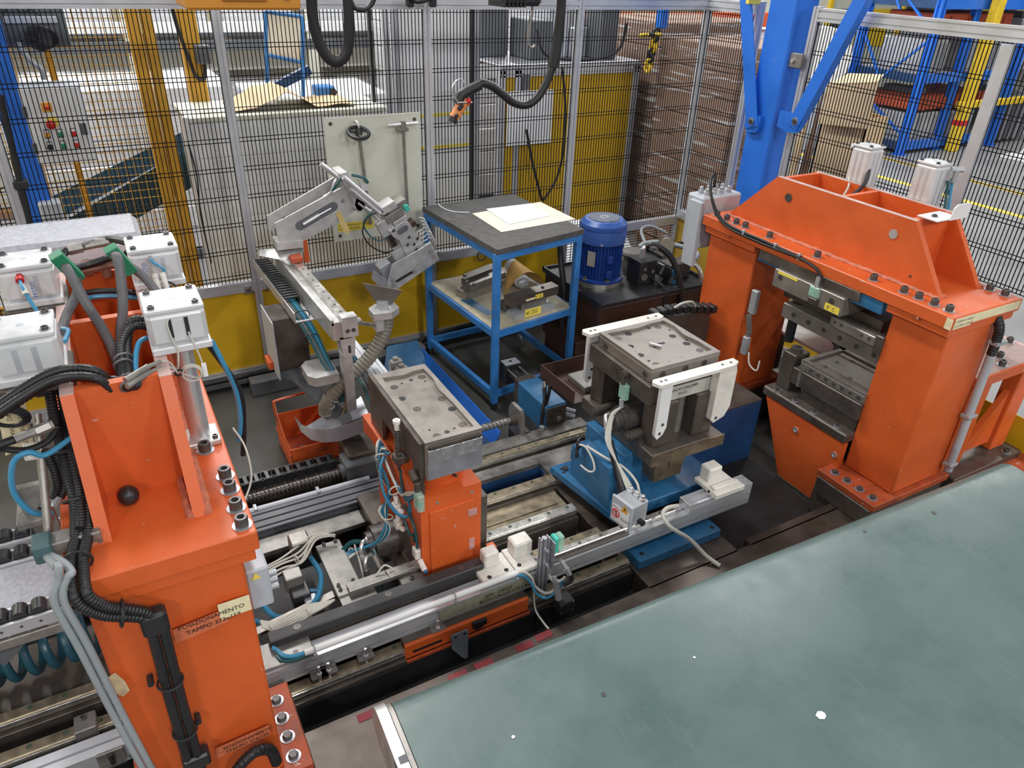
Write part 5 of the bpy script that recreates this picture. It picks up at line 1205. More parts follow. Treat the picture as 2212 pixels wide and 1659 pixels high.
# proximity sensors on brackets below the beam
for x in (.30, .335, .475, .765):
    sbk = obj('sensor_bracket', MB().box(x - .03, x + .03, 1.852, 1.862, .20, .245, .002).box(x - .03, x + .03, 1.825, 1.862, .232, .236), SILVERC, beam)
    obj('proximity_sensor', MB().cyl((x, 1.838, .28), (x, 1.838, .19), .0055, n=12).cyl((x, 1.838, .222), (x, 1.838, .232), .010, n=6).cyl((x, 1.838, .238), (x, 1.838, .246), .010, n=6), CHROME, sbk)
    obj('sensor_plug', MB().cyl((x, 1.838, .20), (x, 1.838, .155), .009, n=12).cyl((x, 1.838, .16), (x - .05, 1.835, .145), .0075, n=10), BLACKP, sbk)
# orange plate under the beam
op = thing('orange_carriage_plate', 'orange carriage plate hanging under the aluminium beam, slotted and dirty', 'plate', (.9, 1.84, .15))
obj('plate', MB().box(.62, 1.16, 1.815, 1.845, .16, .232, .003), ORANGE, op)
obj('plate_edge', MB().box(.62, 1.16, 1.80, 1.815, .155, .165), ORANGE_D, op)
obj('slot', MB().box(.65, .77, 1.8135, 1.815, .185, .197), PIT, op)
obj('black_hole', MB().cyl((.93, 1.8135, .195), (.93, 1.815, .195), .026, n=16).box(.90, .96, 1.80, 1.815, .20, .225), BLACK, op)
gp = obj('grey_pointer_plate', MB().prism([(.80, 1.796, .215), (.875, 1.796, .215), (.875, 1.796, .15), (.862, 1.77, .09), (.845, 1.77, .09), (.805, 1.796, .14)], (0, .006, 0)), mat('slate_grey_sheet', (.13, .15, .17), .45, var=.2, grime=.2), op)
for x in (.82, .86): obj('hole', MB().cyl((x, 1.795, .20), (x, 1.796, .20), .008, n=10), BOLT, gp)
obj('carriage', MB().box(.62, 1.16, 1.83, 1.90, .205, .235), STEEL_D, op)
# white polyethylene blocks
def pe_block(x0, x1, y0, y1, z0, label, cx, cy, s, h, holes):
    t = thing('plastic_rest', label, 'plastic block', ((x0 + x1) / 2, (y0 + y1) / 2, z0), 'white plastic rests on the aluminium beam')
    bs = obj('base', MB().box(x0, x1, y0, y1, z0, z0 + .025, .004), PE, t)
    obj('cube', MB().box(cx - s / 2, cx + s / 2, cy - s * .42, cy + s * .42, z0 + .025, z0 + .025 + h, .007), PE, t)
    for x, y in holes: obj('hole', MB().cyl((x, y, z0 + .025), (x, y, z0 + .0262), .0095, n=14), PIT, bs)
    return t
pe_block(.985, 1.132, 1.872, 2.01, .312, 'left white plastic rest with a chamfered cube, against the orange punch post', 1.055, 1.972, .065, .075, ((1.02, 1.90), (1.10, 1.905)))
pe_block(1.135, 1.235, 1.872, 2.02, .312, 'second white plastic rest with a cube, left of the upright sensor bracket', 1.20, 1.975, .085, .075, ((1.16, 1.905),))
t = pe_block(2.17, 2.33, 1.885, 2.0, .357, 'white plastic rest with a cube on the right end of the aluminium beam', 2.235, 1.965, .08, .075, ())
obj('front_pad', MB().box(2.17, 2.35, 1.845, 1.905, .350, .380, .004).box(2.18, 2.32, 1.87, 1.90, .38, .395, .004), PE, t)
# upright sensor bracket
t = thing('sensor_bracket', 'upright aluminium bracket with a teal sensor and black solenoid, front of the beam', 'sensor', (1.25, 1.85, .2))
obj('upright', profile((1.235, 1.845, .20), (1.235, 1.845, .505), .042, .022, 2, 1, s=.007, d=.008), GALV, t)
obj('side_plate', MB().box(1.262, 1.268, 1.81, 1.86, .34, .49, .002), GALV, t)
for z in (.37, .44): obj('screw', MB().cyl((1.245, 1.832, z), (1.245, 1.824, z), .009, n=10), CHROME, t)
s_ = obj('teal_sensor', MB().box(1.270, 1.292, 1.82, 1.86, .42, .50, .005), TEAL, t)
obj('clear_cap', MB().box(1.292, 1.318, 1.82, 1.86, .42, .50, .006), CLEAR, s_)
obj('fitting', MB().cyl((1.29, 1.80, .40), (1.305, 1.775, .365), .010, n=10).cyl((1.305, 1.775, .365), (1.315, 1.765, .34), .012, n=10), CHROME, t)
obj('elbow_plug', MB().tube([(1.315, 1.765, .34), (1.325, 1.76, .32), (1.315, 1.76, .305), (1.29, 1.765, .29)], .010, 10, 4), BLACKP, t)
obj('round_valve', MB().cyl((1.27, 1.79, .30), (1.275, 1.77, .215), .015, n=14).cyl((1.255, 1.79, .33), (1.26, 1.78, .31), .012, n=10), MACHG, t)
so = obj('solenoid', MB().box(1.265, 1.335, 1.735, 1.795, .155, .215, .004), BLACKP, t)
for x in (1.272, 1.328):
    for y in (1.733,):
        for z in (.163, .207): obj('screw', MB().cyl((x, y, z), (x, y + .004, z), .006, n=8), BOLT, so)
cable(t, [(1.12, 1.866, .342), (1.155, 1.86, .34), (1.185, 1.845, .31), (1.195, 1.83, .27), (1.225, 1.80, .245), (1.26, 1.79, .25), (1.285, 1.79, .29)], .006, WCABLE)
cable(t, [(1.12, 1.86, .337), (1.15, 1.85, .33), (1.178, 1.835, .29), (1.19, 1.81, .25), (1.225, 1.785, .23), (1.27, 1.78, .255), (1.295, 1.775, .31)], .006, TUBEC, 'air_tube')
cable(t, [(1.24, 1.80, .34), (1.25, 1.785, .315), (1.275, 1.775, .31), (1.30, 1.77, .33)], .0055, WCABLE)
cable(t, [(1.185, 1.82, .255), (1.185, 1.80, .17), (1.188, 1.74, .152), (1.19, 1.70, .152)], .0045, WCABLE, 'hanging_cord')
# ================================================================ orange punch station with die tray
t = thing('punch_station', 'orange C-shaped punch stand carrying a dark steel die tray, centre', 'punch', (.93, 2.3, .205))
px0, px1 = .80, 1.062
arc = [(2.62 - .49 * sin(a), .205 + .40 * (1 - (1 - cos(a)) * 0) * cos(a) ** .8 if False else .205 + .415 * cos(a)) for a in [pi / 2 * k / 10 for k in range(11)]]
poly = [(2.065, .235), (2.065, .69), (2.74, .69), (2.74, .60)] + [(y, z) for y, z in arc] 
obj('body', MB().prism([(px0, y, z) for y, z in poly], (px1 - px0, 0, 0)), ORANGE, t)
obj('front_cover', MB().box(.835, 1.03, 2.058, 2.065, .25, .62, .004), ORANGE, t)
for x, z in ((.87, .655), (1.02, .655)): obj('screw_hole', MB().cyl((x, 2.0645, z), (x, 2.062, z), .007, n=10), CHROME, t)
obj('worn_patch', MB().box(1.0, 1.04, 2.0565, 2.058, .54, .575).box(1.005, 1.03, 2.0565, 2.058, .36, .42), mat('scuffed_pink', (.62, .32, .30), .5, var=.2, scale=20, grime=.3), t)
for x in (.81, 1.0): obj('rear_leg', MB().box(x, x + .05, 2.50, 2.60, .235, .50), ORANGE, t)
obj('foot', MB().box(.74, 1.08, 2.08, 2.75, .205, .24, .003), STEEL_D, t)
obj('side_carriage', MB().box(1.062, 1.10, 2.08, 2.14, .23, .60, .004), STEEL_D, t)
obj('orange_lug', MB().box(1.10, 1.14, 2.06, 2.10, .24, .32, .004), ORANGE, t)
obj('collar', MB().lathe([(.10, 0), (.10, .055), (.085, .06), (.085, .055)], (.945, 2.21, .69), n=28), ORANGE, t)
obj('collar_bore', MB().lathe([(.082, 0), (.082, .045), (.06, .06), (.06, .075)], (.945, 2.21, .69), n=26), BOLT, t)
obj('grease_nipple', MB().cyl((.96, 2.108, .73), (.965, 2.09, .735), .006, n=8), BOLT, t)
dt = obj('die_tray', MB().box(.832, 1.068, 2.075, 2.64, .78, .925, .004), DIE, t)
b = MB()
def rim(pts_in, pts_out, z0, z1):
    n = len(pts_in); vs = [(x, y, z1) for x, y in pts_in] + [(x, y, z1) for x, y in pts_out] + [(x, y, z0) for x, y in pts_in] + [(x, y, z0) for x, y in pts_out]; fs = []
    for i in range(n):
        j = (i + 1) % n
        fs += [(i, j, n + j, n + i)[::-1], (i, 2 * n + i, 2 * n + j, j)[::-1], (n + i, n + j, 3 * n + j, 3 * n + i)[::-1]]
    return MB().add(vs, fs)
inn = [(.856, 2.10), (.95, 2.098), (1.044, 2.10), (1.044, 2.30), (1.036, 2.42), (1.05, 2.50), (1.046, 2.60), (1.0, 2.60), (.95, 2.585), (.90, 2.595), (.858, 2.60), (.858, 2.45), (.866, 2.35), (.852, 2.25)]
out = [(.832, 2.075), (.95, 2.075), (1.068, 2.075), (1.068, 2.30), (1.068, 2.42), (1.068, 2.52), (1.068, 2.64), (1.0, 2.64), (.95, 2.64), (.90, 2.64), (.832, 2.64), (.832, 2.45), (.832, 2.35), (.832, 2.25)]
obj('raised_rim', rim(inn, out, .925, .940), DIE, dt)
for x, y, r_ in ((.885, 2.53, .013), (1.02, 2.56, .013), (.905, 2.33, .013), (1.025, 2.36, .013), (.90, 2.12, .013), (1.02, 2.15, .013)):
    obj('socket_screw', MB().lathe([(r_ + .004, 0), (r_ + .004, .0010), (r_, .0010), (r_, .0004), (.006, .0004)], (x, y, .925), n=16), STEEL_D, dt)
for x, y, r_ in ((.88, 2.43, .016), (1.03, 2.27, .016), (.97, 2.555, .009), (.925, 2.545, .005), (.945, 2.13, .010), (.98, 2.14, .005), (.89, 2.17, .005), (1.02, 2.52, .005)):
    obj('hole', MB().cyl((x, y, .9252), (x, y, .9262), r_, n=14), PIT, dt)
obj('side_plate', MB().prism([(.815, 2.66, .94), (.815, 2.09, .93), (.815, 2.09, .60), (.815, 2.14, .60), (.815, 2.17, .80), (.815, 2.50, .80), (.815, 2.52, .60), (.815, 2.66, .60)], (.016, 0, 0)), STEEL_D, t)
obj('tray_base', MB().box(.835, 1.065, 2.075, 2.64, .765, .79), GALV, t)
obj('rear_support', MB().box(.82, 1.05, 2.60, 2.67, .69, .78), STEEL_D, t)
obj('foil_tape', MB().box(.840, 1.066, 2.066, 2.075, .845, .905, .004), FOIL, t)
obj('rough_front', MB().box(.845, 1.06, 2.064, 2.075, .905, .925, .003), STEEL_D, t)
obj('front_plate', MB().box(.838, 1.066, 2.068, 2.075, .77, .845), GALV, t)
# spring pin
sp = obj('spring_pin', MB().cyl((.795, 2.27, .70), (.795, 2.27, .93), .008, n=10), STEEL_D, t)
obj('pin_cap', MB().lathe([(.015, 0), (.015, .014), (.007, .014), (.007, .02)], (.795, 2.27, .925), n=14).lathe([(.010, 0), (.011, .03)], (.795, 2.27, .895), n=12), PE, sp)
pts = [(.795 + .0125 * cos(2 * pi * k / 10), 2.27 + .0125 * sin(2 * pi * k / 10), .78 + .11 * k / 110) for k in range(111)]
obj('spring', MB().tube(pts, .0025, 6, 1), BOLT, sp)
obj('pin_holder', MB().box(.775, .832, 2.245, 2.295, .74, .775, .003), STEEL_D, sp)
# clear sensor by the collar
cs = obj('clear_sensor', MB().box(.785, .815, 2.05, 2.10, .64, .72, .006), CLEAR, t)
obj('green_core', MB().box(.79, .81, 2.06, 2.09, .66, .68, .003), GREEN_L, cs)
obj('sensor_head', MB().cyl((.80, 2.09, .72), (.80, 2.09, .76), .013, n=12).cyl((.80, 2.10, .76), (.80, 2.14, .78), .016, n=12), STEEL_D, cs)
# tube bundles at the side
rr = random.Random(5)
for k in range(7):
    o_ = .012 * k; m_ = (TUBEB, TUBET, WCABLE, TUBEB, TUBET, TUBEB, WCABLE)[k]
    cable(t, [(.79, 2.36 + .02 * k, .72), (.775 - .003 * k, 2.42, .70 + .005 * k), (.760, 2.40 + o_ * .4, .66 - .01 * k), (.765 + .002 * k, 2.33, .60 - .012 * k), (.745 - .006 * k, 2.30, .50), (.715 + .004 * k, 2.27, .42), (.67 + .006 * k, 2.28, .35), (.58 + .01 * k, 2.32, .31), (.50, 2.33 - .01 * k, .30)], .0055, m_, 'air_tube')
for k in range(4):
    cable(t, [(.785, 2.42, .69), (.775, 2.36 - .01 * k, .66), (.785, 2.27 - .01 * k, .62 - .006 * k), (.79, 2.18, .62 + .01 * k), (.79, 2.12, .67 + .008 * k), (.80, 2.09, .72)], .0055, (TUBEB, TUBET, WCABLE, WCABLE)[k], 'air_tube')
b_ = cable(t, [(.785, 2.40, .70), (.745, 2.36, .66), (.735, 2.30, .58), (.755, 2.22, .53), (.79, 2.17, .54), (.80, 2.18, .62)], .007, TUBEB, 'air_tube')
cable(t, [(.80, 2.27, .70), (.793, 2.24, .64), (.79, 2.20, .60), (.785, 2.16, .62)], .006, TUBET, 'air_tube')
cable(t, [(.79, 2.22, .56), (.788, 2.14, .55), (.79, 2.10, .50), (.79, 2.09, .42)], .0055, TUBET, 'air_tube')
cable(t, [(.78, 2.19, .50), (.783, 2.15, .46), (.79, 2.13, .47), (.79, 2.12, .44)], .006, TUBET, 'air_tube')
for y, z in ((2.26, .525), (2.25, .44)):
    f_ = obj('flow_fitting', MB().box(.755, .785, y - .02, y + .02, z - .015, z + .02, .004).cyl((.77, y - .02, z), (.775, y - .05, z + .01), .011, n=10).cyl((.77, y, z + .02), (.772, y + .005, z + .05), .010, n=10), PE, t)
f_ = obj('flow_fitting', MB().box(.775, .80, 2.075, 2.115, .38, .43, .004).cyl((.79, 2.07, .385), (.795, 2.03, .36), .012, n=10), PE, t)
obj('blue_end', MB().cyl((.794, 2.035, .362), (.796, 2.02, .355), .010, n=10), BLUE_M, f_)
for p, ax in (((.765, 2.40, .69), (.3, 1, .5)), ((.765, 2.25, .62), (0, 1, .2)), ((.735, 2.28, .47), (.2, .2, 1)), ((.60, 2.31, .318), (1, -.2, .2))):
    obj('cable_tie', MB().torus(p, ax, .024, .003, 16, 6), WCABLE, t)
# hydraulic cylinder in the arch
hc = obj('hydraulic_cylinder', MB().cyl((.68, 2.34, .30), (.795, 2.34, .30), .075, n=24).cyl((.655, 2.34, .30), (.68, 2.34, .30), .055, n=20).cyl((.73, 2.34, .30), (.738, 2.34, .30), .079, n=24), BOLT, t)
for y, z in ((2.33, .335), (2.29, .285)):
    obj('elbow_fitting', MB().tube([(.66, y, z), (.635, y - .01, z + .005), (.620, y - .025, z - .01), (.618, y - .035, z - .04)], .009, 10, 4).cyl((.668, y, z), (.650, y - .003, z), .016, n=6).cyl((.618, y - .035, z - .04), (.617, y - .045, z - .075), .013, n=10), CHROME, hc)
obj('steel_block', MB().box(.70, .84, 2.19, 2.27, .18, .235, .004), STEEL, t)
obj('valve_wheel', MB().cyl((.74, 2.12, .19), (.80, 2.12, .20), .03, n=16).torus((.74, 2.12, .19), (1, 0, 0), .03, .01, 16, 6), RUST, t)

# ================================================================ valve group between press and punch
t = thing('valve_group', 'group of steel brackets, valves and tangled hoses between left press and punch stand', 'valves', (.45, 2.2, .15))
obj('long_bracket', MB().box(.455, .56, 2.10, 2.42, .295, .31, .003), SILVERC, t)
obj('bracket_foot', MB().prism([(.46, 2.10, .27), (.46, 2.0, .27), (.56, 2.0, .27), (.60, 2.04, .27), (.60, 2.10, .27)], (0, 0, .03)), SILVERC, t)
obj('cross_arm', MB().bar((.50, 2.11, .322), (.80, 2.11, .322), .012, .05, up=(0, 1, 0)).box(.50, .80, 2.095, 2.115, .295, .33, .003), SILVERC, t)
cb_ = obj('corner_block', MB().box(.70, .80, 1.995, 2.09, .25, .31, .003), SILVERC, t)
for x, y in ((.72, 2.01), (.78, 2.03), (.75, 2.06)): obj('socket_screw', MB().lathe([(.010, 0), (.010, .006), (.005, .006), (.005, .002)], (x, y, .31), n=12), BOLT, cb_)
bolts(t, [(x, y, .31) for x, y in ((.475, 2.13), (.475, 2.155), (.535, 2.13), (.535, 2.155), (.49, 2.41), (.54, 2.41))], .008, .009, False)
obj('left_strip', MB().bar((.10, 2.10, .265), (.46, 2.16, .265), .035, .018), STEEL, t)
obj('lower_strip', MB().bar((.10, 1.985, .28), (.30, 2.03, .28), .03, .02), SILVERC, t)
vb = obj('valve_block', MB().box(.29, .36, 2.24, 2.30, .27, .345, .004), SILVERC, t)
obj('valve_body', MB().box(.30, .37, 2.18, 2.26, .22, .30, .004), BLACKP, vb)
obj('plug', MB().box(.34, .39, 2.15, 2.20, .25, .275, .004).cyl((.39, 2.16, .262), (.42, 2.17, .265), .008, n=8), MACHG, vb)
obj('valve_block', MB().box(.36, .44, 2.42, 2.50, .25, .35, .006), STEEL, t)
obj('black_module', MB().box(.40, .46, 1.99, 2.05, .22, .30, .004).box(.37, .40, 2.0, 2.04, .225, .28), BLACKP, t)
obj('round_cap', MB().cyl((.52, 1.975, .27), (.52, 1.955, .24), .012, n=10).cyl((.55, 1.975, .27), (.55, 1.955, .24), .012, n=10), MACHG, t)
obj('dark_motor', MB().cyl((.58, 2.06, .20), (.72, 2.10, .20), .035, n=16), BOLT, t)
obj('floor_plate', MB().box(.12, .78, 1.99, 2.50, .03, .13), PIT, t)
for k, (y, z) in enumerate(((2.30, .33), (2.32, .335), (2.34, .33), (2.28, .33), (2.36, .325))):
    cable(t, [(.10, y - .02, z + .01), (.20, y + .01, z - .005), (.30, y + .03, z), (.38, y + .02 + .01 * k, z + .01), (.46, 2.40 + .01 * k, z + .03), (.54, 2.40, z + .02)], .0045, WCABLE, 'cable')
for k in range(6):
    cable(t, [(.16, 2.06 + .006 * k, .335), (.20, 2.04 + .01 * k, .31), (.26, 2.03 + .012 * k, .315), (.34, 2.05 + .01 * k, .32), (.40, 2.07 + .004 * k, .315), (.44, 2.10, .30)], .0045, WCABLE, 'cable')
cable(t, [(.18, 2.26, .29), (.22, 2.16, .26), (.30, 2.13, .262), (.38, 2.15, .28), (.43, 2.25, .30), (.42, 2.36, .31)], .011, TUBEB, 'air_tube')
cable(t, [(.10, 2.20, .26), (.16, 2.17, .25), (.22, 2.10, .24)], .010, TUBEB, 'air_tube')
cable(t, [(.34, 2.28, .27), (.36, 2.24, .26), (.42, 2.22, .25)], .010, TUBEB, 'air_tube')
cable(t, [(.55, 2.35, .30), (.60, 2.35, .33), (.66, 2.31, .32), (.67, 2.24, .27), (.65, 2.17, .20)], .010, TUBET, 'air_tube')
obj('hose_union', MB().cyl((.665, 2.27, .295), (.672, 2.22, .255), .015, n=8), STEEL, t)
cable(t, [(.56, 2.30, .27), (.58, 2.34, .31), (.60, 2.30, .30), (.595, 2.22, .24)], .004, WCABLE, 'cable')
cable(t, [(.62, 2.12, .33), (.66, 2.13, .36), (.69, 2.12, .34)], .004, WCABLE, 'cable')
for x, y, z in ((.19, 2.05, .31), (.33, 2.06, .315), (.36, 2.34, .34), (.665, 2.11, .32)): obj('cable_tie', MB().torus((x, y, z), (1, .2, 0), .02, .003, 14, 6), WCABLE, t)
cable(t, [(.09, 2.02, .33), (.14, 1.99, .315), (.17, 1.97, .30)], .006, TUBET, 'air_tube')

# ================================================================ die unit on blue base
t = thing('trimming_die', 'square trimming die with dark posts and white guards on a blue base', 'die', (2.1, 2.3, .15))
obj('foot', MB().box(1.72, 2.20, 1.80, 2.0, .15, .20, .004), BLUE_M, t)
obj('carriage_plate', MB().prism([(1.70, 2.53, .205), (1.765, 2.065, .205), (2.24, 2.065, .205), (2.24, 2.53, .205)], (0, 0, .035)), BLUE_M, t)
obj('slab', MB().box(1.83, 2.36, 2.02, 2.55, .24, .305, .004), BLUE_M, t)
obj('wedge_body', MB().prism([(1.76, 2.10, .24), (1.76, 2.44, .24), (1.76, 2.44, .42), (1.76, 2.36, .40), (1.76, 2.36, .47), (1.76, 2.14, .47)], (.12, 0, 0)), BLUE_M, t)
lp_ = obj('lower_bolster', MB().box(1.905, 2.325, 2.02, 2.60, .505, .575, .005), STEEL_D, t)
mat('bronze_worn_steel', (.22, .17, .11), .4, .6, var=.25, scale=16, grime=.5)
obj('neck_block', MB().box(1.86, 2.22, 2.16, 2.48, .30, .50, .004), BLUE_M, t)
obj('pedestal', MB().box(1.98, 2.15, 2.07, 2.30, .36, .505, .004).box(2.06, 2.15, 2.06, 2.2, .43, .505, .004), MATS['bronze_worn_steel'], t)
bolts(t, [(1.755, 2.48, .24), (1.79, 2.20, .24)], .016, .014, False, True)
for x, y in ((1.74, 2.49), (1.735, 2.46)): obj('hole', MB().cyl((x, y, .2402), (x, y, .241), .008, n=10), PIT, t)
for x, y in ((2.17, 1.83), (1.76, 1.84)): obj('hole', MB().cyl((x, y, .2002), (x, y, .201), .011, n=12), PIT, t)

obj('bolster_edge', MB().box(1.90, 2.33, 2.012, 2.02, .515, .573), mat('bronze_worn_steel', (.30, .23, .14), .4, .6, var=.25, scale=16, grime=.4), t)
for x, y in ((1.96, 2.07), (2.19, 2.07), (1.96, 2.48), (2.19, 2.48)): obj('post', MB().box(x - .02, x + .10, y, y + .10, .575, .80, .004), STEEL_D, t)
for x, y in ((2.14, 2.15), (2.10, 2.42)): obj('guide_pillar', MB().cyl((x, y, .575), (x, y, .86), .025, n=16), STEEL, t)
obj('inner_core', MB().box(2.02, 2.22, 2.22, 2.46, .575, .82), PIT, t)
up = obj('upper_bolster', MB().box(1.895, 2.315, 2.09, 2.56, .80, .90, .005), STEEL_D, t)
tp_ = obj('die_plate', MB().box(1.915, 2.31, 2.12, 2.52, .90, .955, .004), DIE, t)
inn = [(1.94, 2.15), (2.02, 2.14), (2.11, 2.155), (2.2, 2.14), (2.285, 2.15), (2.285, 2.24), (2.27, 2.33), (2.29, 2.42), (2.28, 2.495), (2.2, 2.495), (2.11, 2.48), (2.02, 2.49), (1.94, 2.495), (1.945, 2.42), (1.96, 2.33), (1.94, 2.24)]
out = [(1.915, 2.12), (2.02, 2.12), (2.11, 2.12), (2.2, 2.12), (2.31, 2.12), (2.31, 2.24), (2.31, 2.33), (2.31, 2.42), (2.31, 2.52), (2.2, 2.52), (2.11, 2.52), (2.02, 2.52), (1.915, 2.52), (1.915, 2.42), (1.915, 2.33), (1.915, 2.24)]
obj('raised_rim', rim(inn, out, .955, .970), DIE, tp_)
for x, y in ((1.975, 2.45), (2.23, 2.47), (1.98, 2.17), (2.25, 2.19)):
    obj('socket_screw', MB().lathe([(.018, 0), (.018, .0010), (.014, .0010), (.014, .0004), (.007, .0004)], (x, y, .955), n=16), STEEL_D, tp_)
for x, y, r_ in ((2.05, 2.47, .017), (1.98, 2.36, .017), (1.97, 2.27, .017), (2.23, 2.36, .017), (2.24, 2.27, .018), (2.13, 2.16, .017), (2.18, 2.48, .009), (2.26, 2.42, .007), (1.965, 2.31, .007), (2.265, 2.30, .007), (1.97, 2.21, .007), (2.05, 2.155, .010)):
    obj('hole', MB().cyl((x, y, .9552), (x, y, .9562), r_, n=14), PIT, tp_)
obj('centre_slot', MB().box(2.09, 2.15, 2.315, 2.33, .9552, .9562).cyl((2.085, 2.31, .9552), (2.085, 2.31, .9562), .013, n=12), PIT, tp_)
obj('steel_pin', MB().bar((2.07, 2.335, .963), (2.10, 2.285, .963), .012, .010), CHROME, tp_)
for y in (2.46, 2.16): obj('socket_screw', MB().lathe([(.016, 0), (.016, .003), (.008, .003), (.008, .001)], (1.915, y, .925), (-1, 0, 0), 14), BOLT, tp_)
for x in (1.98, 2.11, 2.22): obj('socket_screw', MB().lathe([(.016, 0), (.016, .003), (.008, .003), (.008, .001)], (x, 2.12, .93), (0, -1, 0), 14), BOLT, tp_)
obj('white_label', MB().box(1.98, 2.25, 2.0885, 2.09, .80, .868), mat('grubby_white_label', (.52, .51, .46), .5, var=.2, scale=20, grime=.2), t)
text('TRANCIO 27Px2MM', (1.99, 2.087, .842), (1, 0, 0), (0, 0, 1), .015, INK, t)
text('35x23', (2.06, 2.087, .818), (1, 0, 0), (0, 0, 1), .015, INK, t)
# white guards front and back
for nm, y0, y1, sgn in (('front', 2.028, 2.085, -1), ('rear', 2.565, 2.63, 1)):
    g = obj('guard_rail', MB().prism([(1.895, y0, .925), (2.32, y0 + .0, .925), (2.36, y0 + .02, .925), (2.36, y1, .925), (1.895, y1, .925), (1.88, y1 - .02, .925)], (0, 0, .016)), PE, t)
    for x in (1.92, 1.945, 2.27, 2.32): obj('screw_hole', MB().cyl((x, (y0 + y1) / 2, .941), (x, (y0 + y1) / 2, .9422), .007, n=10), BOLT, g)
    yy = y0 + .01 if sgn < 0 else y1 - .03
    a_ = obj('guard_arm', MB().prism([(1.915, yy, .925), (1.975, yy, .925), (1.975, yy, .70), (1.960, yy, .665), (1.93, yy, .645), (1.915, yy, .67)], (0, .02, 0)), WHITE, t)
    for x, z in ((1.95, .72), (1.94, .675)): obj('screw_hole', MB().cyl((x, yy, z), (x, yy - .001, z), .008, n=10), BOLT, a_)
    if sgn < 0:
        gp_ = obj('guide_pad', MB().prism([(2.245, yy, .925), (2.345, yy, .925), (2.352, yy, .90), (2.352, yy, .71), (2.325, yy, .66), (2.265, yy, .64), (2.245, yy, .66)], (0, .045, 0)), PE, t)
        obj('screw_hole', MB().cyl((2.275, yy, .665), (2.275, yy - .001, .665), .008, n=10), BOLT, gp_)
    else: obj('guide_pad', MB().box(2.16, 2.24, yy - .01, yy + .03, .86, .925, .01), WHITE, t)
# sensor, hydraulic ram and hoses on the left side
s_ = obj('clear_sensor', MB().box(1.868, 1.895, 2.22, 2.275, .76, .84, .006), CLEAR, t)
obj('green_core', MB().box(1.872, 1.89, 2.222, 2.235, .77, .83, .003), GREEN_L, s_)
obj('sensor_head', MB().cyl((1.872, 2.25, .84), (1.872, 2.25, .875), .012, n=12).cyl((1.86, 2.25, .89), (1.885, 2.25, .89), .018, n=14), BOLT, s_)
obj('sensor_plug', MB().cyl((1.872, 2.245, .76), (1.872, 2.24, .72), .011, n=10), MACHG, s_)
hc = obj('hydraulic_ram', MB().cyl((1.86, 2.24, .655), (2.05, 2.24, .655), .062, n=24).cyl((1.82, 2.24, .655), (1.86, 2.24, .655), .050, n=20).cyl((1.875, 2.24, .655), (1.885, 2.24, .655), .067, n=24), BOLT, t)
obj('elbow_fitting', MB().tube([(1.83, 2.26, .68), (1.80, 2.255, .685), (1.79, 2.24, .665), (1.79, 2.23, .63)], .010, 10, 4).cyl((1.835, 2.26, .68), (1.82, 2.258, .682), .016, n=6).cyl((1.79, 2.23, .64), (1.795, 2.20, .57), .013, n=10), CHROME, hc)
obj('elbow_fitting', MB().cyl((1.835, 2.24, .63), (1.815, 2.235, .625), .015, n=6), MACHG, hc)
for y, x0 in ((2.16, 1.86), (2.40, 1.84)): obj('clamp_cylinder', MB().cyl((x0, y, .61), (x0 + .12, y, .61), .026, n=16).cyl((x0 - .012, y, .61), (x0, y, .61), .018, n=12), STEEL_D, t)
for x, y in ((1.95, 2.20),): obj('clamp_nut', MB().cyl((1.935, 2.155, .575), (1.935, 2.155, .605), .022, n=6).cyl((1.935, 2.155, .575), (1.935, 2.155, .582), .032, n=14), BOLT, t)
cable(t, [(1.795, 2.20, .58), (1.80, 2.17, .52), (1.80, 2.13, .46), (1.795, 2.08, .40), (1.785, 2.03, .34), (1.775, 2.0, .30)], .017, BLACK, 'hydraulic_hose', 12)
for k in range(4):
    cable(t, [(1.872, 2.24, .72), (1.83 - .006 * k, 2.23, .705), (1.80 - .008 * k, 2.21, .66 - .01 * k), (1.785 - .006 * k, 2.18, .58), (1.80, 2.14, .50), (1.81 + .008 * k, 2.08, .42), (1.815 + .01 * k, 2.02, .37)], .0045, WCABLE, 'sensor_cable')
cable(t, [(1.72, 2.33, .50), (1.735, 2.30, .50), (1.745, 2.25, .46), (1.74, 2.22, .42), (1.725, 2.24, .40), (1.70, 2.28, .42)], .005, WCABLE, 'sensor_cable')
cable(t, [(1.74, 2.30, .505), (1.78, 2.20, .49), (1.83, 2.12, .47), (1.86, 2.05, .42), (1.85, 2.0, .36)], .006, WCABLE, 'sensor_cable')
for z in (.49, .445): obj('elbow_plug', MB().tube([(1.755, 2.37, z + .01), (1.735, 2.36, z + .01), (1.725, 2.35, z - .005), (1.722, 2.345, z - .03)], .009, 10, 4), BLACKP, t)
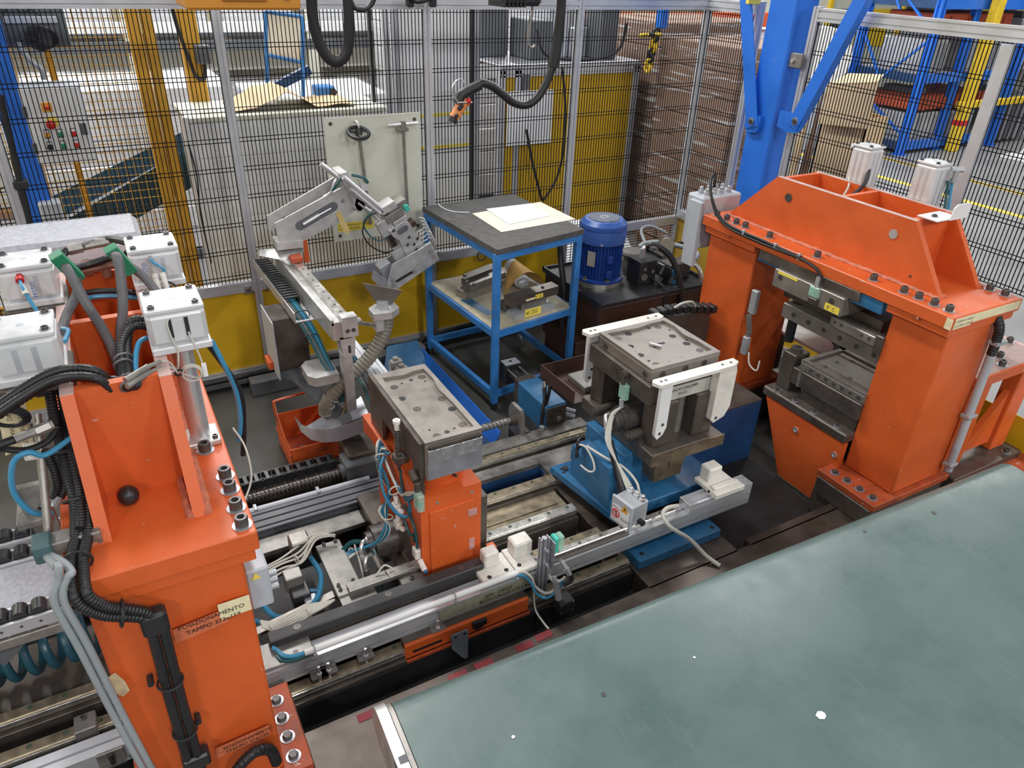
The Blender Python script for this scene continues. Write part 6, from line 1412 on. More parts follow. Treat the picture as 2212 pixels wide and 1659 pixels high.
# danger junction box
jb = thing('junction_box', 'grey junction box with a danger sticker in front of the blue die base', 'junction box', (1.78, 1.98, .22))
jbm = Matrix.Rotation(-1.42, 3, 'Z')
JC = V((1.760, 1.955, .375)); 
def JP(a, bb_, c): return JC + jbm @ V((a, bb_, c))
obj('box', MB().obox(JC, (.115, .10, .13), jbm, .006), MACHG, jb)
fc = obj('cover', MB().obox(JP(0, -.056, 0), (.125, .012, .14), jbm, .003), GREYP, jb)
jx = jbm @ V((1, 0, 0)); jz = V((0, 0, 1))
lb_ = sticker('danger_label', JP(-.050, -.0625, -.055), jx, jz, .10, .085, PAPER, jb)
tri = [JP(.0, -.0645, .02), JP(.044, -.0645, .02), JP(.022, -.0645, .06)]
obj('warning_triangle', MB().prism(tri, jbm @ V((0, -.001, 0))), AMBER, fc)
obj('flash', MB().prism([JP(.024, -.066, .052), JP(.017, -.066, .038), JP(.022, -.066, .038), JP(.019, -.066, .024), JP(.028, -.066, .042), JP(.023, -.066, .042)], jbm @ V((0, -.0006, 0))), INK, fc)
obj('prohibition_ring', MB().torus(JP(-.025, -.0645, -.012), jbm @ V((0, 1, 0)), .020, .0028, 20, 6).bar(JP(-.038, -.0645, .002), JP(-.012, -.0645, -.026), .003, .003), RED, lb_)
obj('figure', MB().sphere(JP(-.025, -.0645, -.004), .004, 10).bar(JP(-.025, -.0645, -.008), JP(-.025, -.0645, -.024), .006, .001), INK, lb_)
text('PERICOLO', JP(-.045, -.0645, .016), jx, jz, .009, INK, lb_)
text('NON APRIRE\nTENSIONE', JP(.004, -.0645, -.022), jx, jz, .0065, INK, lb_)
for k in range(3): obj('cable_gland', MB().lathe([(.014, 0), (.014, .012), (.011, .014), (.011, .028), (.006, .032)], JP(-.03 + .036 * k, .02, .065), n=10), CHROME, jb)
obj('cable_gland', MB().cyl(JP(.058, 0, -.03), JP(.085, 0, -.03), .014, n=10), BLACKP, jb)
# frayed rope
single('frayed_rope', MB().tube([P(1465, 1092, Z=.36), P(1440, 1098, Z=.37), P(1432, 1115, Z=.36), P(1450, 1140, Z=.32), P(1490, 1165, Z=.25), P(1525, 1200, Z=.18), P(1558, 1224, Z=.156)], .0095, 9, 6, rib=.09, ribstep=.008), WCABLE, 'frayed pale rope hanging over the aluminium beam in front of the blue die base', 'rope')
# brown tray left of the die
b = MB(); 
b.prism([(1.86, 2.93, .52), (1.87, 2.62, .52), (1.87, 2.62, .60), (1.86, 2.93, .60)], (.005, 0, 0)).prism([(1.86, 2.93, .52), (2.3, 2.93, .52), (2.3, 2.93, .60), (1.86, 2.93, .60)], (0, .005, 0)).prism([(1.86, 2.93, .52), (2.3, 2.93, .52), (2.3, 2.62, .52), (1.87, 2.62, .52)], (0, 0, .005))
single('drip_tray', b, BROWN, 'brown sheet-metal drip tray sticking out behind the trimming die', 'tray')
single('grey_bracket_plate', MB().box(1.98, 2.12, 2.68, 2.85, .526, .56, .004), SILVERC, 'pale steel block lying inside the brown drip tray', 'block')
# black cable chain right behind the die
t = thing('energy_chain', 'black cable drag chain between the trimming die and the right press column', 'cable chain', (2.75, 2.9, .5))
for k in range(9):
    obj('chain_link', MB().obox((2.62 + .045 * k, 2.95 - .01 * k, .75 + .018 * sin(k * .4)), (.040, .07, .045), None, .006), BLACKP, t)
obj('white_loop', MB().tube([(2.70, 2.88, .80), (2.74, 2.86, .83), (2.80, 2.85, .83), (2.84, 2.86, .79)], .007, 8, 5), WCABLE, t)
obj('chain_guide', MB().box(2.58, 3.02, 2.90, 3.0, .004, .725, .004), STEEL_D, t)
# ================================================================ pick arm on its rail
t = thing('transfer_arm', 'aluminium transfer arm on a horizontal rail, its gripper head tilted down over a hose', 'robot arm', (.88, 3.4, 0))
RZ = .97
rx = lambda y: .868 + (y - 3.2) * -.028
def rbox(name, dx0, dx1, y0, y1, z0, z1, m_, bev=.003, par=None):
    poly = [(rx(y0) + dx0, y0, z0), (rx(y0) + dx1, y0, z0), (rx(y1) + dx1, y1, z0), (rx(y1) + dx0, y1, z0)]
    return obj(name, MB().prism(poly, (0, 0, z1 - z0)), m_, par or t)
rbox('rail_beam', -.055, .035, 3.17, 4.20, RZ - .11, RZ - .015, ALU_C)
rbox('beam_lip', -.06, -.045, 3.17, 4.20, RZ - .03, RZ, ALU_C)
rr_ = rbox('linear_rail', -.010, .034, 3.17, 4.12, RZ - .015, RZ + .012, STEEL_B)
for k in range(10):
    y = 3.23 + .088 * k; obj('rail_hole', MB().cyl((rx(y) + .012, y, RZ + .012), (rx(y) + .012, y, RZ + .013), .007, n=10), BOLT, rr_)
eb = rbox('end_block', -.015, .06, 3.13, 3.19, RZ - .085, RZ + .02, ALU_C)
for dx in (.008, .036): obj('socket_screw', MB().cyl((rx(3.13) + dx, 3.13, RZ - .05), (rx(3.13) + dx, 3.128, RZ - .05), .011, n=12), BOLT, eb)
# drag chain tray along the left side
rbox('cable_tray', -.155, -.055, 3.45, 4.30, RZ - .115, RZ - .108, ALU_C)
rbox('tray_side', -.16, -.154, 3.45, 4.30, RZ - .115, RZ - .06, ALU_C)
me = None
for k in range(18):
    y = 3.66 + .036 * k
    if me is None: me = mesh_of('chain_link', MB().box(-.042, -.034, -.014, .014, 0, .05, .002).box(.034, .042, -.014, .014, 0, .05, .002).box(-.035, .035, -.009, .009, .042, .05, .002).box(-.035, .035, -.006, .006, 0, .006), BLACKP)
    inst('chain_link', me, (rx(y) - .115, y, RZ - .106), t)
for k in range(5):
    m_ = (TUBET, TUBEB, TUBET, GREYD, TUBET)[k]; o_ = -.013 * k
    cable(t, [(rx(4.0) - .095 + o_, 4.05, RZ - .085), (rx(3.7) - .095 + o_, 3.66, RZ - .085), (rx(3.5) - .090 + o_, 3.50, RZ - .10), (rx(3.4) - .07 + o_, 3.40, RZ - .16), (rx(3.3) - .05 + o_ * .7, 3.30, RZ - .28), (rx(3.25) - .03 + o_ * .4, 3.25, RZ - .36), (rx(3.25) - .01 + o_ * .4, 3.24, RZ - .5)], .007, m_, 'air_tube')
for y, z in ((3.50, RZ - .10), (3.38, RZ - .18)): obj('cable_tie', MB().torus((rx(y) - .11, y, z), (0, 1, .5), .04, .003, 18, 6), BLACKP, t)
# column
obj('column_block', MB().prism([(.845, 3.17, RZ - .10), (.925, 3.17, RZ - .10), (.915, 3.17, RZ - .21), (.86, 3.17, RZ - .21)], (0, .10, 0)), ALU_C, t)
obj('slot_hole', MB().box(.884, .896, 3.168, 3.17, RZ - .19, RZ - .15), PIT, t)
obj('column', MB().box(.855, .905, 3.18, 3.25, .004, RZ - .20, .004), ALU_C, t)
obj('side_cabinet', MB().box(.60, .78, 3.55, 3.75, .55, RZ - .12, .006), STEEL_D, t)
obj('cabinet_door', MB().box(.595, .602, 3.50, 3.76, .52, RZ - .115, .003), GREYP, t)
obj('lower_block', MB().prism([(.72, 3.22, .60), (.84, 3.22, .60), (.84, 3.42, .60), (.72, 3.42, .60), (.69, 3.38, .60), (.69, 3.26, .60)], (0, 0, .05)), ALU_C, t)
obj('orange_arm_plate', MB().prism([(.60, 3.62, .55), (.70, 3.60, .55), (.86, 3.22, .40), (.80, 3.20, .38), (.66, 3.5, .50), (.60, 3.52, .53)], (0, 0, .012)), GREYDP, t)
obj('orange_edge', MB().bar((.69, 3.60, .545), (.86, 3.22, .395), .012, .02), ORANGE, t)
obj('orange_lug', MB().box(.57, .66, 3.62, 3.72, .53, .575, .003), ORANGE, t)
obj('orange_strip', MB().bar(P(657, 518, Y=4.10), P(664, 566, Y=4.10), .012, .03), ORANGE, t)
obj('red_carriage', MB().box(rx(4.0) - .02, rx(4.0) + .045, 3.94, 4.02, RZ + .013, RZ + .045, .004), DKORG, t)
# lower aluminium guide beams running to the front
obj('guide_beam', profile((1.02, 3.75, .58), (1.02, 2.72, .58), .06, .08, 1, 2), ALU, t)
obj('guide_beam', profile((1.10, 3.60, .52), (1.10, 2.70, .52), .05, .06, 1, 1), ALU, t)
for k in range(6): obj('steel_clamp', MB().box(1.13, 1.20, 2.84 + .085 * k, 2.88 + .085 * k, .55, .62, .006).cyl((1.165, 2.86 + .085 * k, .62), (1.165, 2.86 + .085 * k, .635), .016, n=10), STEEL, t)
for k in range(4): cable(t, [(.94 + .015 * k, 3.5, .62), (.96 + .012 * k, 3.3, .55), (.95 + .02 * k, 3.05, .50), (.94 + .02 * k, 2.85, .46), (.93, 2.72, .40)], .006, (TUBET, GREYD, BLACK, TUBEB)[k], 'air_tube')
# carriage base and inclined cheeks
YA = 4.03
obj('carriage_plate', MB().prism([P(560, 540, Y=YA + .10), P(655, 530, Y=YA + .02), P(657, 545, Y=YA - .02), P(600, 560, Y=YA - .05), P(560, 552, Y=YA + .05)], (0, .03, -.01)), ALU_C, t)
obj('cheek_foot', MB().prism([P(598, 525, Y=YA - .01), P(655, 520, Y=YA - .01), P(655, 535, Y=YA - .01), P(600, 541, Y=YA - .01)], (0, .12, 0)), ALU_C, t)
fr = [P(x, y, Y=YA) for x, y in ((594, 483), (746, 401), (752, 409), (771, 452), (742, 474), (655, 521), (603, 524))]
ck = obj('front_cheek', MB().prism(fr, (0, .012, 0)), ALU_C, t)
def cap_slot(p, q_, w, n=8):
    p = V(p); q_ = V(q_); a = (q_ - p).normalized(); nn = V((0, 1, 0)); s_ = a.cross(nn)
    pts = [q_ + (a * cos(th) + s_ * sin(th)) * w for th in [-pi / 2 + pi * k / n for k in range(n + 1)]] + [p + (-a * cos(th) - s_ * sin(th)) * w for th in [-pi / 2 + pi * k / n for k in range(n + 1)]]
    return pts
sl = cap_slot(P(648, 488, Y=YA - .001), P(720, 446, Y=YA - .001), .026)
obj('slot_opening', MB().prism(sl, (0, -.001, 0)), GREYDP, ck)
obj('cylinder_in_slot', MB().cyl(P(655, 485, Y=YA - .004), P(690, 464, Y=YA - .004), .012, n=12).cyl(P(690, 464, Y=YA - .004), P(715, 450, Y=YA - .004), .006, n=10), CHROME, ck)
obj('socket_screw', MB().cyl(P(740, 434, Y=YA), P(740, 434, Y=YA - .003), .011, n=10), BOLT, ck)
obj('amber_tape', MB().prism([P(725, 460, Y=YA - .002), P(735, 455, Y=YA - .002), P(755, 495, Y=YA - .02), P(752, 508, Y=YA - .02), P(742, 500, Y=YA - .02)], (0, .001, 0)), clear_mat('amber_tape', (.65, .50, .22), .7), t)
bk_ = [P(x, y, Y=YA + .11) for x, y in ((577, 467), (738, 374), (748, 384), (755, 405), (745, 412), (610, 470), (590, 500), (579, 495))]
obj('rear_cheek', MB().prism(bk_, (0, .012, 0)), ALU_C, t)
# rod group
Pa = lambda x, y, d=0.0: P(x, y, Y=YA + .03 + d)
for (x0, y0, x1, y1, d, r_) in ((693, 354, 735, 386, -.04, .014), (742, 383, 822, 450, -.10, .0145), (758, 409, 822, 462, -.105, .011), (772, 437, 822, 476, -.05, .012)):
    obj('guide_rod', MB().cyl(Pa(x0, y0, d), Pa(x1, y1, d), r_, n=16), CHROME, t)
obj('rod_plate', MB().prism([Pa(733, 376, -.06), Pa(750, 372, -.06), Pa(790, 445, -.06), Pa(775, 460, -.06)], (0, .15, 0)), ALU_C, t)
obj('lower_rod_plate', MB().prism([Pa(770, 428, -.06), Pa(790, 440, -.06), Pa(782, 458, -.06), Pa(765, 450, -.06)], (0, .1, 0)), ALU_C, t)
obj('rear_lug', MB().prism([Pa(778, 390, .08), Pa(798, 402, .08), Pa(796, 412, .08), Pa(782, 412, .08)], (0, .03, 0)), ALU_C, t)
cable(t, [Pa(735, 375, -.03), Pa(722, 395, -.03), Pa(715, 415, -.03), Pa(700, 425, -.01)], .008, CHROME, 'air_tube')
cable(t, [Pa(742, 380, -.05), Pa(728, 398, -.05), Pa(718, 412, -.04)], .007, TUBET, 'air_tube')
cable(t, [Pa(760, 378, .05), Pa(785, 384, .05), Pa(795, 395, .05)], .008, TUBET, 'air_tube')
# gripper head: local axes along and across the tilt
o0 = Pa(830, 455); ex = (Pa(905, 600) - Pa(820, 440)).normalized(); ey = V((0, 1, 0)); ez = ex.cross(ey).normalized()
HR = Matrix((ex, ey, ez)).transposed()
def hb(name, x, y, d, sx, sy, sz, m_, bev=.004, par=None):
    """block centred on the sight of x, y; sx along the tilt, sy deep, sz across"""
    return obj(name, MB().obox(Pa(x, y, d), (sx, sy, sz), HR, bev), m_, par or t)
hb('clamp_block', 833, 445, -.05, .045, .10, .10, ALU_C)
hb('clamp_plate', 850, 440, -.03, .03, .12, .13, STEEL)
hb('valve_pack', 848, 462, -.05, .05, .09, .12, STEEL)
hb('valve_block', 862, 476, -.07, .035, .05, .09, ALU_C)
hb('dark_terminal', 884, 484, -.04, .035, .07, .07, BROWN)
hb('green_fitting', 876, 448, 0, .04, .05, .03, TEAL)
hb('side_bracket', 832, 490, -.06, .10, .05, .09, ALU_C)
bl = obj('head_block', MB().prism([Pa(842, 500, -.10), Pa(872, 480, -.10), Pa(885, 482, -.10), Pa(916, 530, -.10), Pa(898, 545, -.10), Pa(878, 553, -.10), Pa(864, 520, -.10), Pa(850, 512, -.10)], (0, .14, 0)), ALU_C, t)
hb('rear_body', 868, 525, .08, .30, .10, .14, STEEL_D)
obj('oval_recess', MB().prism(cap_slot(Pa(864, 501, -.101), Pa(876, 493, -.101), .018), (0, -.001, 0)), GREYDP, bl)
for x, y in ((883, 512), (901, 515), (880, 528), (894, 527), (899, 538), (850, 498)): obj('screw_hole', MB().cyl(Pa(x, y, -.10), Pa(x, y, -.102), .011, n=12), PIT, bl)
jw = obj('jaw_plate', MB().prism([Pa(932, 524, -.14), Pa(950, 561, -.14), Pa(862, 622, -.14), Pa(843, 632, -.14), Pa(835, 623, -.14), Pa(848, 572, -.14), Pa(898, 545, -.14)], (0, .014, 0)), ALU_C, t)
obj('jaw_plate', MB().prism([Pa(915, 522, .02), Pa(930, 555, .02), Pa(845, 615, .02), Pa(815, 620, .02), Pa(814, 600, .02), Pa(830, 560, .02)], (0, .014, 0)), ALU_C, t)
for x, y in ((931, 543), (937, 553), (895, 586), (850, 606), (850, 616)): obj('socket_screw', MB().cyl(Pa(x, y, -.14), Pa(x, y, -.148), .012, n=12), BOLT, jw)
obj('jaw_slot', MB().prism(cap_slot(Pa(858, 607, -.141), Pa(890, 588, -.141), .009), (0, -.001, 0)), PIT, jw)
obj('black_roller', MB().cyl(Pa(950, 552, -.10), Pa(950, 552, -.04), .022, n=12), BLACKP, t)
hb('inner_slide', 865, 550, -.06, .10, .06, .10, MACHG)
hb('inner_wedge', 835, 585, -.05, .12, .09, .08, GALV)
obj('tongue', MB().prism([Pa(815, 592, -.12), Pa(838, 604, -.12), Pa(835, 622, -.12), Pa(812, 612, -.12)], (0, .08, 0)), GALV, t)
b = MB(); rr = random.Random(9)
for k in range(7):
    x, y = 905 + 6 * k * .6, 470 + 12 * k * .6
    b.tube([Pa(x, y, -.02), Pa(x + 12, y + 4, -.05 + .02 * rr.random()), Pa(x + 10, y + 22, -.03), Pa(x - 2, y + 30, -.02)], .004, 6, 5)
obj('wire_tangle', b, WCABLE, t)
cable(t, [Pa(838, 450, -.08), Pa(806, 456, -.10), Pa(785, 482, -.10), Pa(800, 510, -.10), Pa(822, 520, -.1), Pa(836, 510, -.08)], .0045, TUBET, 'air_tube')
cable(t, [Pa(845, 455, -.08), Pa(800, 465, -.12), Pa(783, 500, -.12), Pa(800, 530, -.12), Pa(830, 545, -.12), Pa(850, 540, -.1)], .0045, BLACK, 'air_tube')
# ---------------------------------------------------------------- funnel and hose
t = thing('suction_hose', 'grey ribbed hose under a sheet-metal funnel, bending down to the orange bin', 'hose', (1.0, 3.25, .3))
YF = 3.27
fn = P(828, 642, Y=YF)
obj('funnel_side', MB().prism([P(783, 612, Y=YF + .06), P(868, 628, Y=YF - .05), P(845, 658, Y=YF - .02), P(818, 662, Y=YF + .02)], (0, .003, .002)), mat('dull_funnel_sheet', (.16, .145, .13), .5, .4, var=.2), t)
obj('funnel_side', MB().prism([P(783, 612, Y=YF + .06), P(830, 634, Y=YF + .14), P(842, 660, Y=YF + .05), P(818, 662, Y=YF + .02)], (.002, 0, .003)), MATS['dull_funnel_sheet'], t)
obj('funnel_side', MB().prism([P(868, 628, Y=YF - .05), P(835, 618, Y=YF + .12), P(836, 658, Y=YF + .04), P(845, 658, Y=YF - .02)], (.003, 0, 0)), MATS['dull_funnel_sheet'], t)
hx = P(828, 678, Y=YF)
obj('clamp_plate', MB().prism([(hx.x - .07, YF - .06, hx.z), (hx.x + .02, YF - .075, hx.z), (hx.x + .075, YF - .03, hx.z), (hx.x + .075, YF + .05, hx.z), (hx.x - .02, YF + .06, hx.z), (hx.x - .07, YF + .02, hx.z)], (0, 0, .035)), ALU_C, t)
obj('spout', MB().cyl((hx.x, YF, hx.z + .03), (hx.x, YF, hx.z + .07), .03, n=16), MACHG, t)
hl = obj('hose_body', MB().tube([(hx.x + .01, YF, hx.z + .01), (hx.x + .012, YF, hx.z - .06), P(822, 735, Y=YF - .01), P(795, 775, Y=YF - .02), P(755, 815, Y=YF - .03), P(722, 848, Y=YF - .03), P(706, 872, Y=YF - .02), P(702, 890, Y=YF)], .036, 16, 8, rib=.05, ribstep=.0105), HOSEG, t)
for p, ax in ((P(714, 860, Y=YF - .02), (.5, 0, .8)), (P(706, 876, Y=YF - .01), (.2, 0, 1))): obj('hose_clip', MB().torus(p, ax, .038, .004, 20, 6), WCABLE, t)
obj('hose_end', MB().cyl(P(704, 880, Y=YF), P(704, 893, Y=YF), .038, n=16), RUBR, t)
sr = obj('support_rod', MB().cyl((rx(3.16) + .05, 3.15, RZ - .02), (hx.x - .05, YF - .02, hx.z - .045), .010, n=12).cyl((rx(3.16) + .05, 3.15, RZ - .02), (rx(3.16) + .08, 3.16, RZ - .022), .018, n=12), STEEL, t)
obj('rod_clamp', MB().box(hx.x - .06, hx.x - .01, YF - .05, YF, hx.z - .075, hx.z, .006), ALU_C, t)
# ---------------------------------------------------------------- chute and orange bin
t = thing('curved_chute', 'curved galvanised sheet chute spilling over the orange bin', 'chute', (.8, 3.15, .3))
def strip(pts_lo, pts_hi, th, name, m_):
    vs = []; n = len(pts_lo)
    for a, c in zip(pts_lo, pts_hi): vs += [V(a), V(c), V(a) + V(th), V(c) + V(th)]
    fs = []
    for i in range(n - 1):
        a = 4 * i; c = a + 4
        fs += [(a, c, c + 1, a + 1), (a + 2, a + 3, c + 3, c + 2), (a, a + 2, c + 2, c), (a + 1, c + 1, c + 3, a + 3)]
    fs += [(0, 1, 3, 2), (4 * n - 4, 4 * n - 2, 4 * n - 1, 4 * n - 3)]
    return obj(name, MB().add(vs, fs), m_, t)
lo = [P(x, y, Y=yy) for x, y, yy in ((637, 903, 3.34), (650, 932, 3.26), (672, 950, 3.20), (700, 956, 3.15), (735, 953, 3.10), (770, 940, 3.06), (800, 928, 3.03))]
hi = [P(x, y, Y=yy) for x, y, yy in ((637, 900, 3.34), (652, 918, 3.27), (674, 926, 3.21), (700, 928, 3.16), (730, 925, 3.11), (765, 913, 3.07), (798, 900, 3.04))]
strip(lo, hi, (0, .003, 0), 'curved_side', GALV)
obj('chute_floor', MB().prism([P(655, 925, Y=3.27), P(700, 930, Y=3.17), P(738, 920, Y=3.13), P(732, 898, Y=3.22), P(720, 885, Y=3.28)], (0, 0, -.004)), GALV, t)
obj('chute_hood', MB().prism([P(752, 880, Y=3.22), P(780, 857, Y=3.25), P(796, 893, Y=3.12), P(762, 908, Y=3.12)], (0, .003, .002)), GALV, t)
obj('dark_gap', MB().prism([P(733, 900, Y=3.16), P(752, 892, Y=3.16), P(764, 908, Y=3.12), P(738, 918, Y=3.12)], (0, .004, 0)), GREYDP, t)
obj('yellow_mark', MB().prism([P(738, 897, Y=3.20), P(746, 880, Y=3.20), P(741, 896, Y=3.20)], (0, .002, 0)), LABELY, t)
obj('chute_leg', MB().box(.80, .83, 3.16, 3.19, .004, .34), GALV, t)
t = thing('parts_bin', 'orange stackable sheet-metal bin with a few scraps inside, on the floor', 'bin', (.71, 3.56, .004))
x0, x1, y0, y1, zz = .575, .865, 3.38, 3.70, .20
obj('bin_floor', MB().box(x0, x1, y0, y1, .03, .036), DKORG, t)
obj('front_wall', MB().box(x0, x1, y0, y0 + .006, .0, .155), ORANGE, t)
obj('rear_wall', MB().box(x0, x1, y1 - .006, y1, .0, .20), ORANGE, t)
obj('left_wall', MB().prism([(x0, y0, .0), (x0, y1, 0), (x0, y1, .20), (x0, y1 - .10, .20), (x0, y0 + .12, .16), (x0, y0, .155)], (.006, 0, 0)), ORANGE, t)
obj('right_wall', MB().prism([(x1 - .006, y0, .0), (x1 - .006, y1, 0), (x1 - .006, y1, .20), (x1 - .006, y1 - .10, .20), (x1 - .006, y0 + .12, .16), (x1 - .006, y0, .155)], (.006, 0, 0)), ORANGE, t)
obj('rim', MB().box(x0 - .005, x1 + .005, y0 - .006, y0 + .004, .14, .158, .003).box(x0 - .006, x0 + .004, y0, y1, .10, .115), ORANGE, t)
obj('front_lip', MB().box(x0 + .09, x0 + .2, y0 - .012, y0, .105, .125, .003), ORANGE_D, t)
obj('handle_bar', MB().tube([(x0 + .003, y1 - .01, .20), (x0 + .003, y1 - .0, .27), (x0 + .02, y1 + .005, .285), (x0 + .18, y1 + .005, .295)], .008, 8, 4), ORANGE, t)
obj('handle_plate', MB().prism([(x0, y1 - .10, .19), (x0, y1, .19), (x0, y1, .29), (x0, y1 - .03, .29)], (.004, 0, 0)), ORANGE, t)
rr = random.Random(2); b = MB()
for k in range(60): b.obox((x0 + .03 + .12 * rr.random(), y0 + .03 + .13 * rr.random(), .045 + .01 * rr.random()), (.012, .009, .006), Matrix.Rotation(rr.random() * 3, 3, 'Z'))
obj('scrap_pieces', b, MACHG, t, 'stuff')
# ---------------------------------------------------------------- floor duct along the fence
single('floor_duct', MB().box(.55, 1.75, 4.28, 4.38, .004, .10, .004), GREYDP, 'dark grey floor duct running along the foot of the fence', 'duct')
t = thing('floor_cables', 'bundle of thick black cables lying along the foot of the fence', 'cable', (1.6, 4.42, .01))
for k, (y, z, r_) in enumerate(((4.43, .04, .022), (4.47, .035, .02), (4.45, .075, .018))):
    obj('cable', MB().tube([(-.2, y, z), (.7, y + .01, z), (1.2, y, z + .012), (1.7, y - .02, z), (2.2, y + .02, z + .03), (2.6, y - .03, z)], r_, 8, 6), BLACK, t)

# ================================================================ blue work table
t = thing('work_table', 'blue angle-iron work table with a grey felt top and worn wooden shelf', 'table', (2.15, 3.95, 0))
TL, TF, TR, TB = V((1.795, 4.36, 0)), V((1.862, 3.468, 0)), V((2.505, 3.575, 0)), V((2.475, 4.40, 0))
ZT = 1.075
tp = [TL, TF, TR, TB]
cen = (TL + TF + TR + TB) / 4
def offs(p, d): v_ = (p - cen); return p + v_.normalized() * d
obj('felt_top', MB().prism([offs(p, .012) + V((0, 0, ZT - .032)) for p in tp], (0, 0, .032)), TOPMAT, t)
for i, p in enumerate(tp):
    q_ = offs(p, -.02)
    obj('leg', MB().box(q_.x - .02, q_.x + .02, q_.y - .02, q_.y + .02, .05, ZT - .032, .003), BLUE_T, t)
    obj('foot', MB().cyl((q_.x, q_.y, .004), (q_.x, q_.y, .05), .022, n=12), BLACKP, t)
for z, h in ((.53, .04), (.11, .04), (ZT - .055, .04)):
    for i in range(4):
        a, c = offs(tp[i], -.02), offs(tp[(i + 1) % 4], -.02)
        obj('rail', MB().bar(a + V((0, 0, z)), c + V((0, 0, z)), .03, h), BLUE_T, t)
obj('shelf_board', MB().prism([offs(p, -.025) + V((0, 0, .545)) for p in tp], (0, 0, .012)), WOODS, t)
obj('blue_patch', MB().prism([V((1.87, 3.98, .557)), V((1.93, 3.70, .557)), V((1.98, 3.70, .557)), V((1.95, 3.98, .557))], (0, 0, .001)), BLUE_M, t)
obj('caster', MB().cyl((2.42, 4.15, .06), (2.44, 4.15, .06), .05, n=18), GREYDP, t)
z = ZT + .001
single('cream_sheet', MB().prism([P(1020, 462, Z=z), P(1167, 437, Z=z), P(1243, 474, Z=z), P(1083, 502, Z=z)], (0, 0, .003)), PAPERY, 'larger cream sheet lying on the grey table top', 'paper')
single('white_sheet', MB().prism([P(1050, 452, Z=z + .004), P(1148, 440, Z=z + .004), P(1190, 466, Z=z + .004), P(1100, 485, Z=z + .004)], (0, 0, .003)), PAPER, 'smaller white sheet on top of the cream sheet on the table', 'paper')
single('thin_white_cord', MB().tube([P(946, 440, Z=z + .003), P(958, 450, Z=z + .003), P(980, 457, Z=z + .003), P(1014, 459, Z=z + .003)], .003, 6, 5), PAPER, 'thin white cord curved on the left of the grey table top', 'cord')
# shelf contents
zs = .5575
t = thing('tool_insert', 'pair of dark steel tool bars on the left of the table shelf', 'tool block', (2.02, 4.1, zs))
obj('base_bar', MB().prism([P(985, 638, Z=zs), P(1008, 650, Z=zs), P(1085, 622, Z=zs), P(1062, 608, Z=zs)], (0, 0, .05)), STEEL, t)
obj('upper_bar', MB().prism([P(996, 615, Z=zs + .05), P(1018, 628, Z=zs + .05), P(1092, 600, Z=zs + .05), P(1072, 588, Z=zs + .05)], (0, 0, .04)), SILVERC, t)
obj('rear_bar', MB().prism([P(1000, 606, Z=zs + .06), P(1012, 612, Z=zs + .06), P(1075, 590, Z=zs + .06), P(1060, 582, Z=zs + .06)], (0, 0, .045)), STEEL_D, t)
obj('clamp', MB().bar(P(1000, 604, Z=zs + .11), P(1055, 583, Z=zs + .11), .025, .012), BOLT, t)
for x, y in ((1004, 612), (1024, 616)): obj('knob', MB().cyl(P(x, y, Z=zs + .09), P(x, y, Z=zs + .09) + V((0, 0, .014)), .013, n=10), BOLT, t)
t = thing('envelope_roll', 'manila envelope folded open over a white paper roll on the shelf', 'envelope', (2.25, 3.9, zs))
e0 = P(1090, 642, Z=zs); e1 = P(1180, 618, Z=zs)
a_ = (e1 - e0); n = 10; vs = []; fs = []
dp = V((.03, .22, 0))
for i in range(n + 1):
    u = i / n; h = .135 * sin(pi * min(1, u * 1.0)) ** .8 if 0 < u < 1 else 0
    vs.append(e0 + a_ * u + V((0, 0, h))); vs.append(e0 + a_ * (.28 + .44 * u) + dp + V((0, 0, .02 + h * .9)))
for i in range(n): fs.append((2 * i, 2 * i + 2, 2 * i + 3, 2 * i + 1))
o = len(vs); vs2 = [v + V((0, -.001, .003)) for v in vs]
obj('envelope', MB().add(vs + vs2, [f[::-1] for f in fs] + [tuple(i + o for i in f) for f in fs]), ENVEL, t)
obj('paper_roll', MB().cyl(e0 + a_ * .5 + V((0, .06, .05)), e0 + a_ * .5 + dp * 1.25 + V((0, 0, .085)), .05, n=20), PAPER, t)
obj('wadding', MB().sphere(e0 + a_ * .5 + V((0, .04, .045)), .048, 12, (1, .5, .8)), MACHG, t)
t = thing('die_stack', 'dark steel die bars with yellow stickers stacked at the front of the shelf', 'die', (2.2, 3.65, zs))
lo_ = [P(1088, 678, Z=zs), P(1112, 692, Z=zs), P(1198, 668, Z=zs), P(1176, 655, Z=zs)]
bb = obj('base_plate', MB().prism(lo_, (0, 0, .035)), MACHG, t)
obj('upper_block', MB().prism([P(1116, 662, Z=zs + .035), P(1126, 671, Z=zs + .035), P(1180, 656, Z=zs + .035), P(1170, 648, Z=zs + .035)], (0, 0, .045)), SILVERC, t)
tb_ = obj('top_bar', MB().prism([P(1088, 655, Z=zs + .08), P(1104, 665, Z=zs + .08), P(1206, 635, Z=zs + .08), P(1190, 625, Z=zs + .08)], (0, 0, .055)), STEEL_D, t)
obj('dark_side', MB().prism([P(1080, 668, Z=zs + .02), P(1092, 676, Z=zs + .02), P(1112, 668, Z=zs + .02), P(1100, 660, Z=zs + .02)], (0, 0, .06)), BOLT, t)
for x, y in ((1106, 641), (1136, 634), (1172, 622)): obj('socket_hole', MB().cyl(P(x, y, Z=zs + .135), P(x, y, Z=zs + .136), .012, n=12), PIT, tb_)
ax_ = (lo_[2] - lo_[1]).normalized()
nq = V((ax_.y, -ax_.x, 0)) * .002
st = sticker('label', lo_[1] + ax_ * .075 + nq + V((0, 0, .002)), ax_, (0, 0, 1), .125, .05, LABELY, t)
text('4S ZG', lo_[1] + ax_ * .08 + nq * 2 + V((0, 0, .014)), ax_, (0, 0, 1), .026, INK, st)
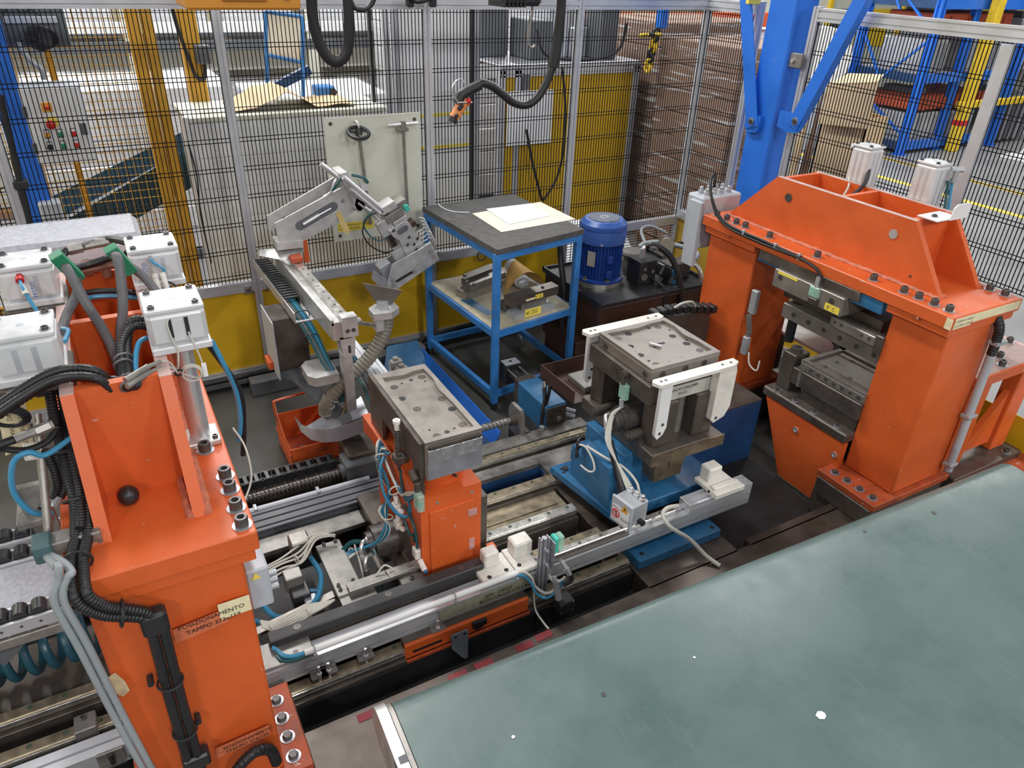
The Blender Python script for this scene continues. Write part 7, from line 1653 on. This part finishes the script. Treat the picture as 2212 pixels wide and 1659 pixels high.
tq = P(1104, 665, Z=zs + .08); tax = (P(1206, 635, Z=zs + .08) - tq).normalized()
st = sticker('label', tq + tax * .19 + nq + V((0, 0, .012)), tax, (0, 0, 1), .062, .028, LABELY, t)
text('0° 4S', tq + tax * .195 + nq * 2 + V((0, 0, .018)), tax, (0, 0, 1), .016, INK, st)
sticker('brown_strip', tq + tax * .115 + nq + V((0, 0, .014)), tax, (0, 0, 1), .07, .014, LABELC, t)

# ================================================================ hydraulic unit and motor
t = thing('hydraulic_tank', 'brown hydraulic oil tank with a black oily lid, behind the blue table', 'tank', (3.05, 3.9, 0))
obj('tank_body', MB().box(2.60, 3.50, 3.45, 4.12, .12, .585, .008), BROWN, t)
obj('lid', MB().box(2.585, 3.515, 3.435, 4.135, .585, .605, .003), BLACKP, t)
obj('lid_rim', MB().box(2.585, 2.60, 3.435, 4.135, .605, .622).box(2.585, 3.515, 4.12, 4.135, .605, .622).box(3.50, 3.515, 3.435, 4.135, .605, .622), BLACKP, t)
obj('side_box', MB().box(2.52, 2.60, 3.55, 3.95, .05, .30, .006), BROWN, t)
for x, y in ((2.65, 3.5), (3.44, 3.5), (2.65, 4.05), (3.44, 4.05)): obj('leg', MB().box(x - .03, x + .03, y - .03, y + .03, .004, .12), BROWN, t)
obj('drip_edge', MB().box(2.60, 3.50, 3.4345, 3.437, .57, .585), BOLT, t)
fl_ = obj('filler_cap', MB().lathe([(.075, 0), (.075, .05), (.06, .055), (.06, .08), (.085, .085), (.09, .10), (.08, .115), (.04, .12)], (3.20, 3.92, .605), n=24), mat('grey_cap', (.12, .115, .10), .5), t)
vb = obj('valve_manifold', MB().box(3.02, 3.16, 3.60, 3.74, .605, .765, .004), BLACKP, t)
for x, z in ((3.05, .64), ): obj('plug', MB().cyl((3.06, 3.60, .66), (3.06, 3.592, .66), .024, n=16).cyl((3.06, 3.60, .715), (3.06, 3.594, .715), .012, n=12).cyl((3.13, 3.60, .69), (3.13, 3.594, .69), .012, n=12), STEEL, vb)
obj('fitting', MB().cyl((3.09, 3.68, .765), (3.09, 3.68, .83), .02, n=6).cyl((3.09, 3.68, .83), (3.12, 3.66, .855), .016, n=10), CHROME, vb)
obj('solenoid', MB().obox((3.22, 3.60, .68), (.10, .08, .08), Matrix.Rotation(.5, 3, 'Y'), .01).obox((3.28, 3.56, .62), (.10, .08, .08), Matrix.Rotation(.4, 3, 'Y'), .01), BLACKP, t)
obj('second_manifold', MB().box(3.27, 3.45, 3.58, 3.70, .605, .715, .005), BOLT, t)
for z in (.69, .625): obj('blue_cap', MB().cyl((3.26, 3.53, z), (3.25, 3.515, z), .018, n=12), BLUE_M, t)
gg = obj('pressure_gauge', MB().cyl((3.44, 3.86, .77), (3.40, 3.80, .775), .052, n=24), BOLT, t)
obj('gauge_face', MB().cyl((3.402, 3.803, .775), (3.396, 3.795, .775), .050, n=24), mat('gauge_face', (.62, .58, .46), .4, .4), gg)
obj('gauge_stem', MB().cyl((3.42, 3.83, .605), (3.42, 3.83, .73), .012, n=10), STEEL, gg)
cable(t, [(3.10, 3.67, .845), (3.15, 3.63, .86), (3.22, 3.55, .80), (3.26, 3.47, .66), (3.27, 3.42, .45), (3.27, 3.40, .2)], .020, BLACK, 'hydraulic_hose', 12)
obj('hose_ferrule', MB().cyl((3.12, 3.66, .855), (3.17, 3.615, .85), .023, n=12), CHROME, t)
cable(t, [(3.42, 3.60, .70), (3.45, 3.55, .71), (3.47, 3.50, .66), (3.47, 3.47, .55)], .016, STEEL_B, 'hydraulic_pipe', 12)
cable(t, [(3.47, 3.47, .56), (3.46, 3.45, .40), (3.45, 3.43, .2)], .022, BLACK, 'hydraulic_hose', 12)
cable(t, [(3.28, 3.95, .72), (3.36, 4.0, .72), (3.50, 3.98, .72), (3.60, 3.82, .715), (3.62, 3.72, .705), (3.55, 3.66, .69), (3.45, 3.65, .68)], .018, GREYH, 'return_pipe', 12)
cable(t, [(3.42, 4.06, .70), (3.50, 4.22, .74), (3.62, 4.26, .74), (3.72, 4.2, .70)], .012, GREYH, 'return_pipe', 10)
cable(t, [(2.66, 4.02, .82), (2.60, 3.95, .84), (2.57, 3.88, .74), (2.57, 3.82, .55), (2.56, 3.8, .3)], .020, BLACK, 'hose', 10)
cable(t, [(3.2, 3.52, .60), (3.24, 3.46, .55), (3.26, 3.43, .40), (3.25, 3.42, .1)], .008, BLACK)
cable(t, [(3.12, 3.60, .64), (3.13, 3.46, .62), (3.12, 3.43, .5), (3.10, 3.42, .1)], .009, BLACK)
t = thing('electric_motor', 'upright blue electric motor with cooling fins and a grey mesh fan cover', 'motor', (2.83, 3.80, .605))
mx, my = 2.83, 3.80
obj('base_ring', MB().lathe([(.165, 0), (.165, .028), (.16, .03)], (mx, my, .605), n=40), STEEL_B, t)
obj('flange', MB().lathe([(.165, .03), (.165, .045), (.125, .05)], (mx, my, .605), n=40), BLUE_MOT, t)
for k in range(6):
    a = k * pi / 3 + .3; inst('bolt', bolt_mesh(.014, .014, True, True), (mx + .145 * cos(a), my + .145 * sin(a), .65), t)
obj('body', MB().lathe([(.122, .045), (.128, .06), (.128, .30), (.14, .30)], (mx, my, .605), n=36), BLUE_MOT, t)
b = MB()
for k in range(40):
    a = 2 * pi * k / 40; b.obox((mx + .134 * cos(a), my + .134 * sin(a), .605 + .175), (.020, .0045, .22), Matrix.Rotation(a, 3, 'Z'))
obj('cooling_fins', b, BLUE_MOT, t)
fc = obj('fan_cover', MB().lathe([(.153, .285), (.157, .29), (.157, .37), (.155, .375), (.157, .38), (.152, .41), (.125, .435), (.10, .437)], (mx, my, .605), n=40), mat('fan_cover_blue', (.035, .10, .36), .33, var=.1), t)
gr = obj('fan_grille', MB().cyl((mx, my, 1.042), (mx, my, 1.044), .105, n=36), BOLT, fc)
b = MB()
for i in range(-6, 7):
    for j in range(-6, 7):
        x = i * .016 + (j % 2) * .008; y = j * .014
        if x * x + y * y < .098 ** 2: b.torus((mx + x, my + y, 1.0445), (0, 0, 1), .0072, .0018, 6, 4)
obj('grille_mesh', b, mat('grey_blue_grille', (.22, .25, .32), .4), fc, 'stuff')
obj('hub', MB().torus((mx, my, 1.046), (0, 0, 1), .028, .005, 6, 6), MACHG, fc)
for a in (-2.2, -.9): obj('screw', MB().cyl((mx + .155 * cos(a), my + .155 * sin(a), .905), (mx + .161 * cos(a), my + .161 * sin(a), .905), .008, n=10), CHROME, fc)
obj('rating_plate', MB().obox((mx - .128, my - .075, .80), (.004, .055, .10), Matrix.Rotation(.53, 3, 'Z')), mat('rating_plate', (.42, .40, .36), .4, .3), t)
for z in (.70, .80): obj('lifting_pad', MB().obox((mx - .03, my - .142, z), (.04, .03, .05), None, .004), BLUE_MOT, t)
single('black_curved_hose', MB().tube([P(1452, 530, Y=4.4), P(1462, 528, Y=4.35), P(1480, 520, Y=4.3), P(1489, 508, Y=4.3)], .014, 8, 6), BLACK, 'short black hose curving in front of the yellow corner panel', 'hose')

# ================================================================ green belt conveyor in the foreground
t = thing('belt_conveyor', 'wide green belt conveyor with a scuffed shiny surface across the foreground', 'conveyor', (1.7, .6, 0))
CZ, CR = .845, .055
Ma = Matrix.Rotation(radians(-2.1), 3, 'Z'); c0 = V((.36, 1.207, 0))
def CP(u, v, z): return c0 + Ma @ V((u, v, 0)) + V((0, 0, z))
Lb = 2.52
bmat = mat('green_belt', (.075, .125, .120), .32, var=.07, scale=3.2, grime=.0, bump=.05, spec=.6, rvar=.12)
def scratch_belt():
    mt = bmat; N = mt.node_tree.nodes; L = mt.node_tree.links; bs = N['Principled BSDF']
    old = bs.inputs['Base Color'].links[0].from_socket
    tc = N.new('ShaderNodeTexCoord')
    for sc_, st, amt, colr, rot in ((150, (1, .05, 1), .16, (.26, .32, .31), .6), (170, (1, .06, 1), .16, (.04, .07, .065), -.5), (190, (1, .05, 1), .16, (.28, .34, .33), 2.2), (90, (1, .6, 1), .14, (.22, .28, .27), 0)):
        mp = N.new('ShaderNodeMapping'); mp.inputs['Scale'].default_value = st; mp.inputs['Rotation'].default_value = (0, 0, rot); L.new(tc.outputs['Object'], mp.inputs[0])
        n = N.new('ShaderNodeTexNoise'); n.inputs['Scale'].default_value = sc_; n.inputs['Detail'].default_value = 2; L.new(mp.outputs[0], n.inputs['Vector'])
        r = N.new('ShaderNodeMapRange'); r.inputs[1].default_value = .66; r.inputs[2].default_value = .74; r.inputs[3].default_value = 0; r.inputs[4].default_value = amt; L.new(n.outputs[0], r.inputs[0])
        mxx = N.new('ShaderNodeMix'); mxx.data_type = 'RGBA'; L.new(r.outputs[0], mxx.inputs[0]); L.new(old, mxx.inputs[6]); mxx.inputs[7].default_value = (*colr, 1); old = mxx.outputs[2]
    n = N.new('ShaderNodeTexNoise'); n.inputs['Scale'].default_value = 2.2; n.inputs['Detail'].default_value = 6; n.inputs['Roughness'].default_value = .7; L.new(tc.outputs['Object'], n.inputs['Vector'])
    r = N.new('ShaderNodeMapRange'); r.inputs[1].default_value = .35; r.inputs[2].default_value = .75; r.inputs[3].default_value = 0; r.inputs[4].default_value = .55; L.new(n.outputs[0], r.inputs[0])
    mxx = N.new('ShaderNodeMix'); mxx.data_type = 'RGBA'; L.new(r.outputs[0], mxx.inputs[0]); L.new(old, mxx.inputs[6]); mxx.inputs[7].default_value = (.13, .18, .175, 1)
    L.new(mxx.outputs[2], bs.inputs['Base Color'])
scratch_belt()
prof = [(-2.4, CZ), (-.12, CZ)] + [(-.06 + CR * 1.1 * sin(a), CZ - CR * 1.1 * (1 - cos(a))) for a in [pi * k / 12 for k in range(13)]] + [(-.12, CZ - 2.2 * CR), (-2.4, CZ - 2.2 * CR)]
vs = []; fs = []; n = len(prof)
for u in (0.0, Lb):
    for v_, z in prof: vs.append(CP(u, v_, z))
for i in range(n - 1): fs.append((i, n + i, n + i + 1, i + 1))
fs.append(tuple(range(n))); fs.append(tuple(range(n, 2 * n))[::-1])
obj('belt', MB().add(vs, fs), bmat, t)
pf2 = [(-2.4, CZ + .004), (-.10, CZ + .006)] + [(-.06 + .072 * sin(a), CZ - .066 + .072 * cos(a)) for a in [pi * k / 12 for k in range(10)]] + [(-.10, CZ - .15), (-2.4, CZ - .17)]
ck = obj('side_cheek', MB().prism([CP(-.045, a, c) for a, c in pf2], Ma @ V((.028, 0, 0))), ALU_C, t)
obj('inner_cheek', MB().prism([CP(-.014, a * .99 - .004, c - .006) for a, c in pf2], Ma @ V((.012, 0, 0))), STEEL, t)
obj('cheek_notch', MB().prism([CP(-.046, -.20, CZ + .005), CP(-.046, -.18, CZ + .005), CP(-.046, -.18, CZ - .02), CP(-.046, -.20, CZ - .02)], Ma @ V((.03, 0, 0.003))), GREYDP, ck)
obj('far_cheek', MB().prism([CP(Lb + .002, a, c - .03) for a, c in pf2], Ma @ V((.028, 0, 0))), ALU_C, t)
for u in (.2, 2.3):
    for v_ in (-.35, -2.1): obj('leg', MB().obox(CP(u, v_, (CZ - .12) / 2 + .002), (.06, .06, CZ - .12), Ma, .003), ALU, t)
rr = random.Random(4)
for (x, y), r_, m_ in (((1775, 1545), .016, PAPER), ((1304, 1500), .008, BOLT), ((2018, 1107), .009, BOLT), ((1108, 1592), .006, PAPER), ((1868, 1148), .007, BOLT), ((1500, 1420), .004, PAPER)):
    p = P(x, y, Z=CZ + .0005); k = 7
    single('scrap_flake', MB().prism([p + V((r_ * (.6 + .5 * rr.random()) * cos(2 * pi * i / k), r_ * (.6 + .5 * rr.random()) * sin(2 * pi * i / k), 0)) for i in range(k)], (0, 0, .0015)), m_,
           {(1775, 1545): 'largest white scrap flake on the green belt', (1304, 1500): 'black scrap flake in the middle of the green belt', (2018, 1107): 'black scrap flake near the far right corner of the green belt', (1108, 1592): 'white scrap flake near the left cheek of the green belt', (1868, 1148): 'small black scrap flake near the orange press foot on the green belt', (1500, 1420): 'tiny white scrap speck near the far edge of the green belt'}[(x, y)], 'scrap')
# bright rail and spindle below the conveyor
rail(1.30, -.2, .42, 'bright cream rail in the bottom foreground, left of the conveyor cheek', top=.20, w=.05, ground=.15, material=mat('cream_rail', (.72, .66, .50), .35, .4, var=.1))
t = thing('wound_spindle', 'shiny threaded spindle in the bottom foreground beside the conveyor cheek', 'screw', (.3, 1.18, .15))
pts = [(.10 + .42 * k / 480, 1.19 + .040 * cos(2 * pi * k / 12), .215 + .040 * sin(2 * pi * k / 12)) for k in range(481)]
obj('core', MB().cyl((.08, 1.19, .215), (.55, 1.19, .215), .036, n=18), BOLT, t)
obj('thread', MB().tube(pts, .0055, 6, 1), STEEL_B, t)
obj('seat', MB().box(.1, .5, 1.16, 1.22, .15, .18), STEEL_D, t)

# ================================================================ overhead
t = thing('hoist_box', 'amber painted hoist housing at the top edge, above the tool board', 'hoist', (.8, 3.0, 2.28))
YH = 3.0
h0 = P(404, 22, Y=YH); h1 = P(652, 24, Y=YH)
obj('housing', MB().box(h0.x, h1.x, YH, YH + .28, h0.z, h0.z + .30, .008), HOISTO, t)
obj('nameplate', MB().box(h0.x + .12, h1.x - .12, YH - .012, YH, h0.z + .03, h0.z + .2, .008), HOISTO, t)
obj('screw', MB().cyl((h1.x - .05, YH, h0.z + .045), (h1.x - .05, YH - .01, h0.z + .045), .012, n=12), CHROME, t)
obj('hanger_rod', MB().cyl(((h0.x + h1.x) / 2, YH + .14, h0.z + .3), ((h0.x + h1.x) / 2, YH + .14, 4.5), .02, n=10), STEEL_D, t)
YK = 3.3
t = thing('festoon_cable', 'thick black festoon cable hanging in a loop below the top rail', 'cable', P(710, 130, Y=YK))
obj('loop', MB().tube([P(672, -30, Y=YK), P(676, 40, Y=YK), P(690, 95, Y=YK), P(712, 128, Y=YK), P(733, 132, Y=YK), P(750, 110, Y=YK), P(754, 60, Y=YK), P(750, -30, Y=YK)], .020, 10, 8, flat=(.5, 1.15)), BLACK, t)
obj('second_loop', MB().tube([P(757, 0, Y=YK), P(768, 18, Y=YK), P(788, 20, Y=YK), P(805, 5, Y=YK), P(812, -25, Y=YK)], .010, 10, 8), BLACK, t)
t = thing('festoon_clips', 'two small black cable clips hanging on the top fence rail', 'clip', P(905, 8, Y=4.4))
for x in (885, 934): obj('clip', MB().obox(P(x, 5, Y=4.45), (.045, .04, .05), None, .008), BLACKP, t)
obj('cable', MB().tube([P(882, -10, Y=4.42), P(900, 4, Y=4.42), P(925, -2, Y=4.42), P(940, -20, Y=4.42)], .012, 8, 5), BLACK, t)
t = thing('black_balancer', 'black finned box with a steel hook hanging at the top edge', 'hoist', P(1110, 15, Y=3.6))
q0 = P(1067, -30, Y=3.6); q1 = P(1155, 12, Y=3.6)
obj('housing', MB().box(q0.x + .01, q1.x, 3.52, 3.68, q1.z, q1.z + .14, .018), BLACKP, t)
for k in range(6): obj('cooling_rib', MB().box(q0.x + .015 + .022 * k, q0.x + .025 + .022 * k, 3.512, 3.69, q1.z - .004, q1.z + .14, .002), BLACKP, t)
obj('hook', MB().tube([P(1149, 8, Y=3.6), P(1150, 28, Y=3.6), P(1146, 50, Y=3.6), P(1141, 75, Y=3.6), P(1142, 95, Y=3.6), P(1149, 103, Y=3.6), P(1155, 97, Y=3.6)], .0065, 8, 6), STEEL, t)
t = thing('tool_pendant', 'orange hand control hanging on a thick sleeved black cable', 'control', P(985, 240, Y=3.4))
YW = 3.4
obj('sleeve', MB().tube([P(1213, -40, Y=YW), P(1212, 20, Y=YW), P(1204, 90, Y=YW), P(1195, 145, Y=YW)], [.020, .030], 12, 6), BLACK, t)
obj('cable', MB().tube([P(1195, 140, Y=YW), P(1180, 180, Y=YW), P(1160, 212, Y=YW), P(1137, 227, Y=YW), P(1110, 222, Y=YW), P(1085, 203, Y=YW), P(1062, 186, Y=YW), P(1042, 180, Y=YW), P(1030, 186, Y=YW)], .020, 12, 8, rib=.03, ribstep=.01), BLACK, t)
obj('grip_sleeve', MB().tube([P(1036, 184, Y=YW), P(1012, 196, Y=YW), P(996, 207, Y=YW), P(990, 224, Y=YW)], [.024, .030], 12, 6), BLACK, t)
hd = obj('handle', MB().tube([P(1006, 216, Y=YW), P(996, 228, Y=YW), P(986, 246, Y=YW), P(979, 257, Y=YW)], [.030, .024], 14, 6), ORP, t)
obj('end_cap', MB().tube([P(980, 253, Y=YW), P(975, 264, Y=YW)], .026, 14, 1), BLACKP, hd)
obj('red_button', MB().sphere(P(1012, 218, Y=YW - .03), .014, 12), RED, hd)
for x, y in ((997, 229), (993, 234), (986, 250)): obj('black_button', MB().sphere(P(x, y, Y=YW - .028), .011, 10), BLACKP, hd)
obj('wire_loop', MB().tube([P(990, 222, Y=YW - .02), P(976, 196, Y=YW - .02), P(985, 175, Y=YW - .02), P(999, 172, Y=YW - .02), P(1006, 190, Y=YW - .02)], .003, 6, 6).tube([P(988, 222, Y=YW - .035), P(1005, 221, Y=YW - .035), P(1020, 221, Y=YW - .035)], .004, 6, 4), CHROME, hd)
single('yellow_tag', MB().box(3.98, 4.09, 4.0, 4.03, 2.275, 2.31, .003), LABELY, 'small bright yellow tag on the top fence rail, left of the blue column', 'tag')
